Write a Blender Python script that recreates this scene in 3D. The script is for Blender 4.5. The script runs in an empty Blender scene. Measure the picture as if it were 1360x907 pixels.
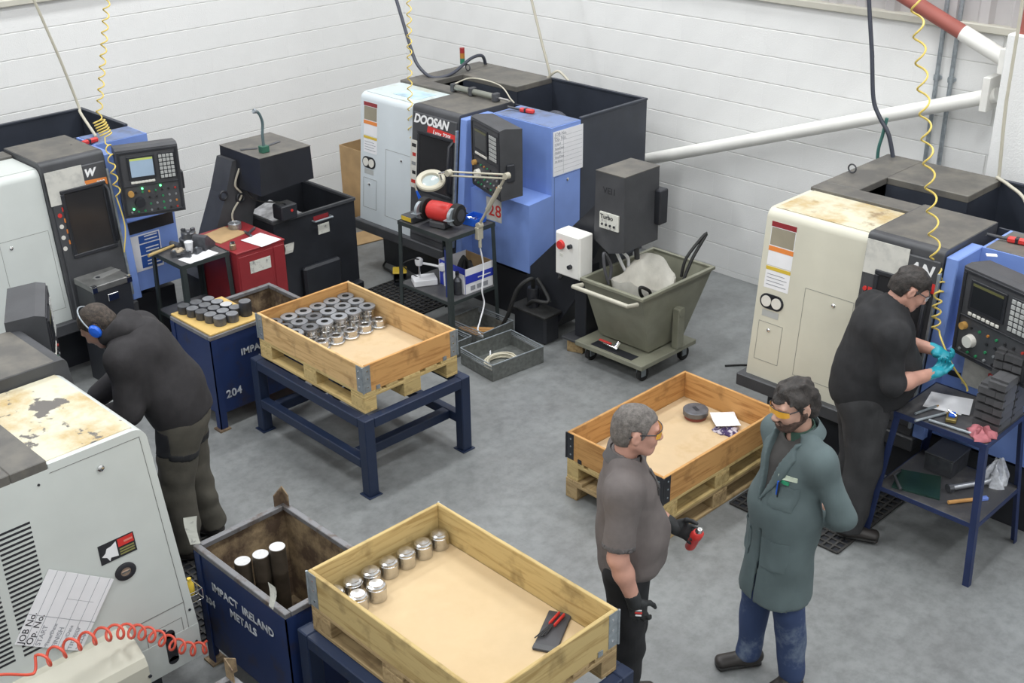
import bpy, math, random
import numpy as np
from mathutils import Vector, Matrix
random.seed(7)
R = math.radians
PI = math.pi
scn = bpy.context.scene
C = scn.collection

# ------------------------------------------------------------------ camera
CAM = (0.0, 0.0, 4.3787)
FPX, YAW, PITCH, ROLL = 1603.53, 0.7928, 0.4502, -0.0148
def cam_axes():
    f = Vector((math.cos(YAW)*math.cos(PITCH), math.sin(YAW)*math.cos(PITCH), -math.sin(PITCH)))
    r = Vector((math.sin(YAW), -math.cos(YAW), 0)); u = r.cross(f)
    r2 = math.cos(ROLL)*r + math.sin(ROLL)*u
    u2 = -math.sin(ROLL)*r + math.cos(ROLL)*u
    return r2, u2, f
_r, _u, _f = cam_axes()
cd = bpy.data.cameras.new('camera'); cam = bpy.data.objects.new('camera', cd); C.objects.link(cam)
cd.sensor_fit = 'HORIZONTAL'; cd.sensor_width = 36; cd.lens = FPX/1360*36
cd.clip_start = .05; cd.clip_end = 100
Mc = Matrix.Identity(4)
for i in range(3):
    Mc[i][0] = _r[i]; Mc[i][1] = _u[i]; Mc[i][2] = -_f[i]; Mc[i][3] = CAM[i]
cam.matrix_world = Mc
scn.camera = cam
def at(px, ax, val):
    """photo pixel -> point on the plane x|y|z = val"""
    d = _f + (px[0]-680)/FPX*_r + (453.5-px[1])/FPX*_u
    i = 'xyz'.index(ax); t = (val-CAM[i])/d[i]
    return Vector(CAM) + t*d

# ------------------------------------------------------------------ world, light, exposure
w = bpy.data.worlds.new('world'); scn.world = w; w.use_nodes = True
w.node_tree.nodes['Background'].inputs[0].default_value = (.9, .95, 1, 1)
w.node_tree.nodes['Background'].inputs[1].default_value = .3
scn.view_settings.view_transform = 'Standard'; scn.view_settings.look = 'None'
scn.view_settings.gamma = 1; scn.view_settings.use_curve_mapping = False
scn.view_settings.exposure = 0.70
LIGHT_W = 42
LAMPS = [(x, y) for x in (-1.0, 2.2, 5.4, 7.6) for y in (-1.2, 2.6, 6.0, 9.0)]
CEIL = 6.6
for (x, y) in LAMPS:
    ld = bpy.data.lights.new('lamp_light', 'AREA'); ld.shape = 'RECTANGLE'; ld.size = 1.2; ld.size_y = .5
    ld.energy = LIGHT_W; ld.color = (.965, .99, 1.0)
    lo = bpy.data.objects.new('lamp_light', ld); C.objects.link(lo); lo.location = (x, y, 6.02)

# ------------------------------------------------------------------ materials
MATS = {}
def nd(nt, t, **kw):
    n = nt.nodes.new(t)
    for k, v in kw.items(): setattr(n, k, v)
    return n
def mat(name, col, rough=.55, metal=0.0, var=.06, scale=6.0, bump=0.0, bscale=80.0, stretch=(1,1,1), emit=None, spec=.5, rnd=0.0, coat=0.0):
    if name in MATS: return MATS[name]
    m = bpy.data.materials.new(name); m.use_nodes = True; nt = m.node_tree; b = nt.nodes['Principled BSDF']
    b.inputs['Roughness'].default_value = rough; b.inputs['Metallic'].default_value = metal
    b.inputs['Specular IOR Level'].default_value = spec; b.inputs['Coat Weight'].default_value = coat
    tc = nd(nt, 'ShaderNodeTexCoord'); mp = nd(nt, 'ShaderNodeMapping'); mp.inputs['Scale'].default_value = stretch
    nt.links.new(tc.outputs['Object'], mp.inputs[0])
    nz = nd(nt, 'ShaderNodeTexNoise'); nz.inputs['Scale'].default_value = scale; nz.inputs['Detail'].default_value = 5
    nt.links.new(mp.outputs[0], nz.inputs['Vector'])
    rp = nd(nt, 'ShaderNodeValToRGB')
    lo = [max(0, c*(1-var*2)) for c in col]; hi = [min(1, c*(1+var)) for c in col]
    rp.color_ramp.elements[0].position = .3; rp.color_ramp.elements[1].position = .7
    rp.color_ramp.elements[0].color = (*lo, 1); rp.color_ramp.elements[1].color = (*hi, 1)
    nt.links.new(nz.outputs['Fac'], rp.inputs[0])
    out = rp.outputs[0]
    if rnd:
        oi = nd(nt, 'ShaderNodeObjectInfo'); hs = nd(nt, 'ShaderNodeHueSaturation')
        mr = nd(nt, 'ShaderNodeMapRange'); mr.inputs[3].default_value = 1-rnd; mr.inputs[4].default_value = 1+rnd
        nt.links.new(oi.outputs['Random'], mr.inputs[0]); nt.links.new(mr.outputs[0], hs.inputs['Value'])
        nt.links.new(out, hs.inputs['Color']); out = hs.outputs[0]
    nt.links.new(out, b.inputs['Base Color'])
    if bump:
        n2 = nd(nt, 'ShaderNodeTexNoise'); n2.inputs['Scale'].default_value = bscale; n2.inputs['Detail'].default_value = 3
        nt.links.new(mp.outputs[0], n2.inputs['Vector'])
        bp = nd(nt, 'ShaderNodeBump'); bp.inputs['Strength'].default_value = bump; bp.inputs['Distance'].default_value = .01
        nt.links.new(n2.outputs['Fac'], bp.inputs['Height']); nt.links.new(bp.outputs[0], b.inputs['Normal'])
    if emit:
        b.inputs['Emission Color'].default_value = (*emit[:3], 1); b.inputs['Emission Strength'].default_value = emit[3]
    MATS[name] = m
    return m
def stained(name, col, stain, scale, lo, hi, rough=.6, metal=0, stretch=(1,1,1), fine=0.0, bump=0.0):
    """paint or board with blotches of another colour that have a shape of their own"""
    if name in MATS: return MATS[name]
    m = mat(name, col, rough, metal, .04, 5, bump, 40, stretch); nt = m.node_tree; b = nt.nodes['Principled BSDF']
    src = b.inputs['Base Color'].links[0].from_socket
    tc = nd(nt, 'ShaderNodeTexCoord'); mp = nd(nt, 'ShaderNodeMapping'); mp.inputs['Scale'].default_value = stretch
    nt.links.new(tc.outputs['Object'], mp.inputs[0])
    n = nd(nt, 'ShaderNodeTexNoise'); n.inputs['Scale'].default_value = scale; n.inputs['Detail'].default_value = 7; n.inputs['Roughness'].default_value = .65
    nt.links.new(mp.outputs[0], n.inputs['Vector'])
    rp = nd(nt, 'ShaderNodeValToRGB'); rp.color_ramp.elements[0].position = lo; rp.color_ramp.elements[1].position = hi
    nt.links.new(n.outputs['Fac'], rp.inputs[0])
    mx = nd(nt, 'ShaderNodeMix', data_type='RGBA')
    nt.links.new(rp.outputs[0], mx.inputs['Factor']); nt.links.new(src, mx.inputs['A']); mx.inputs['B'].default_value = (*stain, 1)
    nt.links.new(mx.outputs['Result'], b.inputs['Base Color'])
    return m
def wood(name, col, dark, axis=0, rough=.75):
    if name in MATS: return MATS[name]
    st = [14, 14, 14]; st[axis] = 1.1
    m = bpy.data.materials.new(name); m.use_nodes = True; nt = m.node_tree; b = nt.nodes['Principled BSDF']
    b.inputs['Roughness'].default_value = rough; b.inputs['Specular IOR Level'].default_value = .25
    tc = nd(nt, 'ShaderNodeTexCoord'); oi = nd(nt, 'ShaderNodeObjectInfo')
    mp = nd(nt, 'ShaderNodeMapping'); mp.inputs['Scale'].default_value = st
    nt.links.new(tc.outputs['Object'], mp.inputs[0]); nt.links.new(oi.outputs['Random'], mp.inputs['Location'])
    n = nd(nt, 'ShaderNodeTexNoise'); n.inputs['Scale'].default_value = 3; n.inputs['Detail'].default_value = 6
    n.inputs['Distortion'].default_value = .6
    nt.links.new(mp.outputs[0], n.inputs['Vector'])
    rp = nd(nt, 'ShaderNodeValToRGB'); e = rp.color_ramp.elements
    e[0].position = .3; e[0].color = (*dark, 1); e[1].position = .52; e[1].color = (*col, 1)
    nt.links.new(n.outputs['Fac'], rp.inputs[0])
    # grey handling marks
    n2 = nd(nt, 'ShaderNodeTexNoise'); n2.inputs['Scale'].default_value = 9; n2.inputs['Detail'].default_value = 6
    nt.links.new(tc.outputs['Object'], n2.inputs['Vector'])
    r2 = nd(nt, 'ShaderNodeValToRGB'); r2.color_ramp.elements[0].position = .56; r2.color_ramp.elements[1].position = .74
    r2.color_ramp.elements[1].color = (.6, .6, .6, 1)
    nt.links.new(n2.outputs['Fac'], r2.inputs[0])
    mx = nd(nt, 'ShaderNodeMix', data_type='RGBA'); nt.links.new(r2.outputs[0], mx.inputs['Factor'])
    nt.links.new(rp.outputs[0], mx.inputs['A']); mx.inputs['B'].default_value = (dark[0]*.45, dark[1]*.45, dark[2]*.5, 1)
    hs = nd(nt, 'ShaderNodeHueSaturation'); mr = nd(nt, 'ShaderNodeMapRange'); mr.inputs[3].default_value = .84; mr.inputs[4].default_value = 1.12
    nt.links.new(oi.outputs['Random'], mr.inputs[0]); nt.links.new(mr.outputs[0], hs.inputs['Value'])
    nt.links.new(mx.outputs['Result'], hs.inputs['Color'])
    nt.links.new(hs.outputs[0], b.inputs['Base Color'])
    bp = nd(nt, 'ShaderNodeBump'); bp.inputs['Strength'].default_value = .25; bp.inputs['Distance'].default_value = .004
    nt.links.new(n.outputs['Fac'], bp.inputs['Height']); nt.links.new(bp.outputs[0], b.inputs['Normal'])
    MATS[name] = m
    return m
def glass(name, col, alpha=.35, rough=.05):
    if name in MATS: return MATS[name]
    m = bpy.data.materials.new(name); m.use_nodes = True; nt = m.node_tree
    b = nt.nodes['Principled BSDF']; b.inputs['Base Color'].default_value = (*col, 1)
    b.inputs['Roughness'].default_value = rough; b.inputs['Alpha'].default_value = alpha
    MATS[name] = m
    return m

# ------------------------------------------------------------------ mesh building
class MB:
    def __init__(s): s.v = []; s.f = []
    def add(s, vs, fs, M=None):
        o = len(s.v)
        if M is not None: vs = [tuple(M @ Vector(p)) for p in vs]
        s.v += [tuple(p) for p in vs]; s.f += [tuple(i+o for i in f) for f in fs]
        return s
    def box(s, a, b, ch=0.0, M=None):
        x0, y0, z0 = a; x1, y1, z1 = b
        if x1 < x0: x0, x1 = x1, x0
        if y1 < y0: y0, y1 = y1, y0
        if z1 < z0: z0, z1 = z1, z0
        if ch <= 0:
            vs = [(x0,y0,z0),(x1,y0,z0),(x1,y1,z0),(x0,y1,z0),(x0,y0,z1),(x1,y0,z1),(x1,y1,z1),(x0,y1,z1)]
            return s.add(vs, [(3,2,1,0),(4,5,6,7),(0,1,5,4),(1,2,6,5),(2,3,7,6),(3,0,4,7)], M)
        ch = min(ch, (x1-x0)*.45, (y1-y0)*.45, (z1-z0)*.45)
        vs = []; idx = {}
        for sx in (0,1):
            for sy in (0,1):
                for sz in (0,1):
                    X = (x0, x1)[sx]; Y = (y0, y1)[sy]; Z = (z0, z1)[sz]
                    dx = ch*(1-2*sx); dy = ch*(1-2*sy); dz = ch*(1-2*sz)
                    for ax, p in enumerate(((X, Y+dy, Z+dz), (X+dx, Y, Z+dz), (X+dx, Y+dy, Z))):
                        idx[sx,sy,sz,ax] = len(vs); vs.append(p)
        cen = Vector(((x0+x1)/2, (y0+y1)/2, (z0+z1)/2)); fs = []
        def F(*k):
            q = [idx[i] for i in k]; P = [Vector(vs[i]) for i in q]
            n = (P[1]-P[0]).cross(P[2]-P[0]); c = sum(P, Vector())/len(P)
            fs.append(tuple(q) if n.dot(c-cen) > 0 else tuple(reversed(q)))
        for t in (0,1):
            F((t,0,0,0),(t,1,0,0),(t,1,1,0),(t,0,1,0)); F((0,t,0,1),(1,t,0,1),(1,t,1,1),(0,t,1,1)); F((0,0,t,2),(1,0,t,2),(1,1,t,2),(0,1,t,2))
        for p in (0,1):
            for q in (0,1):
                F((0,p,q,1),(1,p,q,1),(1,p,q,2),(0,p,q,2)); F((p,0,q,0),(p,1,q,0),(p,1,q,2),(p,0,q,2)); F((p,q,0,0),(p,q,1,0),(p,q,1,1),(p,q,0,1))
        for sx in (0,1):
            for sy in (0,1):
                for sz in (0,1): F((sx,sy,sz,0),(sx,sy,sz,1),(sx,sy,sz,2))
        return s.add(vs, fs, M)
    def cyl(s, p0, p1, r0, r1=None, n=16, caps=True, M=None):
        r1 = r0 if r1 is None else r1
        p0 = Vector(p0); p1 = Vector(p1); d = (p1-p0).normalized()
        a = d.orthogonal().normalized(); b = d.cross(a)
        vs = []; fs = []
        for p, r in ((p0, r0), (p1, r1)):
            for i in range(n):
                t = 2*PI*i/n; vs.append(p+a*(r*math.cos(t))+b*(r*math.sin(t)))
        for i in range(n): j = (i+1) % n; fs.append((i, j, n+j, n+i))
        if caps: fs += [tuple(reversed(range(n))), tuple(range(n, 2*n))]
        return s.add(vs, fs, M)
    def lathe(s, prof, n=24, cen=(0,0,0), M=None):
        """profile of (r, z) from bottom outside to top; closed where r = 0"""
        vs = []; fs = []; k = len(prof)
        for i in range(n):
            t = 2*PI*i/n
            for (r, z) in prof: vs.append((cen[0]+r*math.cos(t), cen[1]+r*math.sin(t), cen[2]+z))
        for i in range(n):
            j = (i+1) % n
            for q in range(k-1):
                r0, r1 = prof[q][0], prof[q+1][0]
                if r0 < 1e-6 and r1 < 1e-6: continue
                if r0 < 1e-6: fs.append((i*k+q, j*k+q+1, i*k+q+1))
                elif r1 < 1e-6: fs.append((i*k+q, j*k+q, i*k+q+1))
                else: fs.append((i*k+q, j*k+q, j*k+q+1, i*k+q+1))
        return s.add(vs, fs, M)
    def prism(s, poly, a, b, plane='xz', M=None):
        """polygon in a plane, extruded from a to b along the third axis"""
        n = len(poly); vs = []
        for t in (a, b):
            for (p, q) in poly:
                vs.append({'xz': (p, t, q), 'yz': (t, p, q), 'xy': (p, q, t)}[plane])
        ar = sum(poly[i][0]*poly[(i+1) % n][1]-poly[(i+1) % n][0]*poly[i][1] for i in range(n))
        flip = (ar > 0) ^ (b < a)
        if plane == 'xz': flip = not flip
        fs = [tuple(range(n)), tuple(reversed(range(n, 2*n)))] + [(i, n+i, n+(i+1) % n, (i+1) % n) for i in range(n)]
        if not flip: fs = [tuple(reversed(f)) for f in fs]
        return s.add(vs, fs, M)
    def tube(s, path, r, n=8, M=None):
        P = [Vector(p) for p in path]; vs = []; fs = []
        up = None
        for i, p in enumerate(P):
            d = (P[min(i+1, len(P)-1)]-P[max(i-1, 0)]).normalized()
            if up is None: up = d.orthogonal().normalized()
            up = (up-d*up.dot(d)).normalized(); b = d.cross(up)
            rr = r[i] if isinstance(r, (list, tuple)) else r
            for k in range(n):
                t = 2*PI*k/n; vs.append(p+up*(rr*math.cos(t))+b*(rr*math.sin(t)))
        for i in range(len(P)-1):
            for k in range(n):
                j = (k+1) % n; fs.append((i*n+k, i*n+j, (i+1)*n+j, (i+1)*n+k))
        fs += [tuple(reversed(range(n))), tuple(range((len(P)-1)*n, len(P)*n))]
        return s.add(vs, fs, M)
    def mesh(s, name, m=None, smooth=None):
        me = bpy.data.meshes.new(name); me.from_pydata(s.v, [], s.f); me.update()
        if m is not None: me.materials.append(m)
        if smooth is not None:
            me.polygons.foreach_set('use_smooth', [True]*len(me.polygons)); me.set_sharp_from_angle(angle=R(smooth))
        return me
    def build(s, name, m=None, parent=None, smooth=None, kind=None, label=None, loc=None, rz=0):
        o = bpy.data.objects.new(name, s.mesh(name, m, smooth)); C.objects.link(o)
        if parent is not None: o.parent = parent
        if kind: o['kind'] = kind
        if label: o['label'] = label
        if loc is not None: o.location = loc
        if rz: o.rotation_euler.z = rz
        return o
def B(a, b, ch=0.0): return MB().box(a, b, ch)
def CY(p0, p1, r0, r1=None, n=16): return MB().cyl(p0, p1, r0, r1, n)
def thing(name, label, cat, loc=(0,0,0), rz=0.0, group=None):
    o = bpy.data.objects.new(name, None); C.objects.link(o); o.empty_display_size = .1
    o.location = loc; o.rotation_euler = (0, 0, rz); o['label'] = label; o['category'] = cat
    if group: o['group'] = group
    return o
def tag(o, label, cat, group=None):
    o['label'] = label; o['category'] = cat
    if group: o['group'] = group
    return o
def struct(o): o['kind'] = 'structure'; return o
def copy_tree(o, parent=None):
    c = o.copy(); C.objects.link(c)
    if parent is not None: c.parent = parent
    for ch in o.children: copy_tree(ch, c)
    return c
def frame(o, x, z):
    """matrix with origin o, local X along x, local Z along z, local Y = z cross x"""
    x = Vector(x).normalized(); z = Vector(z).normalized(); y = z.cross(x)
    M = Matrix.Identity(4)
    for i in range(3): M[i][0] = x[i]; M[i][1] = y[i]; M[i][2] = z[i]; M[i][3] = o[i]
    return M
def text(body, size, m, parent, org, right, up, name='lettering', shear=0.0, bold=0.0, align='LEFT', spacing=1.0, hscale=1.0):
    cu = bpy.data.curves.new('t', 'FONT'); cu.body = body; cu.size = size; cu.shear = shear; cu.extrude = .0006
    cu.offset = bold; cu.align_x = align; cu.space_character = spacing; cu.resolution_u = 3
    t = bpy.data.objects.new('t', cu); me = bpy.data.meshes.new_from_object(t)
    bpy.data.objects.remove(t); bpy.data.curves.remove(cu)
    right = Vector(right).normalized(); n = right.cross(Vector(up)).normalized()
    M = frame(org, right, n) @ Matrix.Diagonal((hscale, 1, 1, 1))
    me.transform(M); me.name = name
    me.materials.clear(); me.materials.append(m)
    o = bpy.data.objects.new(name, me); C.objects.link(o); o.parent = parent
    return o
def rot_box(mb, cen, size, rz=0, ch=0.0, rx=0, ry=0):
    M = Matrix.Translation(cen) @ Matrix.Rotation(rz, 4, 'Z') @ Matrix.Rotation(ry, 4, 'Y') @ Matrix.Rotation(rx, 4, 'X')
    h = [q/2 for q in size]
    return mb.box((-h[0], -h[1], -h[2]), (h[0], h[1], h[2]), ch, M)
def smooth_path(pts, n=8):
    P = [Vector(p) for p in pts]; out = []
    for i in range(len(P)-1):
        p0 = P[max(i-1, 0)]; p1 = P[i]; p2 = P[i+1]; p3 = P[min(i+2, len(P)-1)]
        for k in range(n):
            t = k/n
            out.append(.5*((2*p1)+(p2-p0)*t+(2*p0-5*p1+4*p2-p3)*t*t+(3*p1-p0-3*p2+p3)*t**3))
    out.append(P[-1])
    return out
def coil(path, r, turns, pitch_n=12, flat=1.0):
    """points of a helix of radius r wound about a path"""
    P = smooth_path(path, 10); n = int(turns*pitch_n); out = []; up = None
    L = [0]
    for i in range(1, len(P)): L.append(L[-1]+(P[i]-P[i-1]).length)
    for k in range(n+1):
        s = L[-1]*k/n; i = 0
        while i < len(P)-2 and L[i+1] < s: i += 1
        t = (s-L[i])/max(1e-6, L[i+1]-L[i]); p = P[i].lerp(P[i+1], t); d = (P[i+1]-P[i]).normalized()
        if up is None: up = d.orthogonal().normalized()
        up = (up-d*up.dot(d)).normalized(); b = d.cross(up); a = 2*PI*k/pitch_n
        rr = r(k/n) if callable(r) else r
        out.append(p+up*(rr*math.cos(a))+b*(rr*math.sin(a)*flat))
    return out

# palette
m_black   = mat('black_paint', (.022, .024, .03), .45, var=.15, scale=4)
m_dgrey   = mat('dark_grey_paint', (.06, .062, .068), .5, var=.12, scale=5, bump=.05)
m_hood    = stained('hood_grey', (.105, .10, .092), (.19, .175, .145), 5, .42, .8, rough=.5)
m_navy    = mat('slate_enamel', (.034, .04, .056), .45, var=.12, scale=4)
m_cream   = mat('cream_enamel', (.58, .61, .585), .38, var=.03, scale=3)
m_cream_y = mat('aged_cream_enamel', (.60, .58, .48), .4, var=.04, scale=3)
m_white_b = mat('cool_white_enamel', (.60, .65, .68), .36, var=.03, scale=3)
m_blue    = mat('periwinkle_enamel', (.20, .31, .68), .4, var=.04, scale=4)
m_standbl = stained('stand_blue', (.010, .021, .056), (.05, .05, .06), 9, .6, .8, rough=.5)
m_binbl   = stained('bin_blue', (.010, .026, .10), (.03, .022, .02), 6, .55, .75, rough=.5)
m_rust    = stained('rusty_steel', (.10, .065, .042), (.34, .25, .145), 7, .42, .64, rough=.8, bump=.2)
m_rim     = stained('worn_rim_steel', (.20, .20, .21), (.10, .07, .05), 12, .5, .7, rough=.5, metal=.3)
m_steel   = mat('machined_steel', (.60, .60, .60), .26, 1.0, var=.08, scale=30)
m_dsteel  = mat('blackened_steel', (.12, .125, .14), .42, .6, var=.15, scale=20, rnd=.35)
m_msteel  = mat('ground_grey_steel', (.30, .31, .33), .35, .7, var=.1, scale=25, rnd=.45)
m_galv    = mat('galvanised', (.36, .40, .43), .45, .6, var=.12, scale=30)
m_chrome  = mat('chrome', (.8, .8, .8), .15, 1.0, var=.02)
m_rubber  = mat('black_rubber', (.018, .018, .018), .7, var=.2, scale=20)
m_paper   = mat('white_paper', (.80, .80, .82), .8, var=.02, scale=9)
m_ink     = mat('black_print', (.02, .02, .025), .7, var=.05)
m_inkg    = mat('grey_print', (.30, .31, .34), .7, var=.05)
m_red     = mat('red_enamel', (.27, .024, .030), .4, var=.06, scale=6)
m_redp    = mat('red_plastic', (.62, .04, .035), .4, var=.05)
m_orange  = mat('orange_print', (.75, .24, .05), .5, var=.04)
m_yellow  = mat('yellow_paint', (.68, .48, .05), .5, var=.05)
m_yhose   = mat('yellow_hose', (.72, .55, .13), .4, var=.05)
m_rhose   = mat('red_hose', (.70, .10, .06), .38, var=.05)
m_cable   = mat('dark_cable', (.05, .055, .075), .5, var=.08)
m_tubew   = mat('ivory_tube', (.52, .49, .40), .5, var=.06)
m_bluep   = mat('bright_blue_plastic', (.02, .12, .62), .35, var=.05)
m_olive   = mat('olive_grey_paint', (.23, .23, .175), .45, var=.08, scale=7)
m_card    = mat('cardboard', (.45, .30, .15), .8, var=.08, scale=7)
m_screen  = mat('dark_screen', (.02, .022, .025), .15, var=.05)
m_green   = mat('green_led', (.1, .9, .2), .4, emit=(.1, 1, .25, 3))
# ------------------------------------------------------------------ room
XB, YA, ZT, CR = 8.7427, 10.4964, 2.5285, .225
X0, Y0 = -3.0, -3.0
m_floor = stained('painted_concrete_floor', (.235, .245, .245), (.185, .19, .19), 1.6, .42, .72, rough=.42)
def floor_detail():
    nt = m_floor.node_tree; b = nt.nodes['Principled BSDF']
    src = b.inputs['Base Color'].links[0].from_socket
    tc = nd(nt, 'ShaderNodeTexCoord'); n = nd(nt, 'ShaderNodeTexNoise'); n.inputs['Scale'].default_value = 11; n.inputs['Detail'].default_value = 10; n.inputs['Roughness'].default_value = .75
    nt.links.new(tc.outputs['Object'], n.inputs['Vector'])
    rp = nd(nt, 'ShaderNodeValToRGB'); rp.color_ramp.elements[0].position = .38; rp.color_ramp.elements[0].color = (.62, .62, .62, 1); rp.color_ramp.elements[1].position = .58
    nt.links.new(n.outputs['Fac'], rp.inputs[0])
    mx = nd(nt, 'ShaderNodeMix', data_type='RGBA', blend_type='MULTIPLY'); mx.inputs['Factor'].default_value = .6
    nt.links.new(src, mx.inputs['A']); nt.links.new(rp.outputs[0], mx.inputs['B']); nt.links.new(mx.outputs['Result'], b.inputs['Base Color'])
    r2 = nd(nt, 'ShaderNodeMapRange'); r2.inputs[3].default_value = .28; r2.inputs[4].default_value = .58
    nt.links.new(n.outputs['Fac'], r2.inputs[0]); nt.links.new(r2.outputs[0], b.inputs['Roughness'])
floor_detail()
m_wall  = mat('white_masonry_paint', (.80, .80, .79), .75, var=.015, scale=3, bump=.25, bscale=90, rnd=.005)
m_joint = mat('white_joint_paint', (.74, .74, .72), .8, var=.02, scale=8)
m_clad  = mat('grey_cladding', (.50, .48, .48), .5, var=.02)
m_ledge = mat('beige_flashing', (.55, .53, .46), .55, var=.03)
m_ceil  = mat('pale_ceiling', (.78, .78, .78), .8, var=.01)
m_redox = mat('red_oxide', (.34, .10, .08), .55, var=.06)
m_pipew = mat('white_pipe_paint', (.82, .81, .77), .45, var=.03)

fl = struct(B((X0, Y0, -.1), (XB+.2, YA+.2, 0)).build('floor', m_floor)); fl['label'] = 'grey painted concrete workshop floor'
struct(B((X0-.2, Y0-.2, CEIL), (XB+.2, YA+.2, CEIL+.1)).build('ceiling', m_ceil))
struct(B((X0-.2, Y0-.2, 0), (X0, YA+.2, CEIL)).build('wall_rear', m_wall))
struct(B((X0, Y0-.2, 0), (XB, Y0, CEIL)).build('wall_near', m_wall))
wl = struct(B((X0, YA+.006, 0), (XB+.2, YA+.2, ZT)).build('wall_left', m_joint)); wl['label'] = 'white painted block wall'
wr = struct(B((XB+.006, Y0, 0), (XB+.2, YA+.006, ZT)).build('wall_right', m_joint)); wr['label'] = 'white painted block wall'
# blocks laid in running bond, each its own object on one shared mesh
_pf = [(0, -.1065), (.0025, -.1088), (.05, -.1088), (.05, .1088), (.0025, .1088), (0, .1065)]
_bl = MB().prism(_pf, -.2248, .2248, 'yz').mesh('block', m_wall)
_br = MB().prism(_pf, -.2248, .2248, 'xz').mesh('block', m_wall)
def block(me, loc, par, sx=1, sy=1):
    o = bpy.data.objects.new('block', me); C.objects.link(o); o.parent = par; o.location = loc; o.scale = (sx, sy, 1)
for k in range(11):
    z = ZT-CR*(k+.5); off = .225*(k % 2)
    for i in range(13):
        x = XB-.225-off-.45*i
        if k < 5 or x > 4.2: block(_bl, (x, YA, z), wl)
    if off: block(_bl, (XB-.1125, YA, z), wl, sx=.5)
    for i in range(16):
        y = YA-.225-off-.45*i
        if y-.2 > 3.5: block(_br, (XB, y, z), wr)
    if off: block(_br, (XB, YA-.1125, z), wr, sy=.5)
# plain remainder of the block walls (behind machines and out of view)
rest = MB()
rest.box((X0, YA, 0), (4.1 if False else 2.6, YA+.05, ZT)); rest.box((2.6, YA, 0), (XB, YA+.05, ZT-11*CR-.004))
rest.build('plain_blockwork', m_wall, wl)
rest = MB(); rest.box((XB, Y0, 0), (XB+.05, 3.3, ZT)); rest.box((XB, 3.3, 0), (XB+.05, YA, ZT-11*CR-.004)); rest.build('plain_blockwork', m_wall, wr)
# flashing ledge and profiled cladding above the blockwork
struct(MB().box((X0, YA-.05, ZT), (XB, YA+.2, ZT+.06), .008).build('trim_1', m_ledge))
struct(MB().box((XB-.05, Y0, ZT), (XB+.2, YA-.05, ZT+.06), .008).build('trim_2', m_ledge))
def clad(name, along, a, b, pos, sgn):
    mb = MB(); poly = []; t = a; h = .035
    while t < b:
        for dt, d in ((0, 0), (.10, 0), (.13, h), (.20, h), (.23, 0)):
            if t+dt < b: poly.append((t+dt, d))
        t += .25
    vs = []; fs = []
    for (t, d) in poly:
        for z in (ZT+.06, CEIL): vs.append((t, pos-d, z) if along == 'x' else (pos-d, t, z))
    for i in range(len(poly)-1):
        q = (2*i, 2*i+2, 2*i+3, 2*i+1); fs.append(q if along == 'x' else tuple(reversed(q)))
    mb.add(vs, fs)
    if along == 'x': mb.box((a, pos+.01, ZT+.06), (b, pos+.15, CEIL))
    else: mb.box((pos+.01, a, ZT+.06), (pos+.15, b, CEIL))
    return struct(mb.build(name, m_clad))
clad('wall_left_cladding', 'x', X0, XB, YA+.02, 1); clad('wall_right_cladding', 'y', Y0, YA, XB+.02, 1)
# steel column with casing at the right-hand wall
cl = struct(MB().box((8.36, 3.06, 0), (XB+.005, 3.565, 2.62), .01).build('trim_3', m_wall)); cl['label'] = 'white boxed casing of a steel column'
struct(MB().box((8.40, 3.10, 2.62), (8.43, 3.50, CEIL)).box((8.70, 3.10, 2.62), (8.73, 3.50, CEIL)).box((8.43, 3.28, 2.62), (8.70, 3.32, CEIL)).build('trim_4', m_redox))
# diagonal tube braces with end plates
def brace(p, q, r, m, label):
    t = thing('wall_brace', label, 'pipe', p)
    d = Vector(q)-Vector(p)
    CY((0,0,0), d, r, n=20).build('tube', m, t, smooth=40)
    return t
t = brace((8.58, 9.25, .12), (8.58, 3.66, 2.135), .055, m_pipew, 'long white diagonal brace pipe sloping along the block wall')
d = Vector((0, 3.66-9.25, 2.135-.12))
MB().box((-.09, d.y+.03, d.z-.12), (.09, d.y+.085, d.z+.13), .004).build('end_plate', m_pipew, t)
MB().box((-.09, -.05, -.12), (.09, .15, 0), .004).build('base_plate', m_pipew, t)
t = brace((8.56, 3.64, 2.40), (8.56, 10.3, 2.40+1.22*(10.3-3.64)/2.96), .055, m_redox, 'red oxide and white brace pipe falling to the column')
MB().cyl((0, -.02, -.008), Vector((0, 2.96, 1.22))*.115, .0585, n=20).build('white_sleeve', m_pipew, t, smooth=40)
MB().box((-.06, -.06, -.10), (.06, .02, .08), .004).build('end_plate', m_pipew, t)
# conduits clipped to the wall
for (y, lab) in ((4.205, 'grey vertical conduit clipped to the wall, farther from the column'), (4.09, 'grey vertical conduit clipped to the wall, nearer the column')):
    t = thing('conduit', lab, 'conduit', (XB-.028, y, 0), group='wall conduits')
    CY((0,0,.0), (0,0,CEIL-.001), .017, n=10).build('tube', m_galv, t, smooth=40)
    for z in (1.2, 2.15):
        MB().cyl((0,0,z-.02), (0,0,z+.02), .024, n=10).box((.0, -.03, z-.012), (.03, .03, z+.012), .003).build('clip', m_galv, t)
# light fittings that carry the lamps
for i, (x, y) in enumerate(LAMPS):
    t = thing('ceiling_lamp', 'white box lamp hung from the ceiling on two rods', 'lamp', (x, y, 6.04), group='ceiling lamps')
    MB().box((-.64, -.28, 0), (.64, .28, .10), .02).build('housing', m_ceil, t)
    for s in (-.45, .45): CY((s, 0, .1), (s, 0, CEIL-6.04+.01), .008, n=8).build('rod', m_galv, t)
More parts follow.
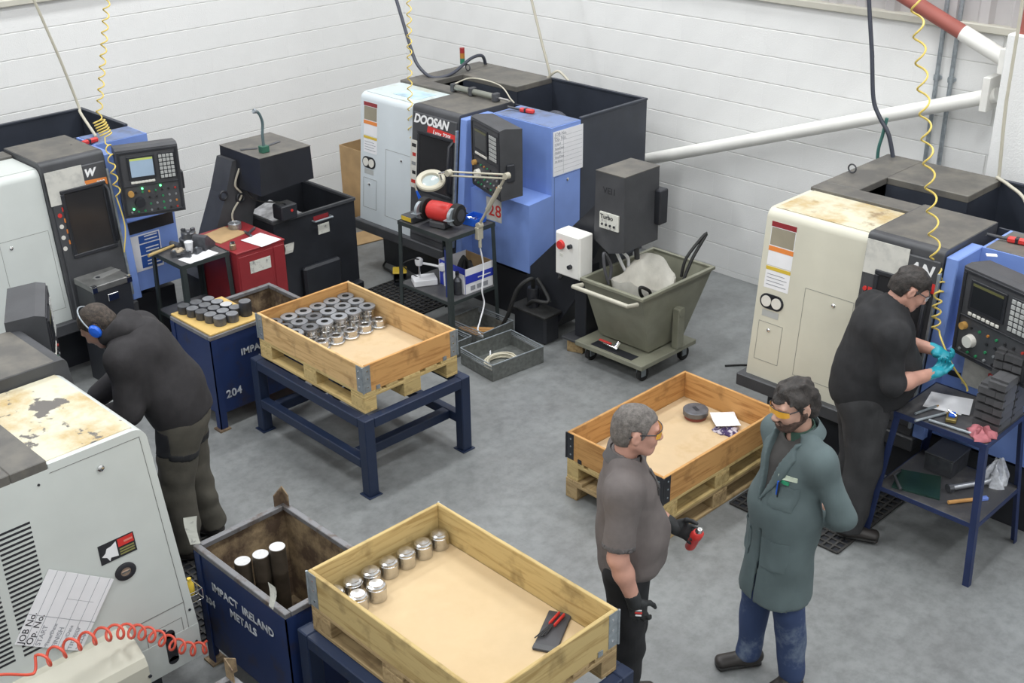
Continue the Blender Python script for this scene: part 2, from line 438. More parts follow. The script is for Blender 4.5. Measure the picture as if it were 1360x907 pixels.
# ------------------------------------------------------------------ turning centres
m_win   = mat('smoked_window', (.03, .03, .032), .12, var=.1, scale=3)
m_key   = mat('keypad_grey', (.42, .43, .42), .6, var=.06, scale=40)
m_knobw = mat('dial_white', (.72, .70, .64), .4, var=.04)
m_seam  = mat('seam_dark', (.20, .20, .19), .8, var=.05)
m_btns  = [mat('button_'+n, c, .4) for n, c in (('grey', (.25,.26,.27)), ('green', (.03,.25,.1)), ('red', (.45,.04,.03)), ('amber', (.5,.2,.04)), ('black', (.02,.02,.022)))]
m_coverp = stained('grubby_paper', (.62, .61, .56), (.38, .38, .36), 9, .45, .75, rough=.85)
m_lcd   = mat('lit_screen', (.25, .32, .40), .25, emit=(.30, .42, .55, .22))

def dirty_top(name, base, seed, dark=True):
    """cream enamel worn by oil: amber film and grey grease patches"""
    m = stained(name, base, (.44, .30, .11), 3.4, .44, .66, rough=.5)
    nt = m.node_tree; b = nt.nodes['Principled BSDF']; src = b.inputs['Base Color'].links[0].from_socket
    tc = nd(nt, 'ShaderNodeTexCoord'); mp = nd(nt, 'ShaderNodeMapping'); mp.inputs['Location'].default_value = (seed, seed*.7, 0)
    nt.links.new(tc.outputs['Object'], mp.inputs[0])
    n = nd(nt, 'ShaderNodeTexNoise'); n.inputs['Scale'].default_value = 5.5; n.inputs['Detail'].default_value = 9; n.inputs['Roughness'].default_value = .6
    nt.links.new(mp.outputs[0], n.inputs['Vector'])
    rp = nd(nt, 'ShaderNodeValToRGB'); rp.color_ramp.elements[0].position = .575 if dark else .56; rp.color_ramp.elements[1].position = .60 if dark else .68
    nt.links.new(n.outputs['Fac'], rp.inputs[0])
    mx = nd(nt, 'ShaderNodeMix', data_type='RGBA'); nt.links.new(rp.outputs[0], mx.inputs['Factor'])
    nt.links.new(src, mx.inputs['A']); mx.inputs['B'].default_value = (.13, .12, .11, 1) if dark else (.25, .17, .09, 1)
    nt.links.new(mx.outputs['Result'], b.inputs['Base Color'])
    return m

def rounded_cover(mb, u0, u1, d0, d1, z0, z1, r=.05, n=5):
    """box whose top front edge is rounded; profile in the depth-height plane"""
    poly = [(d1, z0), (d1, z1)]
    for k in range(n+1):
        a = PI/2*k/n; poly.append((d0+r-r*math.sin(a), z1-r+r*math.cos(a)))
    poly.append((d0, z0))
    return mb.prism(poly, u0, u1, 'yz')

def plate(t, name, m, u0, u1, z0, z1, d=-.004, th=.006, ch=.002, parent=None):
    return MB().box((u0, d-th, z0), (u1, d, z1), ch).build(name, m, parent or t)
def seam(t, u0, u1, z0, z1, d=0.0):
    """shadow gap round an access panel: four thin dark strips and the panel skin"""
    mb = MB(); e = .0022
    for a, b in (((u0, z0), (u1, z0+e)), ((u0, z1-e), (u1, z1)), ((u0, z0), (u0+e, z1)), ((u1-e, z0), (u1, z1))):
        mb.box((a[0], d-.0012, a[1]), (b[0], d+.001, b[1]))
    return mb.build('panel_gap', m_seam, t)
def latch(t, u, z, d=0.0):
    return MB().lathe([(0, 0), (.014, 0), (.014, .006), (.009, .010), (0, .010)], 14, M=frame((u, d, z), (1, 0, 0), (0, -1, 0))).build('latch', m_chrome, t, smooth=40)

def control_panel(t, u0, d0, zb, zt, w, yaw, lit):
    """pendant: local frame origin at its lower left front corner, turned outward on the right"""
    M = Matrix.Translation((u0, d0, zb)) @ Matrix.Rotation(-yaw, 4, 'Z')
    h = zt-zb
    mb = MB(); th = .20
    mb.prism([(0, 0), (0, h), (.05, h+.012), (th, h-.005), (th, .02)], 0, w, 'yz')
    body = mb.build('control_panel', m_dgrey, t); body.matrix_local = M
    def sub(mb, name, m, sm=None, label=None):
        o = mb.build(name, m, body, smooth=sm)
        if label: o['label'] = label
        return o
    # frame bars
    fr = MB()
    for a, b in (((.01, .012), (w-.01, .03)), ((.01, h-.03), (w-.01, h-.012)), ((.01, .03), (.028, h-.03)), ((w-.028, .03), (w-.01, h-.03)), ((.028, h*.46), (w-.028, h*.475))):
        fr.box((a[0], -.008, a[1]), (b[0], .002, b[1]), .002)
    sub(fr, 'bezel', m_black)
    # screen
    s = sub(MB().box((.075, -.012, h*.56), (w*.60, .002, h*.90), .003), 'screen_surround', m_black)
    g = MB().box((.095, -.0135, h*.60), (w*.57, -.0105, h*.87)); sub(g, 'screen', m_lcd if lit else m_screen)
    g = MB().box((.095, -.0142, h*.84), (w*.57, -.0125, h*.87)); sub(g, 'screen_header', mat('screen_header', (.35, .40, .12), .4, emit=(.45, .55, .12, .25)) if lit else mat('dim_header', (.12, .12, .05), .4))
    for i in range(7):
        sub(MB().box((.085+i*(w*.60-.10)/7, -.013, h*.50), (.085+i*(w*.60-.10)/7+.026, -.002, h*.535), .003), 'soft_key', m_knobw)
    # keypad
    k = sub(MB().box((w*.66, -.008, h*.52), (w*.93, .002, h*.90), .003), 'keypad', m_black)
    for r in range(6):
        for c in range(4):
            a = w*.67+c*w*.062; z = h*.535+r*h*.06
            sub(MB().box((a, -.014, z), (a+w*.05, -.006, z+h*.046), .002), 'key', m_key)
    # lower field of buttons
    rnd = random.Random(3)
    for r in range(4):
        for c in range(8):
            if r in (1, 2) and c < 3: continue
            a = .06+c*(w-.12)/7; z = h*.08+r*h*.095
            sub(MB().cyl((a, .002, z), (a, -.010, z), .009, .008, 8), 'button', m_btns[rnd.choice((0,0,4,4,1,2,3))])
    sub(MB().cyl((.13, .002, h*.22), (.13, -.035, h*.22), .042, .036, 18), 'handwheel', m_knobw if not lit else m_black, 40)
    sub(MB().cyl((.07, .002, h*.36), (.07, -.03, h*.36), .024, .022, 14), 'emergency_stop', mat('amber_knob', (.5, .28, .08), .4), 40)
    if lit:
        for a, z in ((.075, h*.13), (.16, h*.42), (.30, h*.43)):
            sub(MB().cyl((a, -.006, z), (a, -.013, z), .008, n=8), 'indicator_lamp', m_green)
    # side hinge bracket
    MB().box((w, .05, .16), (w+.025, .12, .30), .005).build('side_bracket', m_black, body)
    return body

def lathe_machine(name, label, loc, rz, L, u1, u2, D, dep, zt, hood_z, cream, blue, top_mat, panel, cover_len, tray=True, face='plain', accent=None, banner=True, lip_left=True):
    """local x runs along the front from the headstock end, y to the back, z up.
    u1..u2 door span, D overall depth, dep depth of the headstock top"""
    t = thing(name, label, 'machine', loc, rz)
    # plinth with coolant lip
    MB().box((.06, .10, 0), (L-.04, D-.08, .42)).build('plinth', m_black, t)
    MB().box((-.05 if lip_left else .01, -.05 if lip_left else -.015, .40), (u2+.03, .10, .495), .008).build('coolant_lip', m_dgrey, t)
    # headstock cover
    mb = MB(); rounded_cover(mb, 0, u1, 0, dep, .495, zt-.004, .06); hd = mb.build('headstock_cover', cream, t, smooth=35)
    MB().box((.03, .045, zt-.006), (u1-.004, dep, zt), .002).build('headstock_top', top_mat, t)
    # door and hood
    mb = MB(); rounded_cover(mb, u1+.004, u2, -.03, dep+.16, .50, hood_z, .03); mb.build('door_housing', m_dgrey, t, smooth=35)
    MB().box((u1+.012, .03, hood_z-.004), (u2-.006, dep+.16, hood_z+.003), .002).build('hood_top', m_hood, t)
    w0 = u1+.13; w1 = u2-.07; zb_, zt_ = zt-.68, zt-.21
    dr = MB().box((u1+.03, -.046, .56), (u2-.01, -.028, zt-.035), .006).build('door', m_dgrey, t)
    fr = MB()
    for a, b in (((w0-.03, zb_-.03), (w1+.03, zb_)), ((w0-.03, zt_), (w1+.03, zt_+.03)), ((w0-.03, zb_), (w0, zt_)), ((w1, zb_), (w1+.03, zt_))):
        fr.box((a[0], -.060, a[1]), (b[0], -.044, b[1]), .005)
    fr.build('window_frame', m_black, dr)
    MB().box((w0, -.052, zb_), (w1, -.045, zt_)).build('window_pane', m_win, dr)
    hn = MB().tube([(u2-.045, -.046, zb_+.02), (u2-.045, -.09, zb_+.05), (u2-.045, -.095, zb_+.25), (u2-.045, -.09, zt_-.03), (u2-.045, -.046, zt_)], .013, 8)
    hn.build('door_handle', m_black, dr, smooth=50)
    MB().box((u2-.012, -.058, .56), (u2+.006, -.03, zt-.10), .003).build('door_edge_strip', m_galv, t)
    # blue guard: strip beside the door, stepped body to the right
    b0 = u2+.006; bs = u2+.085
    mb = MB(); mb.box((b0, -.02, .495), (bs, .30, zt), .006); mb.build('front_post', blue, t)
    rec = .27
    poly = [(0, .495), (0, 1.09), (rec, 1.11), (rec, zt), (dep+.16, zt), (dep+.16, .495)]
    MB().prism(poly, bs+.001, L, 'yz').build('tailstock_guard', blue, t)
    MB().box((bs+.02, rec+.01, zt-.002), (L-.01, dep+.15, zt+.004), .002).build('guard_top', m_hood if accent else stained(name+'_guard_top', (.16, .22, .40), (.10, .10, .10), 5, .45, .7), t)
    # rear of the machine: flat cover with slot, open chip tray with walls
    dc = dep+.165
    cv = MB(); zc = zt+.02; s0 = .28
    cv.box((0, dc, zc-.05), (s0, D, zc), .004)
    cv.box((s0, dc+.37 if D > 1.45 else dc+.3, zc-.05), (cover_len, D, zc), .004)
    cv.box((0, dep+.002, zc-.055), (u1, dc, zc-.0), .004)
    cv.build('rear_cover', m_hood, t)
    MB().box((0.0, dc, .495), (.02, D, zc-.05)).box((s0, dc+.37, .9), (cover_len, dc+.385, zc-.05)).box((cover_len-.02, dc+.38, .5), (cover_len, D-.02, zc-.05)).build('inner_wall', m_navy, t)
    MB().box((.02, dc+.01, .42), (L-.02, D-.02, .5)).build('tray_floor', m_black, t)
    MB().box((L-.022, dc-.0, .30), (L, D, zt), .003).box((0, D-.02, .30), (L-.022, D, zt), .003).build('tray_wall', m_navy, t)
    MB().box((u2+.01, dc-.004, .5), (L-.022, dc+.012, zt-.003)).build('inner_guard', m_navy, t)
    MB().box((L-.028, dc-.002, zt), (L+.006, D+.004, zt+.02), .003).box((cover_len, D-.026, zt), (L-.028, D+.004, zt+.02), .003).build('tray_rim', m_navy, t)
    # pendant
    pu, pd, zb, zp, pw, yaw, lit = panel
    control_panel(t, pu, pd, zb, zp, pw, yaw, lit)
    # face details of the headstock cover
    if face == 'front':
        seam(t, .36, u1-.03, .60, 1.22); latch(t, u1-.17, 1.16)
        seam(t, .045, .235, .62, .90); latch(t, .13, .85)
        lb = plate(t, 'warning_label', m_paper, .045, .235, 1.30, 1.60, .001, .002, 0)
        MB().box((.045, -.0025, 1.565), (.235, -.001, 1.60)).build('label_band', m_red, lb)
        MB().box((.05, -.0025, 1.44), (.23, -.001, 1.56)).build('label_picture', mat('label_brown', (.30, .27, .2), .7), lb)
        MB().box((.045, -.0025, 1.40), (.235, -.001, 1.432)).build('label_band', m_orange, lb)
        lb = plate(t, 'instruction_label', m_paper, .045, .235, 1.14, 1.292, .001, .002, 0)
        MB().box((.045, -.0025, 1.268), (.235, -.001, 1.292)).build('label_band', m_yellow, lb)
        for i in range(4): MB().box((.06, -.0022, 1.165+i*.024), (.215-.02*(i % 2), -.001, 1.169+i*.024)).build('print_line', m_inkg, lb)
        g = MB()
        g.cyl((.085, .002, 1.05), (.085, -.006, 1.05), .052, n=20).cyl((.165, .002, 1.05), (.165, -.006, 1.05), .052, n=20).box((.085, -.006, .998), (.165, .002, 1.102))
        g = g.build('gauge_recess', m_black, t)
        for a in (.085, .165): MB().cyl((a, -.006, 1.05), (a, -.011, 1.05), .038, n=18).build('gauge', m_knobw, g, smooth=40)
        plate(t, 'small_plate', mat('grey_plate', (.40, .41, .40), .5), .06, .19, .94, .985, .001, .002, 0)
    return t

# --- lathe in the corner (door lettering in full view)
top_w = stained('soiled_white_top', (.55, .62, .62), (.40, .40, .30), 4, .5, .75, rough=.5)
top_y = dirty_top('soiled_cream_top', (.62, .58, .44), 4.2, False)
top_g = dirty_top('greasy_cream_top', (.64, .60, .46), 8.85, True)
M2 = lathe_machine('turning_centre', 'white, black and blue turning centre in the corner, full maker name on its door', (6.66, 8.66, 0), -PI/2,
    2.12, .75, 1.34, 1.48, .46, 1.68, 1.70, m_white_b, m_blue, top_w, (1.52, -.06, 1.16, 1.74, .53, R(18), False), 1.0, face='front')
m_logo = mat('white_vinyl', (.85, .85, .85), .5, var=.01)
text('DOOSAN', .105, m_logo, M2, (.79, -.0472, 1.56), (1,0,0), (0,0,1), shear=.25, bold=.004, spacing=.95, hscale=1.0)
MB().prism([(.965, 1.495), (1.325, 1.475), (1.325, 1.535), (.975, 1.555)], -.0485, -.045, 'xz').build('name_stripe', m_redp, M2)
text('Lynx 220L', .055, m_logo, M2, (1.04, -.0495, 1.498), (1,0,-.055), (0.055,0,1), shear=.2, bold=.001)
pl = plate(M2, 'worn_sticker', m_coverp, .76, .865, .98, 1.40, -.046, .003, 0)
for i in range(5): MB().box((.775+.01*(i % 2), -.0505, 1.02+i*.08), (.83, -.0485, 1.05+i*.08)).build('sticker_mark', m_btns[(2,4,0,2,4)[i]], pl)
# end guard: hinged panel, job sheet, number sticker
def job_sheet(t, M, w, h, sub=True):
    sh = MB().box((0, -.003, 0), (w, 0, h)).build('job_sheet', m_paper, t, label='white job sheet with printed grid'); sh.matrix_local = M
    return sh
mb = MB(); e = .0025
for a, b in (((.30, .60), (.62, .60+e)), ((.30, 1.26-e), (.62, 1.26)), ((.30, .60), (.30+e, 1.26)), ((.62-e, .60), (.62, 1.26))):
    mb.box((2.119, a[0], a[1]), (2.1215, b[0], b[1]))
mb.build('panel_gap', mat('blue_seam', (.06, .09, .22), .7), M2)
MB().lathe([(0, 0), (.014, 0), (.014, .006), (.009, .010), (0, .010)], 14, M=frame((2.12, .46, 1.21), (0, 1, 0), (1, 0, 0))).build('latch', m_chrome, M2, smooth=40)
Ms = frame((2.1215, .285, 1.27), (0, 1, 0), (0, 0, 1))
sh = job_sheet(M2, Ms, .36, .375)
for i in range(1, 10): MB().box((.012, -.0036, i*.036), (.348, -.0029, i*.036+.0018)).build('grid_line', m_inkg, sh)
MB().box((.12, -.0036, .01), (.1218, -.0029, .325)).build('grid_line', m_inkg, sh)
text('JOB No.', .042, m_inkg, sh, (.015, -.0036, .335), (1,0,0), (0,0,1))
text('Op. No.', .042, m_inkg, sh, (.015, -.0036, .295), (1,0,0), (0,0,1))
for i, s in enumerate(('START', 'Time/Date', 'FINISH', 'Time/Date', '1st Hour')): text(s, .026, m_inkg, sh, (.015, -.0036, .257-i*.036), (1,0,0), (0,0,1))
st = plate(M2, 'number_sticker', m_coverp, 1.62, 1.80, .86, 1.06, .0, .003, 0)
text('2', .15, m_redp, st, (1.645, -.0045, .905), (1,0,0), (0,0,1), bold=.001); text('8', .15, m_redp, st, (1.725, -.0045, .905), (1,0,0), (0,0,1), bold=.001)
# flat surface things on top of it
MB().box((.30, .13, 1.680), (.62, .36, 1.683)).build('worn_patch', mat('pale_blue_film', (.50, .68, .80), .5, var=.2, scale=6), M2)

# --- lathe by the right-hand wall
M3 = lathe_machine('turning_centre', 'cream, black and blue turning centre beside the diagonal brace, spiral hose over its hood', (6.53, 4.19, 0), -PI/2,
    2.12, .75, 1.26, 1.54, .50, 1.68, 1.71, m_cream_y, m_blue, top_y, (1.42, -.10, 1.14, 1.69, .56, R(18), False), .88, face='front', accent=True)
pl = plate(M3, 'taped_cover_sheet', m_coverp, .765, 1.05, 1.46, 1.675, -.0465, .004, 0)
text('A', .105, m_logo, M3, (1.055, -.0472, 1.535), (1,0,0), (0,0,1), shear=.25, bold=.004); text('N', .105, m_logo, M3, (1.128, -.0472, 1.535), (1,0,0), (0,0,1), shear=.25, bold=.004)
MB().prism([(.965, 1.46), (1.25, 1.445), (1.25, 1.505), (.975, 1.525)], -.0485, -.045, 'xz').build('name_stripe', m_redp, M3)
for i in range(5):
    a = 1.36-i*.075
    MB().cyl((.80, -.046, a), (.80, -.056, a), .014, n=10).build('hazard_button', m_redp, M3)
    MB().box((.82, -.05, a-.012), (.90, -.045, a+.014)).build('hazard_label', m_orange if i else m_redp, M3)
MB().box((1.38, -.005, .93), (1.46, .006, .965)).build('socket_plate', m_black, M3)

# --- lathe against the left-hand wall
M1 = lathe_machine('turning_centre', 'grey, black and blue turning centre with lit screen, standing along the wall', (2.80, 8.60, 0), 0,
    1.82, .77, 1.28, 1.37, .42, 1.68, 1.72, m_cream, m_blue, m_cream, (1.32, -.14, 1.18, 1.72, .47, R(20), True), .0001)
pl = plate(M1, 'taped_cover_sheet', m_coverp, .785, 1.08, 1.40, 1.655, -.0465, .004, 0)
text('W', .08, m_logo, M1, (1.09, -.0472, 1.555), (1,0,0), (0,0,1), shear=.25, bold=.004)
MB().prism([(1.06, 1.465), (1.26, 1.465), (1.26, 1.52), (1.07, 1.53)], -.0485, -.045, 'xz').build('name_stripe', m_orange, M1)
text('Lynx 220', .045, m_logo, M1, (1.07, -.0495, 1.477), (1,0,0), (0,0,1), shear=.2, bold=.001)
for i in range(4):
    a = 1.36-i*.085
    MB().box((.86, -.05, a-.016), (.93, -.045, a+.016)).build('hazard_label', m_redp if i == 0 else m_orange, M1)
    MB().cyl((.835-.005*i, -.046, a-.04), (.835-.005*i, -.05, a-.04), .017, n=10).build('hazard_symbol', m_redp if i == 0 else m_knobw, M1)
seam(M1, .36, u1 := .74, .60, 1.22); latch(M1, .44, 1.16)
# dark recess under the pendant, notice and spray trigger
MB().box((1.375, -.004, .985), (1.80, .006, 1.085)).build('recess', m_black, M1)
nt_ = plate(M1, 'safety_notice', m_paper, 1.385, 1.66, .66, .965, -.0, .003, 0)
for (a, b, c, d_) in ((1.47, 1.65, .89, .955), (1.47, 1.65, .79, .88), (1.47, 1.65, .68, .78)):
    q = MB().box((a, -.0045, c), (b, -.0028, d_)).build('notice_panel', mat('notice_blue', (.03, .10, .38), .5), nt_)
    for i in range(2): MB().box((a+.05, -.0052, c+.02+i*.028), (b-.015, -.0042, c+.030+i*.028)).build('print_line', m_paper, q)

# --- lathe in the foreground, seen from its headstock end
M4 = lathe_machine('turning_centre', 'cream turning centre with louvred end panels and greasy top', (2.155, 4.57, 0), PI/2,
    2.12, .78, 1.30, 1.48, .46, 1.68, 1.74, m_cream, m_blue, top_g, (1.20, -.13, 1.24, 1.80, .48, R(26), False), .9, lip_left=False)
# end face of the foreground lathe: local y = depth, face at x = 0 seen from -x
def e_box(name, m, y0, y1, z0, z1, x=-.0, th=.004, ch=0.0, parent=M4):
    return MB().box((x-th, y0, z0), (x, y1, z1), ch).build(name, m, parent)
def e_seam(y0, y1, z0, z1, x=0):
    mb = MB(); e = .0025
    for a, b in (((y0, z0), (y1, z0+e)), ((y0, z1-e), (y1, z1)), ((y0, z0), (y0+e, z1)), ((y1-e, z0), (y1, z1))):
        mb.box((x-.0014, a[0], a[1]), (x+.001, b[0], b[1]))
    return mb.build('panel_gap', m_seam, M4)
MB().box((-.002, .0, .30), (.02, 1.47, .50)).box((-.0015, .46, .50), (.02, 1.47, 1.655)).build('end_skin', m_cream, M4)
e_seam(.035, .50, .66, 1.635); e_seam(.50, 1.40, .66, 1.635); e_seam(.035, 1.40, .30, .66)
e_seam(.06, .22, .34, .58)
def e_latch(y, z, m=m_chrome, r=.016):
    return MB().lathe([(0, 0), (r, 0), (r, .007), (r*.6, .011), (0, .011)], 14, M=frame((-.001, y, z), (0, 1, 0), (-1, 0, 0))).build('latch', m, M4, smooth=40)
e_latch(.24, 1.56); e_latch(.155, .555)
for y, z in ((.515, 1.60), (.02, .60), (.02, .40), (.34, .55)): MB().cyl((.0, y, z), (-.005, y, z), .006, n=8).build('screw', m_black, M4)
# hazard plate and lock
hz = e_box('hazard_plate', m_ink, .17, .33, 1.07, 1.175, th=.003)
MB().box((-.0045, .175, 1.128), (-.003, .245, 1.17)).build('plate_band', m_redp, hz)
MB().prism([(.252, 1.165), (.252, 1.085), (.285, 1.092), (.292, 1.076), (.302, 1.10), (.322, 1.112), (.305, 1.124), (.296, 1.146), (.275, 1.150)], -.0045, -.003, 'yz').build('plate_picture', m_paper, hz)
MB().box((-.0052, .18, 1.143), (-.0044, .218, 1.153)).build('print_line', mat('pale_red_print', (.7, .25, .2), .6), hz)
for i in range(3): MB().box((-.0045, .178, 1.082+i*.014), (-.003, .243, 1.089+i*.014)).build('print_line', mat('olive_print', (.25, .24, .08), .6), hz)
rg = MB().lathe([(.022, 0), (.046, 0), (.046, .006), (.04, .010), (.024, .010), (.022, .004)], 24, M=frame((-.001, .24, .985), (0, 1, 0), (-1, 0, 0))).build('lock_ring', m_ink, M4, smooth=40)
MB().cyl((0, .24, .985), (-.006, .24, .985), .023, n=18).build('lock_barrel', mat('copper_lock', (.45, .33, .25), .4, .5), rg)
MB().box((-.010, .222, .981), (-.006, .258, .989)).build('lock_slot', m_chrome, rg)
# louvres: two columns of slots, one strip per slot
for col, (a, b) in enumerate(((.585, .735), (.775, .93), (.97, 1.12))):
    for i in range(27):
        z = .80+i*.0245
        MB().box((-.0032, a, z), (-.0005, b, z+.0105)).build('louvre_slot', m_ink, M4)
# black grip slot in the lower hatch
gs = MB(); gs.box((-.004, .105, .36), (0, .150, .52), .0); gs.cyl((-.004, .1275, .36), (0, .1275, .36), .0225, n=14).cyl((-.004, .1275, .52), (0, .1275, .52), .0225, n=14)
gs.build('grip_slot', m_ink, M4)
# lower protruding pump cover with sloping top
cv = MB(); cv.prism([(-.18, .10), (-.18, .56), (-.16, .60), (-.03, .69), (0, .70), (0, .10)], .26, 1.3, 'xz')
cv.build('pump_cover', m_cream_y, M4)
for i in range(10):
    MB().box((-.183, .42, .24+i*.026), (-.179, .62, .251+i*.026)).build('louvre_slot', m_ink, M4)
MB().cyl((-.178, .30, .50), (-.186, .30, .50), .008, n=8).build('screw', m_black, M4)
# job sheet hung askew on the end
# corners from the photo: top (1.60, 1.18) right (1.88,.92) bottom (1.66,.69) left (1.38,.89) in (X, Z) of the end face
def e_pt(X, Z, off=-.012): return Vector((off, 2.155-X, Z))
o_ = e_pt(1.385, .885); rgt = (e_pt(1.605, 1.175)-o_); upv = (o_-e_pt(1.665, .695))
W_ = rgt.length; H_ = upv.length
Mj = frame(e_pt(1.665, .690, -.012), rgt, upv)
sh = MB().box((0, -.003, 0), (W_, 0, H_)).build('job_sheet', m_paper, M4, label='white laminated job sheet hung askew, printed JOB No. and Op. No.'); sh.matrix_local = Mj
for z in (.045, .09, .15, .21, .265, .32): 
    if z < H_: MB().box((0, -.0036, H_-z), (W_, -.0029, H_-z+.002)).build('grid_line', m_inkg, sh)
MB().box((.145, -.0036, 0), (.1475, -.0029, H_)).build('grid_line', m_inkg, sh)
MB().box((.24, -.0036, .05), (.2415, -.0029, H_-.15)).build('grid_line', m_inkg, sh)
for i, (s, sz) in enumerate((('JOB No.', .044), ('Op. No.', .044), ('START', .034), ('Time/Date', .026), ('FINISH', .034), ('Time/Date', .026), ('1st Hour', .030), ('2nd Op.', .026))):
    text(s, sz, m_ink if i < 2 else m_inkg, sh, (.006, -.0036, H_-.038-i*.0405), (1,0,0), (0,0,1))

# the fronts lean outward towards the floor: shear every front part of the four machines
def lean(root, dep, lim, k=.093, zt=1.68):
    seen = set()
    def go(o):
        for ch in o.children:
            if ch.name.startswith(('control_panel', 'job_sheet', 'pump_cover')): continue
            if ch.type == 'MESH' and ch.data.name not in seen and not ch.name.startswith(('rear', 'tray', 'plinth', 'inner')):
                seen.add(ch.data.name); me = ch.data; n = len(me.vertices); a = np.empty(n*3, 'f'); me.vertices.foreach_get('co', a); a = a.reshape(-1, 3)
                wt = np.clip(1-a[:, 1]/dep, 0, 1)*(a[:, 0] < lim); dz = np.clip(zt-np.maximum(a[:, 2], .5), 0, 2)
                a[:, 1] -= k*dz*wt; me.vertices.foreach_set('co', a.ravel()); me.update()
            go(ch)
    go(root)
for m_, d_, l_ in ((M1, .42, 1.3655), (M2, .46, 1.4255), (M3, .50, 1.3455), (M4, .46, 1.3855)): lean(m_, d_, l_)
# ------------------------------------------------------------------ pallets, collars, stands
wd = {}
for nm, c, d in (('fresh', (.60, .40, .19), (.42, .25, .10)), ('orange', (.55, .30, .11), (.36, .17, .055)), ('pale', (.56, .42, .19), (.38, .26, .10)), ('grey', (.40, .29, .15), (.24, .16, .08))):
    for ax in range(3): wd[nm, ax] = wood('wood_%s_%d' % (nm, ax), c, d, ax)
m_hard = stained('hardboard', (.60, .45, .265), (.55, .405, .23), 3, .4, .7, rough=.7)
m_ply  = stained('plywood_sheet', (.58, .435, .265), (.48, .33, .17), 4, .5, .75, rough=.7)

def pallet(label, loc, rz, tone, group):
    """euro pallet 1.2 x 0.8, local x along the length, origin at floor centre"""
    t = thing('pallet', label, 'pallet', loc, rz, group)
    g = wd[tone, 0]; gy = wd[tone, 1]
    bw = {}
    def put(name, key, a, b, m, p):
        if key not in bw:
            h = [(b[i]-a[i])/2 for i in range(3)]; bw[key] = B((-h[0], -h[1], -h[2]), h, .003).mesh(name, m)
        o = bpy.data.objects.new(name, bw[key]); C.objects.link(o); o.parent = t; o.location = [(a[i]+b[i])/2 for i in range(3)]
    for y, wdt in ((-.3275, .145), (-.1675, .1), (0, .145), (.1675, .1), (.3275, .145)):
        put('deck_board', 'd%g' % wdt, (-.6, y-wdt/2, .122), (.6, y+wdt/2, .144), g, t)
    for x in (-.5275, 0, .5275): put('cross_board', 'c', (x-.0725, -.4, .1), (x+.0725, .4, .122), gy, t)
    for x in (-.5275, 0, .5275):
        for y, wdt in ((-.35, .1), (0, .145), (.35, .1)):
            put('block', 'b%g' % wdt, (x-.0725, y-wdt/2, .022), (x+.0725, y+wdt/2, .1), wd[tone, 1], t)
    for y, wdt in ((-.35, .1), (0, .145), (.35, .1)): put('base_board', 'd_%g' % wdt, (-.6, y-wdt/2, 0), (.6, y+wdt/2, .022), g, t)
    return t
def collar(label, loc, rz, tone, hinge, group, tone2=None):
    t = thing('pallet_collar', label, 'collar', loc, rz, group)
    gx = wd[tone, 0]; gy = wd[tone2 or tone, 1]; h = .195; th = .02
    for s in (-1, 1):
        a, b = sorted((s*.4, s*(.4-th))); MB().box((-.6, a, 0), (.6, b, h), .003).build('side_board', gx, t)
        a, b = sorted((s*.6, s*(.6-th))); MB().box((a, -.379, 0), (b, .379, h), .003).build('side_board', gy, t)
    for sx in (-1, 1):
        for sy in (-1, 1):
            hb = MB()
            hb.box((sx*.602, sy*.402, .004), (sx*.535, sy*.4005, h-.004)); hb.box((sx*.602, sy*.402, .004), (sx*.6005, sy*.34, h-.004))
            hb.cyl((sx*.603, sy*.403, .004), (sx*.603, sy*.403, h-.004), .006, n=8)
            o = hb.build('corner_hinge', hinge, t)
            rv = MB()
            for z in (.04, .1, .155):
                rv.cyl((sx*.56, sy*.402, z), (sx*.56, sy*.405, z), .006, n=8); rv.cyl((sx*.602, sy*.365, z), (sx*.605, sy*.365, z), .006, n=8)
            rv.build('rivets', m_chrome if hinge is m_galv else m_galv, o)
            MB().box((sx*.606, sy*.30, .002), (sx*.601, sy*.27, .03)).build('locating_tab', hinge, t)
    return t
def stand(label, loc, rz, h, group):
    """square tube stand, footprint a little larger than the pallet"""
    t = thing('pallet_stand', label, 'stand', loc, rz, group)
    a, b, s = .66, .455, .08
    for sx in (-1, 1):
        for sy in (-1, 1):
            x0, x1 = sorted((sx*a, sx*(a-s))); y0, y1 = sorted((sy*b, sy*(b-s)))
            lg = MB().box((x0, y0, .008), (x1, y1, h), .006).build('leg', m_standbl, t)
            MB().box((x0-.015, y0-.015, 0), (x1+.015, y1+.015, .008), .002).build('foot_plate', m_standbl, lg)
    for sy in (-1, 1):
        y0, y1 = sorted((sy*b, sy*(b-s*.8))); MB().box((-a+s, y0, h-.075), (a-s, y1, h-.002), .005).build('top_rail', m_standbl, t)
        MB().box((-a+s, y0, .20), (a-s, y1, .27), .005).build('lower_rail', m_standbl, t)
    for sx in (-1, 1):
        x0, x1 = sorted((sx*a, sx*(a-s*.8))); MB().box((x0, -b+s, h-.075), (x1, b-s, h-.002), .005).build('top_rail', m_standbl, t)
        x0, x1 = sorted((sx*(a-.16), sx*(a-.23))); MB().box((x0, -b+s*.8, .20), (x1, b-s*.8, .27), .005).build('lower_rail', m_standbl, t)
    for x in (-.2, .2): MB().box((x-.03, -b+s*.8, h-.06), (x+.03, b-s*.8, h-.004), .004).build('top_bearer', m_standbl, t)
    return t
TH = -.015
def rect_c(x, y, lx, ly):   # centre of a rectangle given its far-left corner (x, y)
    c, s = math.cos(TH), math.sin(TH)
    return (x+lx/2*c+ly/2*s, y+lx/2*s-ly/2*c)
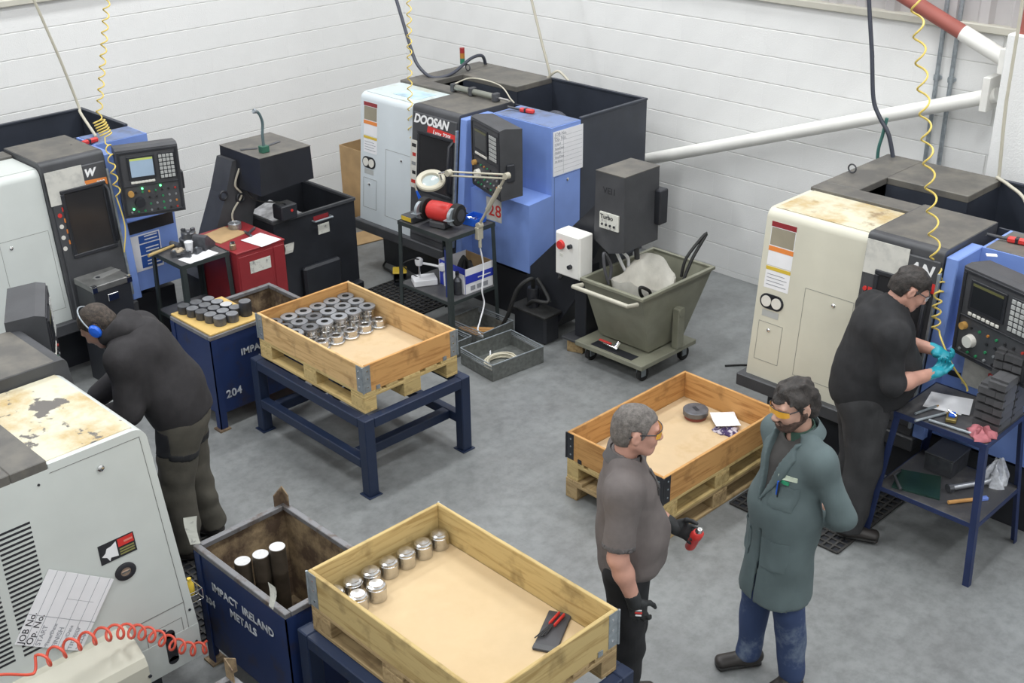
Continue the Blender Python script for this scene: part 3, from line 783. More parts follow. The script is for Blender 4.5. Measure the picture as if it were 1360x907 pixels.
# stand with machined bushes
c1 = rect_c(4.124, 6.725, .8, 1.2); zs1 = .917-.195-.144
stand('dark blue steel stand under the pallet of flanged bushes', (c1[0]-.015, c1[1]-.02, 0), TH+PI/2, zs1, 'pallet stands')
pallet('wooden pallet on the blue stand, carrying the collar of flanged bushes', (*c1, zs1), TH+PI/2, 'pale', 'pallets')
collar('light orange wooden pallet collar with galvanised corners holding flanged bushes', (*c1, zs1+.144), TH+PI/2, 'fresh', m_galv, 'pallet collars', 'orange')
def sheet(label, c, z, m):
    o = MB().box((-.577, -.377, 0), (.577, .377, .005), .001).build('base_sheet', m, None, loc=(*c, z), rz=TH+PI/2)
    return tag(o, label, 'board', 'collar base sheets')
sheet('plywood sheet lining the collar of flanged bushes', c1, zs1+.1445, m_ply)
# floor pallets
c2 = rect_c(4.9635, 4.5461, 1.2, .8)
pallet('lower wooden pallet of the pair on the floor', (c2[0]-.006, c2[1]+.004, 0), TH, 'grey', 'pallets')
pallet('upper wooden pallet of the pair on the floor, under the worn orange collar', (*c2, .1442), TH, 'pale', 'pallets')
collar('worn orange wooden pallet collar with black corners on floor pallets', (*c2, .289), TH, 'orange', m_black, 'pallet collars')
o = sheet('pale plywood sheet lining the worn orange collar', c2, .289, m_ply); o.rotation_euler.z = TH
# foreground pallet
z3 = 1.019; c3 = rect_c(2.5172, 3.922, .8, 1.2); zs3 = z3-.195-.144
stand('dark blue steel stand under the pallet of domed billets', (*c3, 0), TH+PI/2, zs3, 'pallet stands')
pallet('wooden pallet on the blue stand, carrying the collar of domed billets', (*c3, zs3+.0002), TH+PI/2, 'grey', 'pallets')
collar('pale yellow wooden pallet collar holding nine domed billets', (*c3, zs3+.1445), TH+PI/2, 'pale', m_galv, 'pallet collars')
sheet('smooth tan hardboard sheet lining the collar of domed billets', c3, zs3+.1447, m_hard)

# ------------------------------------------------------------------ parts in the collars
# flanged bush: flange below, bored body above
bush = MB().lathe([(.026, 0), (.058, 0), (.060, .002), (.060, .014), (.058, .016), (.049, .018), (.048, .030), (.050, .032), (.050, .060), (.048, .062), (.029, .062), (.026, .059), (.026, 0)], 26)
me_b = bush.mesh('flanged_bush', m_steel, 35)
m_flange = mat('flange_grey', (.30, .31, .33), .42, .6, var=.1, scale=25, rnd=.5)
up = MB()
up.lathe([(.026, .062), (.026, .003), (.029, 0), (.048, 0), (.050, .002), (.050, .030), (.048, .032), (.049, .044)], 26)
me_u = up.mesh('flanged_bush', m_steel, 35)
fl_ = MB().lathe([(.026, .044), (.058, .044), (.060, .046), (.060, .060), (.058, .062), (.026, .062)], 26)
me_f = fl_.mesh('flange', m_flange, 35)
def p_at(q, z): v = at(q, 'z', z); return v
zb = zs1+.1445+.0055
ax = (math.cos(TH), math.sin(TH)); ay = (-math.sin(TH), math.cos(TH))
lab_low = 'bright flanged steel bush standing flange down on the plywood'
o0 = Vector((4.124, 6.725, 0))
def loc1(i, j):
    dx = .083+.1245*i; dy = -.085-.127*j
    return (o0.x+dx*ax[0]+dy*ay[0], o0.y+dx*ax[1]+dy*ay[1])
for j in range(4):
    for i in range(6):
        x, y = loc1(i, j); jx, jy = random.uniform(-.0012, .0012), random.uniform(-.0012, .0012)
        if j < 3 or i < 6:
            o = bpy.data.objects.new('flanged_bush', me_b); C.objects.link(o); o.location = (x+jx, y+jy, zb); o.rotation_euler.z = random.uniform(0, 6)
            tag(o, 'bright flanged steel bush at the open edge of the batch' if j == 3 else 'bright flanged steel bush in the lower layer under another bush', 'bush', 'flanged bushes')
        if j < 3:
            t = bpy.data.objects.new('flanged_bush', me_u); C.objects.link(t); t.location = (x, y, zb+.0622); t.rotation_euler.z = random.uniform(0, 6)
            tag(t, 'grey flanged steel bush stacked flange up on another bush', 'bush', 'flanged bushes')
            f = bpy.data.objects.new('flange', me_f); C.objects.link(f); f.parent = t
# domed billets in the foreground collar
dm = MB().lathe([(0, 0), (.046, 0), (.048, .002), (.048, .066), (.0455, .069), (.0455, .074), (.0435, .078), (.034, .082), (.033, .0855), (0, .088)], 28)
me_d = dm.mesh('domed_billet', m_steel, 30)
zb3 = zs3+.1447+.0055
pts = [(449, 776), (472.6, 765), (497, 752), (519, 742), (541, 731), (562, 720), (583, 707), (476, 782), (500, 770)]
for k, q in enumerate(pts):
    p = p_at(q, zb3+.085)
    if k < 7: p = Vector((2.517+.078+.1075*k, 3.922-.085-.002*k, 0))
    else: p = Vector((2.517+.135+.1075*(k-7), 3.922-.19-.002*(k-7), 0))
    o = bpy.data.objects.new('domed_billet', me_d); C.objects.link(o); o.location = (p.x, p.y, zb3)
    tag(o, ('domed machined steel billet in the row along the collar board' if k < 7 else 'domed machined steel billet standing out in front of the row'), 'billet', 'domed steel billets')
# ------------------------------------------------------------------ steel bins
m_letter = mat('stencil_white', (.55, .58, .62), .7, var=.25, scale=40)
def steel_bin(label, loc, rz, lettering, L=.86, W=.56, H=.75):
    """stillage: local x along the length, lettered long side at -y, origin floor centre"""
    t = thing('steel_bin', label, 'bin', loc, rz, 'blue steel bins')
    a, b, z0 = L/2, W/2, .13
    for s in (-1, 1):
        MB().box((-a, s*b-.003*(s+1), z0), (a, s*b-.003*(s-1), H-.01)).build('long_side', m_binbl, t)
        MB().box((-a+.004, s*(b-.008), z0), (a-.004, s*(b-.006), H-.01)).build('long_lining', m_rust, t)
        MB().box((s*a-.003*(s+1), -b+.007, z0), (s*a-.003*(s-1), b-.007, H-.01)).build('short_side', m_binbl, t)
        MB().box((s*(a-.008), -b+.009, z0), (s*(a-.0065), b-.009, H-.01)).build('short_lining', m_rust, t)
    MB().box((-a+.01, -b+.01, z0), (a-.01, b-.01, z0+.006)).build('bottom', m_rust, t)
    rm = MB()
    for s in (-1, 1):
        rm.box((-a-.004, s*(b+.006), H-.03), (a+.004, s*(b-.028), H), .003)
        rm.box((s*(a+.006), -b+.03, H-.03), (s*(a-.028), b-.03, H), .003)
    rm.build('rim', m_rim, t)
    for sx in (-1, 1):
        for sy in (-1, 1):
            pm = MB()
            pm.box((sx*(a+.008), sy*(b+.008), .012), (sx*(a-.05), sy*(b+.001), H-.03)); pm.box((sx*(a+.008), sy*(b+.008), .012), (sx*(a+.001), sy*(b-.05), H-.03))
            pm.build('corner_post', m_binbl, t)
            MB().prism([(sx*(a-.06), sy*(b-.06)), (sx*(a+.03), sy*(b-.06)), (sx*(a+.03), sy*(b+.03)), (sx*(a-.06), sy*(b+.03))][::(1 if sx*sy > 0 else -1)], 0, .012, 'xy').build('foot', m_rust, t)
    for (s, sz, x, z) in lettering:
        text(s, sz, m_letter, t, (x, -b-.0005-.0035, z), (1, 0, 0), (0, 0, 1), bold=.002, spacing=1.05)
    return t
def horn(t, x, y, H=.75):
    MB().prism([(-.03, 0), (.03, 0), (.03, .085), (0, .11), (-.03, .085)], -.003, .003, 'xz').prism([(-.03, 0), (.03, 0), (.03, .085), (0, .11), (-.03, .085)], -.003, .003, 'yz') 
    a = MB().prism([(0, 0), (.055, 0), (.055, .07), (0, .105)], y, y+.006, 'xz', M=Matrix.Translation((x, 0, H))).prism([(y, 0), (y+.055*(-1 if y > 0 else 1), 0), (y+.055*(-1 if y > 0 else 1), .07), (y, .105)], 0, .006, 'yz', M=Matrix.Translation((x, 0, H)))
    a.build('stacking_horn', m_rust, t)
binA = steel_bin('blue steel bin holding three tall dark bars, marked IMPACT IRELAND METALS', (2.72, 4.43, 0), -PI/2,
    [('IMPACT', .066, -.27, .54), ('IRELAND', .066, .005, .54), ('METALS', .066, -.12, .455), ('204', .06, -.36, .42)], L=.80, W=.56)
horn(binA, -.40, .27)
binB = steel_bin('blue steel bin numbered 204, part covered by a plywood lid', (4.285, 7.19, 0), 0, [('IMPACT', .070, -.20, .53), ('IRELAND', .070, .09, .53), ('METALS', .070, -.06, .44), ('204', .085, -.36, .24)], L=.86, W=.52)
binC = steel_bin('blue steel bin beside the pump cover of the louvred machine', (1.60, 3.58, 0), 0, [], L=.86, W=.56)
horn(binC, .405, .275)
# plywood lid and bars on bin 204
o = MB().box((-.235, -.255, 0), (.20, .275, .014), .002).build('plywood_lid', stained('yellow_ply', (.62, .42, .14), (.5, .33, .12), 6, .5, .75), None, loc=(4.10, 7.19, .7505))
tag(o, 'yellowish plywood lid lying on the bin numbered 204', 'board')
me_s = MB().lathe([(0, 0), (.043, 0), (.045, .002), (.045, .058), (.043, .060), (0, .060)], 24).mesh('steel_slug', m_dsteel, 30)
me_st = MB().lathe([(0, 0), (.043, 0), (.045, .002), (.045, .108), (.043, .110), (0, .110)], 24).mesh('steel_slug', m_dsteel, 30)
me_top = MB().lathe([(0, .0602), (.0425, .0602), (.0425, .0608), (0, .0608)], 24).mesh('sawn_face', m_msteel, 30)
me_topb = MB().lathe([(0, .0602), (.0425, .0602), (.0425, .0608), (0, .0608)], 24).mesh('sawn_face', mat('bright_sawn', (.72, .72, .72), .35, .5), 30)
me_topt = MB().lathe([(0, .1102), (.0425, .1102), (.0425, .1108), (0, .1108)], 24).mesh('sawn_face', m_msteel, 30)
for r in range(5):
    for c in range(3):
        x = 3.945+.096*c+.034*r*.5; y = 7.405-.092*r-.012*c
        tall = (r == 4 and c == 2); br = (r == 2 and c == 2)
        o = bpy.data.objects.new('steel_slug', me_st if tall else me_s); C.objects.link(o); o.location = (x+(.03 if tall else 0), y+(.03 if tall else 0), .7648)
        tag(o, 'taller dark steel slug at the edge of the plywood lid' if tall else ('dark steel slug with a bright sawn face among the slugs' if br else 'short dark steel slug standing on the plywood lid'), 'slug', 'steel slugs')
        f = bpy.data.objects.new('sawn_face', me_topt if tall else (me_topb if br else me_top)); C.objects.link(f); f.parent = o
# tall bars in bin A
for i, (q, lab) in enumerate((((322, 745), 'tall dark steel bar in the blue bin, shortest of the three'), ((346, 736), 'tall dark steel bar in the blue bin, between two others'), ((368, 726), 'tall dark steel bar in the blue bin, tallest of the three'))):
    h = (.60, .63, .66)[i]; p = p_at(q, .136+h)
    t = thing('steel_bar', lab, 'bar', (p.x, p.y, .1365), group='tall steel bars')
    MB().lathe([(0, 0), (.041, 0), (.043, .003), (.043, h-.15), (.0435, h-.148), (.0435, h-.145), (.043, h-.143), (.043, h-.003), (.041, h), (0, h)], 26).build('shaft', mat('scaled_bar', (.085, .07, .055), .5, .5, var=.25, scale=9), t, smooth=30)
    MB().lathe([(0, h+.0003), (.0405, h+.0003), (.0405, h+.001), (0, h+.001)], 26).build('sawn_face', mat('sawn_silver', (.60, .60, .60), .4, .6, var=.06, scale=60), t)
# tags on the bins
m_tag = stained('printed_tag', (.66, .66, .60), (.2, .2, .2), 30, .55, .7, rough=.8)
def paper_tag(label, loc, rz, w, h, lean, parent=None):
    vs = []; fs = []; n = 5
    for i in range(n+1):
        t = i/n
        for s, xx in ((0, -w/2), (1, w/2)): vs.append((xx+.01*math.sin(3*t+s), lean*t*t+.004*s*math.sin(5*t), h*(1-t)*1.0))
    for i in range(n): fs.append((2*i, 2*i+1, 2*i+3, 2*i+2))
    mb = MB().add(vs, fs); vs2 = [(x, y+.001, z) for (x, y, z) in vs]; mb.add(vs2, [tuple(reversed(f)) for f in fs])
    o = mb.build('paper_tag', m_tag, None, loc=loc, rz=rz)
    return tag(o, label, 'tag')
p = p_at((376, 800), .70); paper_tag('printed white tag on the rim near the three tall bars', (2.425, 4.10, .765), R(-90), .05, .13, -.012)
paper_tag('creased printed tag at the bin corner below the bent worker', (2.46, 4.858, .752), R(150), .06, .15, .03)
paper_tag('small printed tag hung at the end of the black chip bin', (5.40, 8.165, .60), R(0), .09, .09, .01)
# ------------------------------------------------------------------ tables
def work_table(label, x0, x1, y0, y1, h, m, mtop, zs, splay=.06, r=.02, lip=.03):
    cx, cy = (x0+x1)/2, (y0+y1)/2; a, b = (x1-x0)/2, (y1-y0)/2
    t = thing('work_table', label, 'table', (cx, cy, 0))
    MB().box((-a, -b, h-.012), (a, b, h), .002).build('table_top', mtop, t)
    lp = MB()
    for s in (-1, 1):
        lp.box((-a-.004, s*(b+.004), h-lip), (a+.004, s*b, h+.004)); lp.box((s*(a+.004), -b, h-lip), (s*a, b, h+.004))
    lp.build('edge_angle', m, t)
    sh = 1-zs/h; ea, eb = a+splay*sh, b+splay*sh
    for sx in (-1, 1):
        for sy in (-1, 1):
            vs = []
            for z, k in ((0, splay), (h-.012, 0)):
                X, Y = sx*(a+k), sy*(b+k); w = .038
                vs += [(X, Y, z), (X-sx*w, Y, z), (X-sx*w, Y-sy*.005, z), (X-sx*.005, Y-sy*.005, z), (X-sx*.005, Y-sy*w, z), (X, Y-sy*w, z)]
            n = 6; fs = [(i, (i+1) % n, n+(i+1) % n, n+i) for i in range(n)] + [(0,3,2,1), (0,5,4,3), (6,7,8,9), (6,9,10,11)]
            if sx*sy > 0: fs = [tuple(reversed(f)) for f in fs]
            MB().add(vs, fs).build('leg', m, t)
    MB().box((-ea+.006, -eb+.006, zs-.01), (ea-.006, eb-.006, zs), .002).build('shelf', mtop, t)
    lp = MB()
    for s in (-1, 1):
        lp.box((-ea, s*eb, zs-.03), (ea, s*(eb-.005), zs-.002)); lp.box((s*ea, -eb+.006, zs-.03), (s*(ea-.005), eb-.006, zs-.002))
    lp.build('shelf_angle', m, t)
    return t
m_ttop = stained('oily_steel_top', (.07, .07, .075), (.16, .15, .14), 6, .5, .8, rough=.45)
m_tgrey = mat('table_dark_green', (.035, .045, .045), .5, var=.1)
m_tblue = mat('table_blue', (.012, .024, .085), .5, var=.12)
TB1 = work_table('black steel table cluttered with chuck parts beside red cabinet', 4.24, 4.66, 7.90, 8.36, .90, m_tgrey, m_ttop, .40, .02)
TB2 = work_table('dark steel table carrying the red bench grinder and magnifier lamp', 5.95, 6.46, 6.74, 7.36, .95, m_tgrey, m_ttop, .40, .02)
TB3 = work_table('blue steel table holding grey jaw blocks and loose papers', 5.93, 6.43, 2.27, 2.83, .90, m_tblue, m_ttop, .40, .07)

# red cabinet beside the first table
t = thing('tool_cabinet', 'red steel cabinet with a paper label on its door', 'cabinet', (4.905, 8.12, 0))
MB().box((-.225, -.30, 0), (.225, .30, .885), .006).build('body', m_red, t)
MB().box((-.215, -.306, .06), (.10, -.30, .86), .003).build('door', m_red, t)
MB().box((.115, -.306, .06), (.215, -.30, .86), .003).build('side_panel', m_red, t)
MB().box((-.12, -.309, .70), (.075, -.306, .80)).build('label_plate', m_tag, t)
MB().box((.13, -.33, .32), (.19, -.306, .38), .006).build('latch_box', m_dgrey, t)
MB().box((-.23, -.305, .885), (.23, .305, .90), .003).build('top', m_red, t)
def flat_sheet(label, loc, w, h, rz, m=None, name='paper_sheet', curl=.004):
    n = 6; vs = []; fs = []
    for i in range(n+1):
        for j in range(n+1):
            u, v = i/n-.5, j/n-.5; vs.append((u*w, v*h, .0015+curl*(abs(u*2)**3*.6+max(0, v)*abs(math.sin(4*u))*.8)))
    for i in range(n):
        for j in range(n): a = i*(n+1)+j; fs.append((a, a+n+1, a+n+2, a+1))
    mb = MB().add(vs, fs); mb.add([(x, y, z-.0012) for (x, y, z) in vs], [tuple(reversed(f)) for f in fs])
    o = mb.build(name, m or m_paper, None, loc=loc, rz=rz)
    return tag(o, label, 'paper')
flat_sheet('white drawing sheet on the red cabinet', (4.985, 7.93, .900), .21, .25, R(8))
flat_sheet('white drawing sheet on the cluttered black table', (4.44, 7.985, .900), .28, .15, R(8))
o = tag(MB().box((-.15, -.13, 0), (.15, .13, .006)).build('cardboard_sheet', m_card, None, loc=(4.83, 8.25, .9005), rz=R(12)), 'flattened cardboard on the red cabinet', 'cardboard')
o = thing('polishing_disc', 'grey round steel pot standing on the red cabinet', 'pot', (4.99, 8.31, .9))
MB().lathe([(0, 0), (.052, 0), (.054, .004), (.054, .05), (.048, .054), (.044, .05), (.02, .046), (0, .046)], 22).build('body', m_msteel, o, smooth=30)
MB().cyl((0, 0, .046), (0, 0, .062), .012, n=10).build('stud', m_chrome, o)
for (x, y, a, l, lab) in ((5.03, 8.14, .6, .13, 'grey lathe tool bit lying beside the steel pot'), (4.98, 8.10, 1.4, .11, 'grey lathe tool bit lying beside white drawing sheet')):
    o = thing('tool_bit', lab, 'tool', (x, y, .9), a)
    MB().box((-l/2, -.01, 0), (l/2, .01, .018), .002).build('shank', m_dsteel, o); MB().prism([(l/2-.002, -.009), (l/2+.03, -.004), (l/2+.03, .004), (l/2-.002, .009)], .002, .016, 'xy').build('tip', m_msteel, o)
# chuck, jaws, cup, hammer and rag on the table
o = thing('lathe_chuck', 'grey three-step lathe chuck on the cluttered black table', 'chuck', (4.545, 8.285, .9))
MB().lathe([(0, 0), (.075, 0), (.078, .003), (.078, .05), (.075, .053), (.058, .056), (.058, .10), (.055, .103), (.022, .103), (.02, .1), (.02, .06), (0, .06)], 26).build('body', m_msteel, o, smooth=30)
for k in range(3): MB().box((.025, -.012, .10), (.06, .012, .125), .003, M=Matrix.Rotation(2*PI*k/3, 4, 'Z')).build('jaw', m_dsteel, o)
o = thing('foam_cup', 'white disposable cup on the cluttered black table', 'cup', (4.445, 8.12, .9))
MB().lathe([(0, 0), (.024, 0), (.034, .085), (.036, .087), (.034, .089), (.032, .085), (.023, .004), (0, .004)], 20).build('body', m_paper, o, smooth=30)
o = thing('guide_block', 'dark angled steel block leaning on the cluttered table', 'block', (4.575, 8.12, .9), R(25))
MB().prism([(-.07, 0), (.07, 0), (.075, .03), (-.02, .12), (-.055, .11)], -.06, .06, 'xz').build('body', m_dsteel, o)
for k, (x, y, a) in enumerate(((4.50, 8.06, .4), (4.32, 8.15, 1.2), (4.36, 8.06, 2.2))):
    o = thing('clamp_jaw', ('black chuck jaw beside the white cup', 'black chuck jaw beside the rag', 'black chuck jaw near the table corner')[k], 'jaw', (x, y, .9), a, 'loose chuck jaws')
    MB().prism([(-.055, 0), (.055, 0), (.055, .02), (.02, .02), (.02, .035), (-.015, .035), (-.015, .05), (-.055, .05)], -.016, .016, 'xz').build('body', m_dsteel, o)
    MB().cyl((-.035, 0, .05), (-.035, 0, .056), .009, n=10).build('bolt', m_galv, o)
o = thing('hammer', 'wooden-handled hammer overhanging the black table', 'hammer', (4.30, 8.27, .9), R(12))
MB().tube([(-.15, 0, .022), (-.02, 0, .022), (.12, 0, .022)], [.014, .012, .011], 10).build('handle', wd['pale', 0], o, smooth=50)
MB().cyl((.13, -.05, .024), (.13, .05, .024), .022, n=14).build('head', m_dsteel, o, smooth=40)
o = thing('glass_jar', 'small brass-capped jar between black table and red cabinet', 'jar', (4.715, 7.92, .9))
MB().lathe([(0, 0), (.024, 0), (.026, .004), (.026, .04), (.02, .048), (.02, .052), (0, .052)], 18).build('body', mat('brassy', (.45, .38, .25), .3, .7), o, smooth=30)
MB().cyl((0,0,.052), (0,0,.062), .021, n=16).build('cap', m_chrome, o)
def crumple(label, loc, r, m, name, cat, seed, flat=.35):
    rn = random.Random(seed); mb = MB(); nu, nv = 22, 11; vs = []; fs = []
    ph = [rn.uniform(0, 6) for _ in range(8)]
    for j in range(nv+1):
        th = PI/2*j/nv
        for i in range(nu):
            a = 2*PI*i/nu
            k = 1+.16*math.sin(3*a+ph[0])+.10*math.sin(7*a+ph[1]+4*th)+.07*math.sin(11*a+ph[2]-6*th)
            rr = r*math.cos(th)*k; z = r*flat*math.sin(th)*(1+.35*math.sin(5*a+ph[3]+3*th)+.2*math.sin(9*a+ph[4]))
            vs.append((rr*math.cos(a), rr*math.sin(a), max(.001, z)))
    for j in range(nv):
        for i in range(nu): i2 = (i+1) % nu; fs.append((j*nu+i, j*nu+i2, (j+1)*nu+i2, (j+1)*nu+i))
    mb.add(vs, fs); mb.add([vs[i] for i in range(nu)], [tuple(reversed(range(nu)))])
    o = mb.build(name, m, None, smooth=60, loc=loc); return tag(o, label, cat)
crumple('crumpled beige rag beside the wooden-handled hammer', (4.40, 8.215, .9), .045, mat('beige_rag', (.50, .42, .32), .9, var=.15, scale=20), 'rag', 'rag', 3, .4)
# dark toolbox in front of the left-hand lathe
t = thing('storage_chest', 'black chest with metal-edged lid in front of the lit-screen lathe', 'chest', (3.77, 8.28, 0), R(2))
MB().box((-.155, -.135, 0), (.155, .135, .80), .006).build('body', m_black, t)
ld = MB().box((-.162, -.142, .80), (.162, .142, .85), .005).build('lid', mat('chest_lid', (.17, .17, .165), .4, .4, var=.2, scale=8), t)
for sx in (-1, 1):
    MB().box((sx*.166, -.146, .80), (sx*.125, -.142, .84)).box((sx*.166, -.146, .848), (sx*.125, -.11, .853)).build('corner_cap', m_chrome, ld)
MB().box((-.05, -.148, .70), (.04, -.135, .76), .004).build('hasp', m_chrome, t)
o = thing('steel_gauge_plate', 'flat steel gauge plate with a hole on the chest lid', 'plate', (3.79, 8.29, .8505), R(12))
MB().prism([(-.09, -.02), (-.05, -.045), (.14, -.03), (.14, .03), (-.05, .04), (-.09, .02)], 0, .006, 'xy').build('plate', mat('satin_plate', (.42, .42, .41), .4, .7), o)
MB().cyl((-.055, 0, .006), (-.055, 0, .007), .018, n=14).build('bore', m_black, o)
# ------------------------------------------------------------------ chip conveyor and bin by the left-hand lathe
t = thing('chip_conveyor', 'black inclined chip conveyor with a hooded head over black bin', 'conveyor', (4.72, 8.40, 0))
MB().prism([(-.04, 0), (.40, 0), (.54, .92), (.66, 1.18), (.66, 1.42), (.40, 1.42), (.30, 1.15), (.02, .55), (-.04, .50)], .045, .28, 'xz').build('inclined_trunk', m_dgrey, t)
MB().prism([(.44, 1.50), (.94, 1.50), (.95, 1.22), (.42, 1.19)], -.30, .28, 'xz').build('head_hood', m_black, t)
MB().prism([(.435, 1.50), (.945, 1.50), (.945, 1.505), (.435, 1.505)], -.302, .282, 'xz').build('hood_top', m_hood, t)
for x, z in ((.27, 1.16), (.43, 1.10)):
    tor = MB().tube([(x+.035*math.cos(a), .03, z+.035*math.sin(a)) for a in [2*PI*i/14 for i in range(15)]], .011, 8); tor.build('lifting_eye', m_black, t, smooth=50)
mt = MB().box((.60, -.30, .92), (.76, -.16, 1.05), .01).build('gear_motor', m_black, t); MB().cyl((.70, -.301, 1.0), (.70, -.306, 1.0), .012, n=10).build('red_button', m_redp, mt)
MB().tube(smooth_path([(.43, -.0, 1.36), (.39, .03, 1.22), (.44, .03, 1.12), (.33, .03, .98), (.36, .03, .80)], 6), .009, 6).build('hose', m_tubew, t, smooth=50)
MB().tube(smooth_path([(.43, -.0, 1.36), (.46, -.10, 1.12), (.62, -.26, 1.08), (.68, -.25, 1.04)], 6), .007, 6).build('cable', m_rubber, t, smooth=50)
# coolant nozzle stood on the hood
o = thing('coolant_nozzle', 'green magnetic base with jointed coolant hose on conveyor hood', 'nozzle', (5.29, 8.22, 1.5055))
MB().box((-.035, -.03, 0), (.035, .03, .055), .004).build('magnet_base', mat('dark_green', (.03, .12, .08), .5), o)
MB().tube(smooth_path([(0, 0, .055), (.0, 0, .15), (.012, .0, .24), (-.005, .0, .31), (-.03, 0, .345)], 6), .012, 8).build('hose', mat('teal_grey', (.10, .15, .16), .5), o, smooth=50)
MB().lathe([(.012, 0), (.022, .03), (.018, .035), (0, .03)], 10, M=frame((-.03, 0, .34), (0, 1, 0), (-.8, 0, .4))).build('nozzle_tip', m_galv, o)
for (x, y, a, l, lab) in ((5.25, 8.38, R(-30), .14, 'short dark bar lying on conveyor hood, nearer the hose'), (5.47, 8.36, R(12), .16, 'flat dark strip lying on conveyor hood')):
    o = MB().box((-l/2, -.016, 0), (l/2, .016, .006), .002).build('steel_strip', m_dsteel, None, loc=(x, y, 1.5055), rz=a); tag(o, lab, 'strip')
# black open bin
def open_bin(label, x0, x1, y0, y1, z0, h, m):
    cx, cy = (x0+x1)/2, (y0+y1)/2; a, b = (x1-x0)/2, (y1-y0)/2
    t = thing('chip_bin', label, 'bin', (cx, cy, 0))
    for s in (-1, 1):
        MB().box((-a, s*b, z0), (a, s*(b-.006), h)).build('long_side', m, t); MB().box((s*a, -b+.006, z0), (s*(a-.006), b-.006, h)).build('short_side', m, t)
    MB().box((-a+.006, -b+.006, z0), (a-.006, b-.006, z0+.008)).build('bottom', m, t)
    rm = MB()
    for s in (-1, 1):
        rm.box((-a-.012, s*(b+.012), h-.03), (a+.012, s*(b-.012), h), .004); rm.box((s*(a+.012), -b+.014, h-.03), (s*(a-.012), b-.014, h), .004)
    rm.build('rim', m_dgrey, t)
    return t
t = open_bin('deep black chip bin standing under the conveyor hood', 5.30, 6.16, 8.22, 9.00, .12, .90, m_black)
MB().box((-.43, -.46, .02), (.43, .30, .12), .01).build('base_frame', m_black, t)
MB().box((-.20, -.455, .12), (.20, -.39, .42), .02).build('pedal_cover', m_black, t)
for sx in (-.3, .3):
    for sy in (-.3, .25): MB().cyl((sx, sy-.015, .04), (sx, sy+.015, .04), .04, n=14).build('castor', m_rubber, t)
hd = MB().tube([(-.03, -.39, .80), (-.03, -.43, .80), (.16, -.43, .80), (.16, -.39, .80)], .009, 8).build('handle', m_galv, t); MB().box((-.02, -.3945, .795), (.14, -.391, .835)).build('red_label', m_red, t)
MB().box((.02, -.3945, .66), (.14, -.391, .75)).build('paper_label', m_tag, t)
# sheet-metal chute lying in it, and swarf
o = thing('chute_sheet', 'bright bent sheet-metal chute leaning inside the black chip bin', 'chute', (5.74, 8.53, .1285))
MB().prism([(-.31, .66), (-.31, .675), (-.08, .74), (.02, .66), (.16, .0), (.15, .0), (.01, .645), (-.085, .72)], -.30, .26, 'xz').build('sheet', mat('scratched_sheet', (.50, .50, .52), .3, .8, var=.25, scale=14), o)
# cardboard cartons behind
def carton(label, x, y, z, sx, sy, sz, rz=0, open_top=True, m=None):
    t = thing('cardboard_box', label, 'box', (x, y, z), rz, None); m = m or m_card; a, b = sx/2, sy/2
    for s in (-1, 1):
        MB().box((-a, s*b, 0), (a, s*(b-.006), sz)).build('side', m, t); MB().box((s*a, -b+.006, 0), (s*(a-.006), b-.006, sz)).build('side', m, t)
    MB().box((-a+.006, -b+.006, 0), (a-.006, b-.006, .006)).build('bottom', m, t)
    if not open_top: MB().box((-a+.004, -b+.004, sz-.006), (a-.004, b-.004, sz+.001)).build('top_flap', m, t)
    return t
ct = carton('tall open cardboard box standing behind the corner lathe', 7.40, 9.62, 0, .34, .42, .82)
carton('low closed cardboard box between chip bin and corner', 6.85, 9.75, 0, .46, .40, .30, open_top=False)
o = tag(MB().box((-.19, -.16, 0), (.19, .16, .012), .003).build('cardboard_sheet', m_card, None, loc=(7.02, 9.26, .0005), rz=R(-10)), 'flattened cardboard on the floor behind black bin', 'cardboard')
# ------------------------------------------------------------------ conveyor head and electrical box by the corner lathe
t = thing('chip_conveyor', 'black chip conveyor with boxy head above the olive trolley', 'conveyor', (6.84, 5.66, 0))
MB().prism([(-.15, .96), (-.14, 1.556), (.145, 1.556), (.155, 1.0), (.0, .92)], -.20, .21, 'yz').build('head_box', m_dgrey, t)
MB().prism([(-.142, 1.556), (.147, 1.556), (.147, 1.562), (-.142, 1.562)], -.202, .212, 'yz').build('head_top', m_hood, t)
MB().prism([(.10, .98), (.14, 1.30), (.92, .52), (.92, .08), (.60, .08), (.38, .40)], -.17, .17, 'yz').build('inclined_trunk', m_black, t)
MB().box((.16, -.20, 1.10), (.26, -.05, 1.38), .008).build('side_drive', m_black, t)
MB().box((.18, -.135, 1.13), (.235, -.06, 1.20)).build('drive_window', m_galv, t)
MB().box((-.215, -.10, 1.12), (-.2, .09, 1.25), .002).build('maker_plate', m_tag, t)
text('Turbo', .05, m_ink, t, (-.2165, .08, 1.20), (0, -1, 0), (0, 0, 1), bold=.001)
for k in range(4): MB().cyl((-.214, .06-.04*k, 1.155), (-.222, .06-.04*k, 1.155), .010, n=8).build('plate_knob', m_black, t)
text('VEI1', .07, m_ink, t, (-.2015, .07, 1.40), (0, -1, 0), (0, 0, 1))
MB().box((-.22, .21, .12), (-.06, .33, .95), .006).build('support_leg', m_black, t)
MB().box((-.30, .20, .10), (-.03, .40, .12), .003).build('foot_plate', m_dgrey, t)
MB().tube([(-.10+.03*math.cos(a), .18, 1.32+.045*math.sin(a)) for a in [2*PI*i/14 for i in range(15)]], .011, 8).build('lifting_eye', m_black, t, smooth=50)
MB().cyl((.09, -.03, .98), (.10, -.04, .80), .022, n=10).build('drop_tube', m_dgrey, t)
o = tag(MB().box((-.10, -.07, 0), (.10, .07, .0995), .004).build('wood_block', wd['grey', 0], None, loc=(6.66, 5.97, 0), rz=R(20)), 'wooden packing block under the conveyor foot plate', 'block')
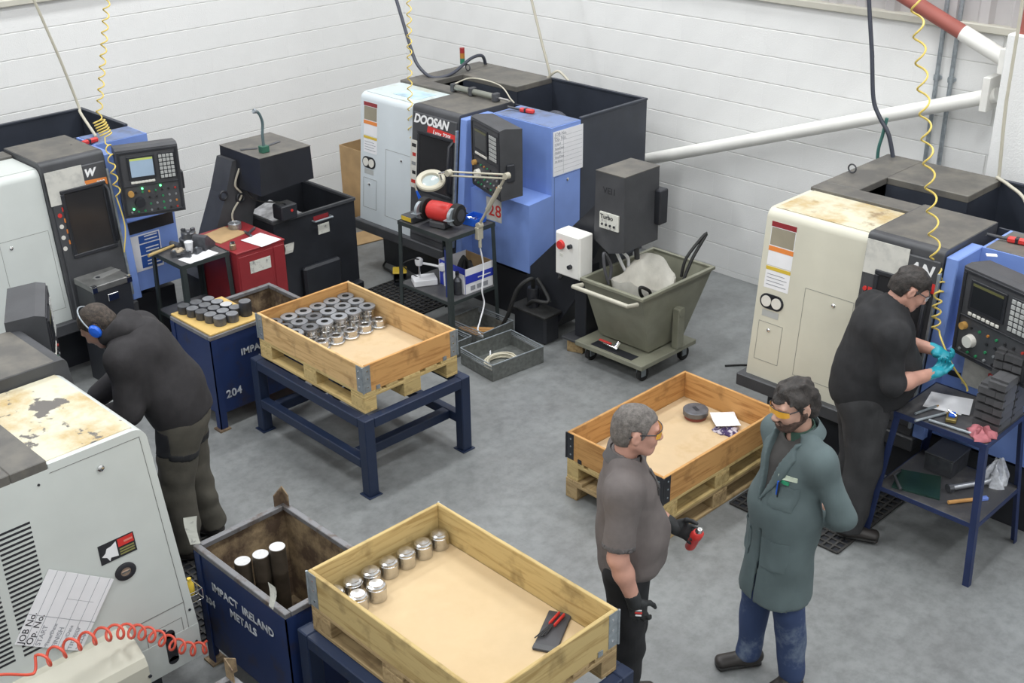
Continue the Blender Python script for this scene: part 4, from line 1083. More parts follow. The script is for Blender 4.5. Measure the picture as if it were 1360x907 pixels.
t = thing('control_box', 'cream electrical control box with red switch beside conveyor', 'box', (6.54, 5.93, .70))
MB().box((-.075, -.13, 0), (.075, .13, .36), .008).build('body', m_pipew, t)
MB().box((-.082, -.12, .01), (-.075, .12, .35), .004).build('door', m_pipew, t)
MB().cyl((-.082, .06, .26), (-.105, .06, .26), .038, .034, 16).build('red_switch', m_redp, t, smooth=40)
MB().cyl((-.082, -.04, .27), (-.11, -.04, .27), .018, n=10).build('knob', m_black, t)
MB().cyl((-.082, -.04, .10), (-.11, -.04, .10), .018, n=10).build('knob', m_black, t)
MB().box((-.085, .045, .16), (-.08, .075, .185)).build('small_label', m_tag, t)
MB().tube(smooth_path([(-.02, .08, .0), (-.04, .12, -.06), (.10, .25, -.10), (.25, .45, -.16), (.3, .6, -.2)], 6), .012, 6).build('cable', m_rubber, t, smooth=50)
# black coolant tank on floor below
t = thing('coolant_tank', 'black plastic coolant tank on the floor beside the corner lathe', 'tank', (6.50, 6.36, 0))
MB().box((-.02, -.17, 0), (.16, .20, .26), .02).build('body', m_black, t)
MB().box((-.04, -.19, .24), (.17, .22, .27), .008).build('rim', m_rubber, t)
MB().lathe([(.05, .27), (.05, .42), (.045, .44), (0, .44)], 16, (.07, .05, 0)).build('pump', m_black, t, smooth=40)
MB().tube(smooth_path([(.07, .05, .44), (.0, .0, .55), (-.08, .08, .46), (-.10, .18, .20), (-.08, .30, .02)], 6), .018, 8).build('hose', m_rubber, t, smooth=50)
MB().tube(smooth_path([(.05, .1, .26), (.0, -.02, .36), (.05, -.15, .38), (.12, .05, .5)], 6), .016, 8).build('hose', m_rubber, t, smooth=50)
# ------------------------------------------------------------------ olive tipping trolley
t = thing('tipping_trolley', 'olive grey tipping swarf trolley with sack inside', 'trolley', (6.82, 5.50, 0))
def hopper_ring(z, x0, x1, y0, y1): return [(x0, y0, z), (x1, y0, z), (x1, y1, z), (x0, y1, z)]
lo_ = hopper_ring(.20, -.16, .28, -.25, .25); hi_ = hopper_ring(.74, -.37, .50, -.34, .26)
e = .008
li = hopper_ring(.205, -.15, .27, -.24, .24); hi2 = hopper_ring(.74, -.36, .49, -.33, .25)
vs = lo_+hi_+li+hi2
fs = []
for i in range(4):
    j = (i+1) % 4
    fs += [(i, j, 4+j, 4+i), (8+j, 8+i, 12+i, 12+j), (4+i, 4+j, 12+j, 12+i)]
fs += [(3, 2, 1, 0), (8, 9, 10, 11)]
MB().add(vs, fs).build('hopper', m_olive, t)
rm = MB(); rm.box((-.385, -.355, .725), (.515, -.325, .75), .003).box((-.385, .245, .725), (.515, .275, .75), .003).box((-.385, -.325, .725), (-.355, .245, .75), .003).box((.485, -.325, .725), (.515, .245, .75), .003)
rm.build('rim', m_olive, t)
MB().box((-.36, -.35, .14), (.32, .34, .18), .004).build('base_plate', m_olive, t)
MB().box((-.33, -.22, .1805), (-.24, .20, .183)).build('drain_slot', m_black, t)
MB().cyl((-.28, -.04, .20), (-.28, .10, .21), .013, n=10).cyl((-.28, -.02, .205), (-.24, -.02, .235), .02, n=10).build('drain_valve', m_chrome, t)
MB().box((-.30, .02, .225), (-.28, .14, .235), .002).build('valve_lever', m_redp, t)
for sx, sy in ((-.27, -.27), (-.27, .26), (.24, -.27), (.24, .26)):
    cs = MB().box((sx-.03, sy-.03, .10), (sx+.03, sy+.03, .14), .004).build('castor', m_black, t)
    MB().cyl((sx+.02, sy-.018, .055), (sx+.02, sy+.018, .055), .055, n=18).build('wheel', m_rubber, cs, smooth=40)
    MB().box((sx-.02, sy-.028, .045), (sx+.03, sy-.02, .11)).box((sx-.02, sy+.02, .045), (sx+.03, sy+.028, .11)).build('fork', m_galv, cs)
MB().tube([(-.39, .24, .70), (-.50, .24, .72), (-.50, -.31, .72), (-.39, -.31, .70)],   .017, 10).build('push_handle', mat('handle_grey', (.48, .46, .38), .5), t, smooth=50)
MB().box((.06, -.36, .18), (.14, -.30, .52), .005).cyl((.10, -.365, .49), (.10, -.30, .49), .035, n=14).build('pivot_post', m_olive, t)
# woven sack inside the hopper
m_sack = mat('woven_sack', (.74, .72, .66), .8, var=.06, scale=12, bump=.2, bscale=60)
o = thing('bulk_sack', 'off-white woven bulk sack with black strap loops in the trolley', 'sack', (6.80, 5.44, .21))
nu, nv = 40, 10; vs = []; fs = []
for j in range(nv+1):
    tt = j/nv
    for i in range(nu):
        a = 2*PI*i/nu; k = (abs(math.cos(a))**4+abs(math.sin(a))**4)**(-.25)
        rx, ry = .13+.11*tt, .17+.02*tt
        rip = 1+.05*math.sin(5*a+2*tt)*tt+.035*math.sin(9*a)*tt
        zz = tt*(.50+.06*math.sin(a*2+1)+.10*max(0, math.sin(a+.3)))
        vs.append((.03+rx*k*rip*math.cos(a), ry*k*rip*math.sin(a)-.0, zz))
for j in range(nv):
    for i in range(nu): i2 = (i+1) % nu; fs.append((j*nu+i, j*nu+i2, (j+1)*nu+i2, (j+1)*nu+i))
fs.append(tuple(reversed(range(nu))))
mb = MB().add(vs, fs)
inner = [(x*.96, y*.96, z*.985+.004) for (x, y, z) in vs]
mb.add(inner, [tuple(reversed(f)) for f in fs])
mb.build('bag', m_sack, o, smooth=60)
vs = []; 
MB().lathe([(0, .30), (.15, .28), (.2, .26), (0, .26)], 20, (.03, 0, 0)).build('swarf_fill', mat('sack_inside', (.5, .48, .42), .9, var=.1), o, smooth=60)
def strap(p0, p1, top, w=.022, m=m_rubber):
    P = smooth_path([p0, ((p0[0]*.7+top[0]*.3)-.03, p0[1]*.7+top[1]*.3, (p0[2]+top[2])/2), top, ((p1[0]*.7+top[0]*.3)+.03, p1[1]*.7+top[1]*.3, (p1[2]+top[2])/2), p1], 6)
    mb = MB(); mb.tube(P, .013, 6); return mb
strap((-.20, -.17, .46), (-.16, -.20, .44), (-.30, -.22, .60)).build('strap_loop', m_rubber, o, smooth=50)
strap((.30, -.14, .48), (.27, -.18, .46), (.52, -.20, .80)).build('strap_loop', m_rubber, o, smooth=50)
strap((-.20, .18, .48), (-.16, .20, .50), (-.24, .20, .74)).build('strap_loop', mat('grey_strap', (.09, .09, .1), .8), o, smooth=50)
strap((.02, .20, .52), (.06, .20, .52), (-.10, .20, .74)).build('strap_loop', m_paper, o, smooth=50)
# ------------------------------------------------------------------ on and under the grinder table (top z .95)
zt2 = .9545
o = thing('bench_grinder', 'red bench grinder with two black wheel guards on the dark table', 'grinder', (6.10, 6.99, zt2), R(-78))
o.scale = (1.12, 1.12, 1.12)
MB().box((-.07, -.06, 0), (.07, .06, .05), .01).build('pedestal', m_dgrey, o)
MB().lathe([(0, -.10), (.055, -.10), (.068, -.085), (.072, -.03), (.072, .03), (.068, .085), (.055, .10), (0, .10)], 24, M=frame((0, 0, .115), (0, 1, 0), (1, 0, 0))).build('motor', m_redp, o, smooth=35)
for s in (-1, 1):
    g = MB().lathe([(0, -.028), (.075, -.028), (.08, -.02), (.08, .02), (.075, .028), (0, .028)], 26, M=frame((s*.145, 0, .115), (0, 1, 0), (s, 0, 0))).build('wheel_guard', m_rubber, o, smooth=35)
    MB().lathe([(.03, .028), (.045, .034), (.02, .036), (0, .036)], 18, M=frame((s*.145, 0, .115), (0, 1, 0), (s, 0, 0))).build('guard_cap', m_dgrey, g, smooth=35)
    MB().cyl((s*.145-.012, -.05, .115), (s*.145+.012, -.05, .115), .065, n=24).build('wheel', m_galv, o, smooth=35)
    MB().box((s*.145-.03, -.13, .10), (s*.145+.03, -.08, .106)).build('tool_rest', m_galv, o)
t = thing('tool_case', 'black flat case at the end of the grinder table', 'case', (6.18, 7.275, zt2))
MB().box((-.21, -.07, 0), (.16, .07, .05), .005).build('body', m_dgrey, t); MB().box((-.212, -.06, .01), (-.21, .06, .045)).build('hasp', m_yellow, t)
# magnifier lamp clamped to the table edge
m_ivory = mat('ivory_lamp', (.46, .43, .34), .45, var=.05)
t = thing('magnifier_lamp', 'ivory magnifier lamp with jointed arm clamped to the grinder table', 'lamp', (6.27, 6.735, .915))
MB().box((-.03, -.03, -.05), (.03, .012, .055), .004).build('clamp', m_ivory, t)
MB().cyl((0, -.018, -.12), (0, -.018, .07), .014, n=12).build('clamp_screw', m_ivory, t, smooth=40)
j1 = Vector((0, -.018, .08)); j2 = at((673, 232), 'x', 6.30)-Vector((6.27, 6.735, .915)); j3 = at((596, 228), 'x', 6.02)-Vector((6.27, 6.735, .915))
jm = j1.lerp(j2, .9)
MB().tube([j1, j2], .011, 8).build('lower_arm', m_ivory, t, smooth=50); MB().tube([j1.lerp(j2, .30), j1.lerp(j2, .76)], .020, 8).build('arm_sleeve', m_ivory, t, smooth=50)
for dz in (.0, -.032): MB().tube([j2+Vector((0, 0, dz)), j3+Vector((0, 0, dz))], .008, 8).build('upper_arm', m_ivory, t, smooth=50)
for p in (j1, j2, j3): MB().cyl(p+Vector((-.022, -.0, -.01)), p+Vector((.022, .0, -.01)), .026, n=14).build('joint', m_ivory, t, smooth=40)
hc = at((572, 240), 'x', 5.98)-Vector((6.27, 6.735, .915))
hn = Vector((-.35, -.25, .9)).normalized()
Mh = frame(hc, (Vector((0, 1, 0))-hn*hn.y), hn)
MB().lathe([(.070, -.014), (.112, -.014), (.118, -.008), (.118, .012), (.108, .020), (.076, .016), (.070, .006), (.070, -.014)], 30, M=Mh).build('lens_ring', m_ivory, t, smooth=40)
MB().lathe([(0, .002), (.05, .001), (.0705, -.002), (.0705, -.006), (.05, -.007), (0, -.008)], 26, M=Mh).build('lens', glass('lens_glass', (.75, .85, .85), .35), t, smooth=40)
MB().tube([j3, (j3+hc)/2+Vector((0, 0, .02)), hc+Vector((.03, -.09, .02))], .012, 8).build('head_yoke', m_chrome, t, smooth=50)
cb = smooth_path([(0, -.018, -.12), (.02, -.03, -.30), (-.03, -.06, -.48), (-.02, -.07, -.60), (-.10, -.10, -.72), (-.16, -.14, -.78), (-.13, -.22, -.86), (-.20, -.32, -.895), (-.33, -.44, -.908)], 8)
MB().tube(cb, .007, 6).build('mains_lead', m_paper, t, smooth=50)
# blue trigger clip, tray of bits, wooden brush
o = thing('spray_clip', 'bright blue air gun standing on the flat case', 'air gun', (6.16, 7.27, zt2+.0505), R(-40))
MB().prism([(-.02, 0), (.025, 0), (.03, .05), (.05, .10), (.035, .105), (.008, .06), (-.02, .12), (-.05, .18), (-.06, .175), (-.03, .06)], -.014, .014, 'xz').build('body', m_bluep, o)
MB().cyl((-.052, 0, .175), (-.07, 0, .23), .008, .005, 8).build('nozzle', m_ivory, o)
t = thing('parts_tray', 'bright blue plastic tray of small bits on the grinder table', 'tray', (6.34, 6.86, zt2), R(8))
mb = MB(); mb.box((-.075, -.06, 0), (.075, .06, .006)).box((-.08, -.065, 0), (-.074, .065, .06)).box((.074, -.065, 0), (.08, .065, .06)).box((-.074, -.065, 0), (.074, -.059, .05)).box((-.074, .059, 0), (.074, .065, .06)); mb.build('tray', m_bluep, t)
for k in range(9):
    o = thing('drill_bit', 'pale bit lying in the bright blue tray', 'bit', (6.34+.045*math.cos(k*2.4), 6.86+.035*math.sin(k*2.4), zt2+.007+.012*(k//3)), k*.9, 'bits in the blue tray')
    MB().cyl((-.016, 0, .006), (.016, 0, .006), .006, n=8).build('shank', m_chrome, o); MB().cyl((.0145, 0, .006), (.026, 0, .006), .005, .001, 8).build('tip', m_orange if k % 3 else m_paper, o)
t = thing('scrubbing_brush', 'wooden scrubbing brush on the grinder table', 'brush', (6.40, 7.08, zt2), R(20))
MB().box((-.065, -.022, .025), (.065, .022, .043), .008).build('stock', wd['fresh', 0], t)
for k in range(12): 
    for j in range(3): MB().cyl((-.058+.0105*k, -.014+.014*j, 0), (-.058+.0105*k, -.014+.014*j, .026), .004, n=5).build('bristle_tuft', m_ivory, t)
# shelf (z .40): dial gauge stand on white base, carton
zs2 = .4005
t = thing('gauge_stand', 'white-based gauge stand with clamp arms on the table shelf', 'stand', (6.07, 7.20, zs2), R(-30))
MB().box((-.10, -.075, 0), (.10, .075, .055), .006).build('base', m_paper, t)
MB().cyl((-.04, 0, .055), (-.04, 0, .20), .010, n=10).build('column', m_chrome, t, smooth=40)
MB().tube([(-.04, 0, .19), (.05, -.03, .175), (.14, -.10, .165)], .011, 8).build('arm', m_paper, t, smooth=50)
for p in ((-.04, 0, .20), (.14, -.10, .17)): MB().lathe([(0, -.03), (.028, -.03), (.034, -.015), (.034, .02), (.02, .032), (0, .032)], 14, p).build('clamp_head', m_paper, t, smooth=40)
MB().cyl((.14, -.10, .17), (.20, -.13, .205), .012, n=8).build('spindle', m_dgrey, t)
MB().tube(smooth_path([(-.05, .02, .05), (-.14, .06, .12), (-.17, .0, .20), (-.08, -.03, .24), (.0, .0, .20)], 6), .005, 6).build('lead', m_rubber, t, smooth=50)
t = thing('printed_carton', 'open white and blue printed carton on the table shelf', 'box', (6.30, 6.93, zs2), R(-2))
m_pblue = mat('carton_blue', (.03, .05, .42), .55, var=.04)
for s in (-1, 1):
    MB().box((-.15, s*.17, 0), (.15, s*.165, .22)).build('side', m_paper, t); MB().box((s*.15, -.165, 0), (s*.145, .165, .22)).build('side', m_pblue if s < 0 else m_card, t)
MB().box((-.145, -.165, 0), (.145, .165, .005)).build('bottom', m_card, t)
MB().box((-.152, -.1725, .09), (.152, -.170, .16)).build('blue_band', m_pblue, t)
MB().box((-.02, -.1737, .115), (.12, -.1722, .125)).build('print_line', m_paper, t)
for k in range(3): MB().box((-.10+.07*k, -.1715, .02), (-.05+.07*k, -.170, .06)).build('print_block', m_inkg, t)
MB().prism([(-.16, .0), (-.15, .0), (-.15, .04), (-.155, .17), (-.165, .10)], -.16, .10, 'xz').build('torn_flap', m_paper, t)
crumple('bundle of black rags in the printed carton', (6.30, 6.93, zs2+.008), .10, m_rubber, 'black_rag', 'rag', 9, 1.7)
t = thing('blue_tube', 'short blue steel tube leaning under the grinder table top', 'tube', (6.02, 6.84, zs2)); 
MB().cyl((0, 0, 0), (0, 0, .42), .025, n=14).build('tube', mat('blue_tube_paint', (.03, .05, .22), .4), t, smooth=40); MB().lathe([(.025, .42), (.03, .42), (.03, .435), (.0, .435)], 14).build('cap', m_navy, t)
t = thing('coolant_bottle', 'dark grey bottle beside the gauge stand on the shelf', 'bottle', (6.11, 6.83, zs2))
MB().lathe([(0, 0), (.035, 0), (.038, .004), (.038, .12), (.015, .15), (.015, .17), (0, .17)], 18).build('body', m_dsteel, t, smooth=35); MB().cyl((0,0,.17), (0,0,.195), .017, n=12).build('cap', m_black, t)
# wire baskets on the floor in front of the table
m_wire = mat('galv_basket', (.20, .21, .20), .5, .5, var=.15, scale=30)
def basket(label, x0, x1, y0, y1, h, rz=0.0):
    cx, cy = (x0+x1)/2, (y0+y1)/2; a, b = (x1-x0)/2, (y1-y0)/2
    t = thing('metal_basket', label, 'basket', (cx, cy, 0), rz)
    MB().box((-a, -b, .004), (a, b, .010)).build('bottom', m_wire, t)
    for s in (-1, 1):
        MB().box((-a, s*b, .01), (a, s*(b-.003), h-.004)).build('side', m_wire, t)
        MB().box((s*a, -b, .01), (s*(a-.003), b, h-.05)).build('end_panel', m_wire, t)
        for z in (h-.035, h-.02): MB().cyl((s*a, -b, z), (s*a, b, z), .003, n=6).build('end_bar', m_galv, t)
    P = [(-a, -b, h), (a, -b, h), (a, b, h), (-a, b, h), (-a, -b, h)]
    for i in range(4): MB().cyl(P[i], P[i+1], .005, n=8).build('rim_wire', m_galv, t)
    return t
basket('grey metal basket holding a coiled white lead on the floor', 5.76, 6.28, 6.02, 6.43, .145, R(-6))
def coil_lead(label, x, y, z, r, n, m):
    pts = []
    for k in range(n*14+1):
        a = 2*PI*k/14; rr = r*(1+.12*math.sin(a*.37)); pts.append((rr*math.cos(a)*1.25, rr*math.sin(a), .008+.004*math.sin(a*1.3)+.0028*k/14))
    return tag(MB().tube(pts, .006, 6).build('coiled_lead', m, None, smooth=50, loc=(x, y, z)), label, 'lead')
coil_lead('coiled ivory mains lead in the metal basket', 5.99, 6.21, .012, .105, 12, mat('lead_ivory', (.60, .56, .44), .5))
t = basket('grey metal basket of scrap wood under the grinder table', 6.06, 6.40, 6.48, 6.90, .17)
o = tag(MB().box((-.15, -.035, 0), (.15, .035, .05), .004).build('wood_offcut', wd['orange', 0], None, loc=(6.24, 6.76, .012), rz=R(-50)), 'reddish wood offcut lying in the basket under the table', 'wood')
basket('low dark metal basket beside the blue stand, under the table', 5.66, 6.00, 6.56, 6.90, .14)
# foot pedal with lead
t = thing('foot_pedal', 'yellow and black hooded foot pedal on the rubber mat', 'pedal', (6.52, 8.08, .016), R(-40))
mb = MB(); mb.box((-.06, -.075, 0), (.06, .075, .02)).box((-.06, -.075, .02), (-.052, .075, .11)).box((.052, -.075, .02), (.06, .075, .11)).box((-.06, .06, .02), (.06, .075, .11)); mb.build('housing', m_black, t)
MB().box((-.065, -.078, .11), (.065, .078, .122), .004).build('hood', m_yellow, t)
MB().box((-.045, -.06, .03), (.045, .04, .045), .004).build('treadle', m_rubber, t)
MB().tube(smooth_path([(0, .075, .03), (-.05, .16, .01), (-.10, .26, .012), (-.16, .36, .012), (-.14, .50, .012)], 6), .010, 6).build('lead', m_rubber, t, smooth=50)
# rubber mats: lattice of bars with a border
def rubber_mat(label, x0, x1, y0, y1, p=.055):
    t = thing('rubber_mat', label, 'mat', ((x0+x1)/2, (y0+y1)/2, 0)); a, b = (x1-x0)/2, (y1-y0)/2
    MB().box((-a, -b, .0), (a, b, .004)).build('underside', m_black, t)
    mb = MB(); nx = int(2*a/p); ny = int(2*b/p)
    for i in range(nx+1): x = -a+2*a*i/nx; mb.box((x-.007, -b, .004), (x+.007, b, .014))
    for j in range(ny+1): y = -b+2*b*j/ny; mb.box((-a, y-.007, .004), (a, y+.007, .0142))
    o = mb.build('lattice', mat('mat_rubber', (.035, .034, .033), .65, var=.2, scale=8), t); o['kind'] = 'stuff'
    return t
rubber_mat('black lattice rubber mat in front of the corner lathe', 5.95, 6.60, 7.41, 8.17)
rubber_mat('black lattice rubber mat under the worker in the black jumper', 5.62, 6.42, 2.92, 3.71)
rubber_mat('black lattice rubber mat under the bent worker', 2.30, 3.05, 5.0, 6.4)
# black castor foot beside the chip bin and pale drum behind it
t = thing('plastic_canister', 'pale plastic canister on the floor beside the corner lathe', 'canister', (6.60, 8.92, 0))
MB().lathe([(0, 0), (.05, 0), (.055, .005), (.055, .13), (.03, .165), (.02, .17), (0, .17)], 18).build('body', mat('pale_plastic', (.45, .48, .50), .5), t, smooth=35); MB().cyl((0, 0, .17), (0, 0, .195), .02, n=12).build('cap', m_paper, t)
# ------------------------------------------------------------------ on the blue table by the right-hand lathe (top z .90)
z3t = .9045
m_jaw = mat('jaw_grey', (.105, .105, .11), .5, .3, var=.12, scale=12, rnd=.15)
me_j = MB().prism([(-.078, 0), (.078, 0), (.078, .034), (.062, .052), (-.05, .052), (-.05, .038), (-.078, .038)], -.026, .026, 'xz').mesh('jaw_block', m_jaw)
for layer in range(8):
    for r in range(2):
        for c in range(3):
            if (layer == 5 and r == 0 and c == 2) or (layer > 5 and r == 0): continue
            o = bpy.data.objects.new('jaw_block', me_j); C.objects.link(o)
            o.location = (6.165+.162*r+.004*((layer*3+r+c) % 3), 2.305+.0535*c+.001*((layer+c) % 2), z3t+.0523*layer)
            o.rotation_euler.z = R((layer*7+r*5+c*3) % 5-2)*.25
            tag(o, 'grey stepped jaw block in the %s layer of the stack on the blue table' % ('bottom', 'second', 'third', 'fourth', 'fifth', 'sixth', 'seventh', 'top')[layer], 'block', 'stacked jaw blocks')
flat_sheet('white paper sheet on the blue table beside the jaw blocks', (6.23, 2.64, z3t), .21, .24, R(20))
flat_sheet('second white paper sheet slipped under the first on blue table', (6.22, 2.66, z3t-.0008), .21, .22, R(14), curl=.001)
crumple('crumpled pink rag at the corner of the blue table', (6.01, 2.335, z3t), .078, mat('pink_rag', (.42, .14, .16), .9, var=.12, scale=25), 'pink_rag', 'rag', 5, .5)
t = thing('small_vice', 'small brass block with blue insert on the blue table', 'block', (6.06, 2.545, z3t), R(20))
MB().box((-.045, -.03, 0), (.045, .03, .022), .003).build('base', mat('brass', (.34, .26, .09), .4, .6), t); MB().box((-.02, -.018, .022), (.03, .018, .04), .004).build('insert', m_bluep, t); MB().cyl((-.01, -.025, .03), (.02, .025, .045), .006, n=8).build('pin', m_chrome, t)
for (x, y, a, l, lab) in ((6.05, 2.70, R(-15), .17, 'thin steel rule lying on the blue table'), (5.99, 2.64, R(-22), .22, 'brass-ended rod lying on the blue table'), (5.965, 2.50, R(-85), .26, 'long pale steel bar along the table edge')):
    o = thing('measuring_rod', lab, 'rod', (x, y, z3t), a); MB().cyl((-l/2, 0, .008), (l/2, 0, .008), .008, n=8).build('shaft', m_galv, o, smooth=40); MB().cyl((l/2, 0, .008), (l/2+.02, 0, .008), .0085, .004, 8).build('tip', m_card, o)
# plastic number pocket on the lathe behind
pk = plate(M3, 'number_pocket', m_coverp, 1.47, 1.73, .90, 1.09, -.001, .004, 0)
text('2', .15, m_redp, pk, (1.62, -.0065, .93), (1,0,0), (0,0,1), bold=.001)
# shelf items
t = thing('face_shield', 'dark green visor lying on the blue table shelf', 'visor', (6.05, 2.68, .4005), R(30))
MB().prism([(-.14, -.12), (.12, -.14), (.15, .10), (-.06, .15)], .0, .012, 'xy').build('visor', mat('visor_green', (.02, .05, .04), .25), t); MB().tube([(-.1, .1, .02), (0, .14, .05), (.12, .1, .02)], .010, 6).build('headband', m_dgrey, t, smooth=50)
t = thing('hook_spanner', 'dull hooked steel bar on the blue table shelf', 'bar', (6.23, 2.44, .4005), R(-30)); MB().tube([(-.14, 0, .03), (.10, 0, .03), (.14, .0, .04), (.15, .0, .075)], .018, 8).build('bar', m_msteel, t, smooth=50); MB().cyl((-.15, 0, .03), (-.12, 0, .03), .028, n=12).build('boss', m_dsteel, t)
t = thing('wooden_scraper', 'wooden-handled scraper on the blue table shelf', 'tool', (6.06, 2.40, .4005), R(-35)); MB().cyl((-.09, 0, .014), (.09, 0, .014), .012, n=10).build('handle', wd['orange', 0], t, smooth=40); MB().box((.08, -.014, .003), (.16, .014, .024), .003).build('blade', mat('pale_blue_plastic', (.16, .25, .65), .4), t)
t = thing('parts_box', 'dark steel parts box on the blue table shelf', 'box', (6.36, 2.66, .4005)); MB().box((-.11, -.09, 0), (.11, .09, .11), .004).build('body', m_dsteel, t); MB().box((-.115, -.095, .11), (.115, .095, .125), .004).build('lid', m_dgrey, t)
crumple('heap of crumpled white paper on the blue table shelf', (6.40, 2.36, .4005), .075, mat('white_crumple', (.68, .70, .75), .8, var=.2, scale=30), 'paper_wad', 'paper', 12, 1.6)
# ------------------------------------------------------------------ in the floor collar: puck, folded sheet, patterned cloth
zc2 = .2945
t = thing('chuck_blank', 'round dark steel blank with a slot in the worn collar', 'blank', (5.955, 4.265, zc2))
MB().lathe([(0, 0), (.072, 0), (.076, .004), (.076, .022), (.07, .026)], 30).build('base', mat('dull_red', (.20, .05, .04), .5), t, smooth=30)
MB().lathe([(.07, .024), (.083, .026), (.087, .030), (.087, .062), (.083, .066), (0, .066)], 30).build('disc', m_dsteel, t, smooth=30)
MB().box((-.014, -.03, .0655), (.014, .03, .067), M=Matrix.Rotation(R(-25), 4, 'Z')).build('slot', m_ink, t)
m_pcloth = stained('purple_print_cloth', (.05, .03, .10), (.55, .50, .55), 26, .47, .55, rough=.9)
crumple('dark purple patterned cloth in the worn collar', (5.955, 3.995, zc2), .085, m_pcloth, 'patterned_cloth', 'cloth', 21, .3)
flat_sheet('white folded paper over the patterned cloth', (6.015, 4.06, zc2+.031), .19, .17, R(50), curl=.012)
# ------------------------------------------------------------------ in the foreground collar: wallet with keys
zc3 = zb3
_a = at((728, 862), 'z', zb3); _b = at((748, 815), 'z', zb3); wl_a = math.atan2((_b-_a).y, (_b-_a).x)-PI/2
t = thing('tool_wallet', 'dark grey flat wallet in the foreground collar', 'wallet', (3.15, 2.965, zc3), wl_a)
MB().box((-.055, -.14, 0), (.055, .14, .012), .004).build('body', mat('wallet_grey', (.055, .055, .062), .6), t); MB().box((-.055, -.14, .0122), (.055, -.105, .015), .001).build('flap', m_dgrey, t)
t = thing('hex_key_set', 'red-handled fold-out hex key set lying on the wallet', 'tool', (3.185, 2.99, zc3+.0155), wl_a+R(75))
MB().box((-.02, -.018, 0), (.075, -.008, .018), .004).box((-.02, .008, 0), (.075, .018, .018), .004).build('handle', m_redp, t)
for k in range(4): MB().tube([(-.015, -.006+.004*k, .009), (-.10-.012*k, -.012+.010*k, .009)], .003, 6).build('key', m_black, t)
# ------------------------------------------------------------------ hoses and cables
def hose_thing(name, label, cat, pts, r, m, group=None, n=8, seg=8, raw=False):
    o = MB().tube(pts if raw else smooth_path(pts, seg), r, n).build(name, m, None, smooth=50)
    return tag(o, label, cat, group)
CE = CEIL-.02
def ext(rc):
    d = rc[0]-rc[1]; return [rc[0]+d*((CE-rc[0].z)/max(.02, d.z))] if d.z > .05 else [Vector((rc[0].x, rc[0].y, CE))]
def hang(q0, q1, end, top_z=CE):
    """straight line from a known end point upward through the vertical plane facing the camera; q0 (upper), q1 (lower) photo pixels"""
    e = Vector(end); n = Vector((_f.x, _f.y, 0)).normalized()
    d = lambda q: (_f+(q[0]-680)/FPX*_r+(453.5-q[1])/FPX*_u)
    def hit(q):
        v = d(q); t = (e-Vector(CAM)).dot(n)/v.dot(n); return Vector(CAM)+v*t
    return hit(q0), hit(q1)
# yellow spiral hoses
e1 = Vector((4.10, 8.75, 1.80)); a, b = hang((142, 0), (131, 160), e1)
top = a+(a-b)*2.2; top.z = min(top.z, CE)
pts = coil([top, a, b], .022, 34, 12)+[Vector(p) for p in coil([b, b+Vector((.03, -.03, -.12))], .045, 6, 12)][1:]
p5 = [at(q, 'y', 8.46) for q in ((148, 215), (154, 245), (158, 262))]
pts2 = coil([pts[-1]+Vector((.0, -.03, -.03)), p5[0], p5[1], p5[2]], .022, 5, 12)
hose_thing('spiral_hose', 'yellow spiral air hose hanging over the lit-screen lathe', 'hose', pts+pts2+smooth_path([pts2[-1], at((166, 300), 'y', 8.44), at((165, 335), 'y', 8.43)], 6), .0055, m_yhose, 'yellow spiral hoses', 6, raw=True)
e2 = Vector((6.62, 8.0, 1.75)); a, b = hang((543, 0), (545, 182), e2); top = a+(a-b)*1.6; top.z = min(top.z, CE)
hose_thing('spiral_hose', 'yellow spiral air hose hanging before the corner lathe', 'hose', coil([top, a, b], .020, 34, 12)+smooth_path([b, b+Vector((-.02, 0, -.2)), b+Vector((-.02, -.02, -.5))], 6), .005, m_yhose, 'yellow spiral hoses', 6, raw=True)
e3 = Vector((6.40, 3.05, 1.80)); a, b = hang((1217, 0), (1244, 362), e3); top = a+(a-b)*.9; top.z = min(top.z, CE)
c3a = coil([top, a, a.lerp(b, .5), b], .030, 21, 14)
m1 = at((1245, 400), 'x', 6.42); m2 = at((1243, 440), 'x', 6.40)
c3b = coil([b+Vector((.02, -.03, -.05)), m1, m2], .024, 5, 14)
tail = smooth_path([c3b[-1], at((1250, 450), 'x', 6.36), at((1265, 485), 'x', 6.34), at((1283, 512), 'x', 6.40), Vector((6.40, 2.62, .93))], 8)
hose_thing('spiral_hose', 'yellow spiral air hose hanging beside the worker in the black jumper', 'hose', c3a+c3b+tail, .006, m_yhose, 'yellow spiral hoses', 6, raw=True)
# dark power cables
rc = [at(q, 'x', v) for q, v in (((528, 5), 7.45), ((545, 62), 7.40), ((556, 88), 7.36), ((575, 103), 7.38), ((600, 98), 7.55), ((625, 78), 7.85), ((640, 74), 8.02))]+[Vector((8.09, 8.52, 1.70))]
hose_thing('power_cable', 'dark power cable looping down to the corner lathe', 'cable', ext(rc)+rc, .016, m_cable, 'dark power cables')
rc = [at(q, 'x', 8.0) for q in ((1154, 0), (1158, 70), (1160, 130), (1168, 155), (1180, 178))]+[Vector((8.02, 4.12, 1.70))]
hose_thing('power_cable', 'dark power cable dropping to the lathe beside the brace', 'cable', ext(rc)+rc, .016, m_cable, 'dark power cables')
rc = [at(q, 'x', 8.02) for q in ((1178, 157), (1172, 180), (1166, 203))]+[Vector((8.05, 4.235, 1.45))]
hose_thing('green_hose', 'green hose tied to the power cable behind the lathe', 'hose', rc, .013, mat('green_hose_rubber', (.05, .16, .14), .5))
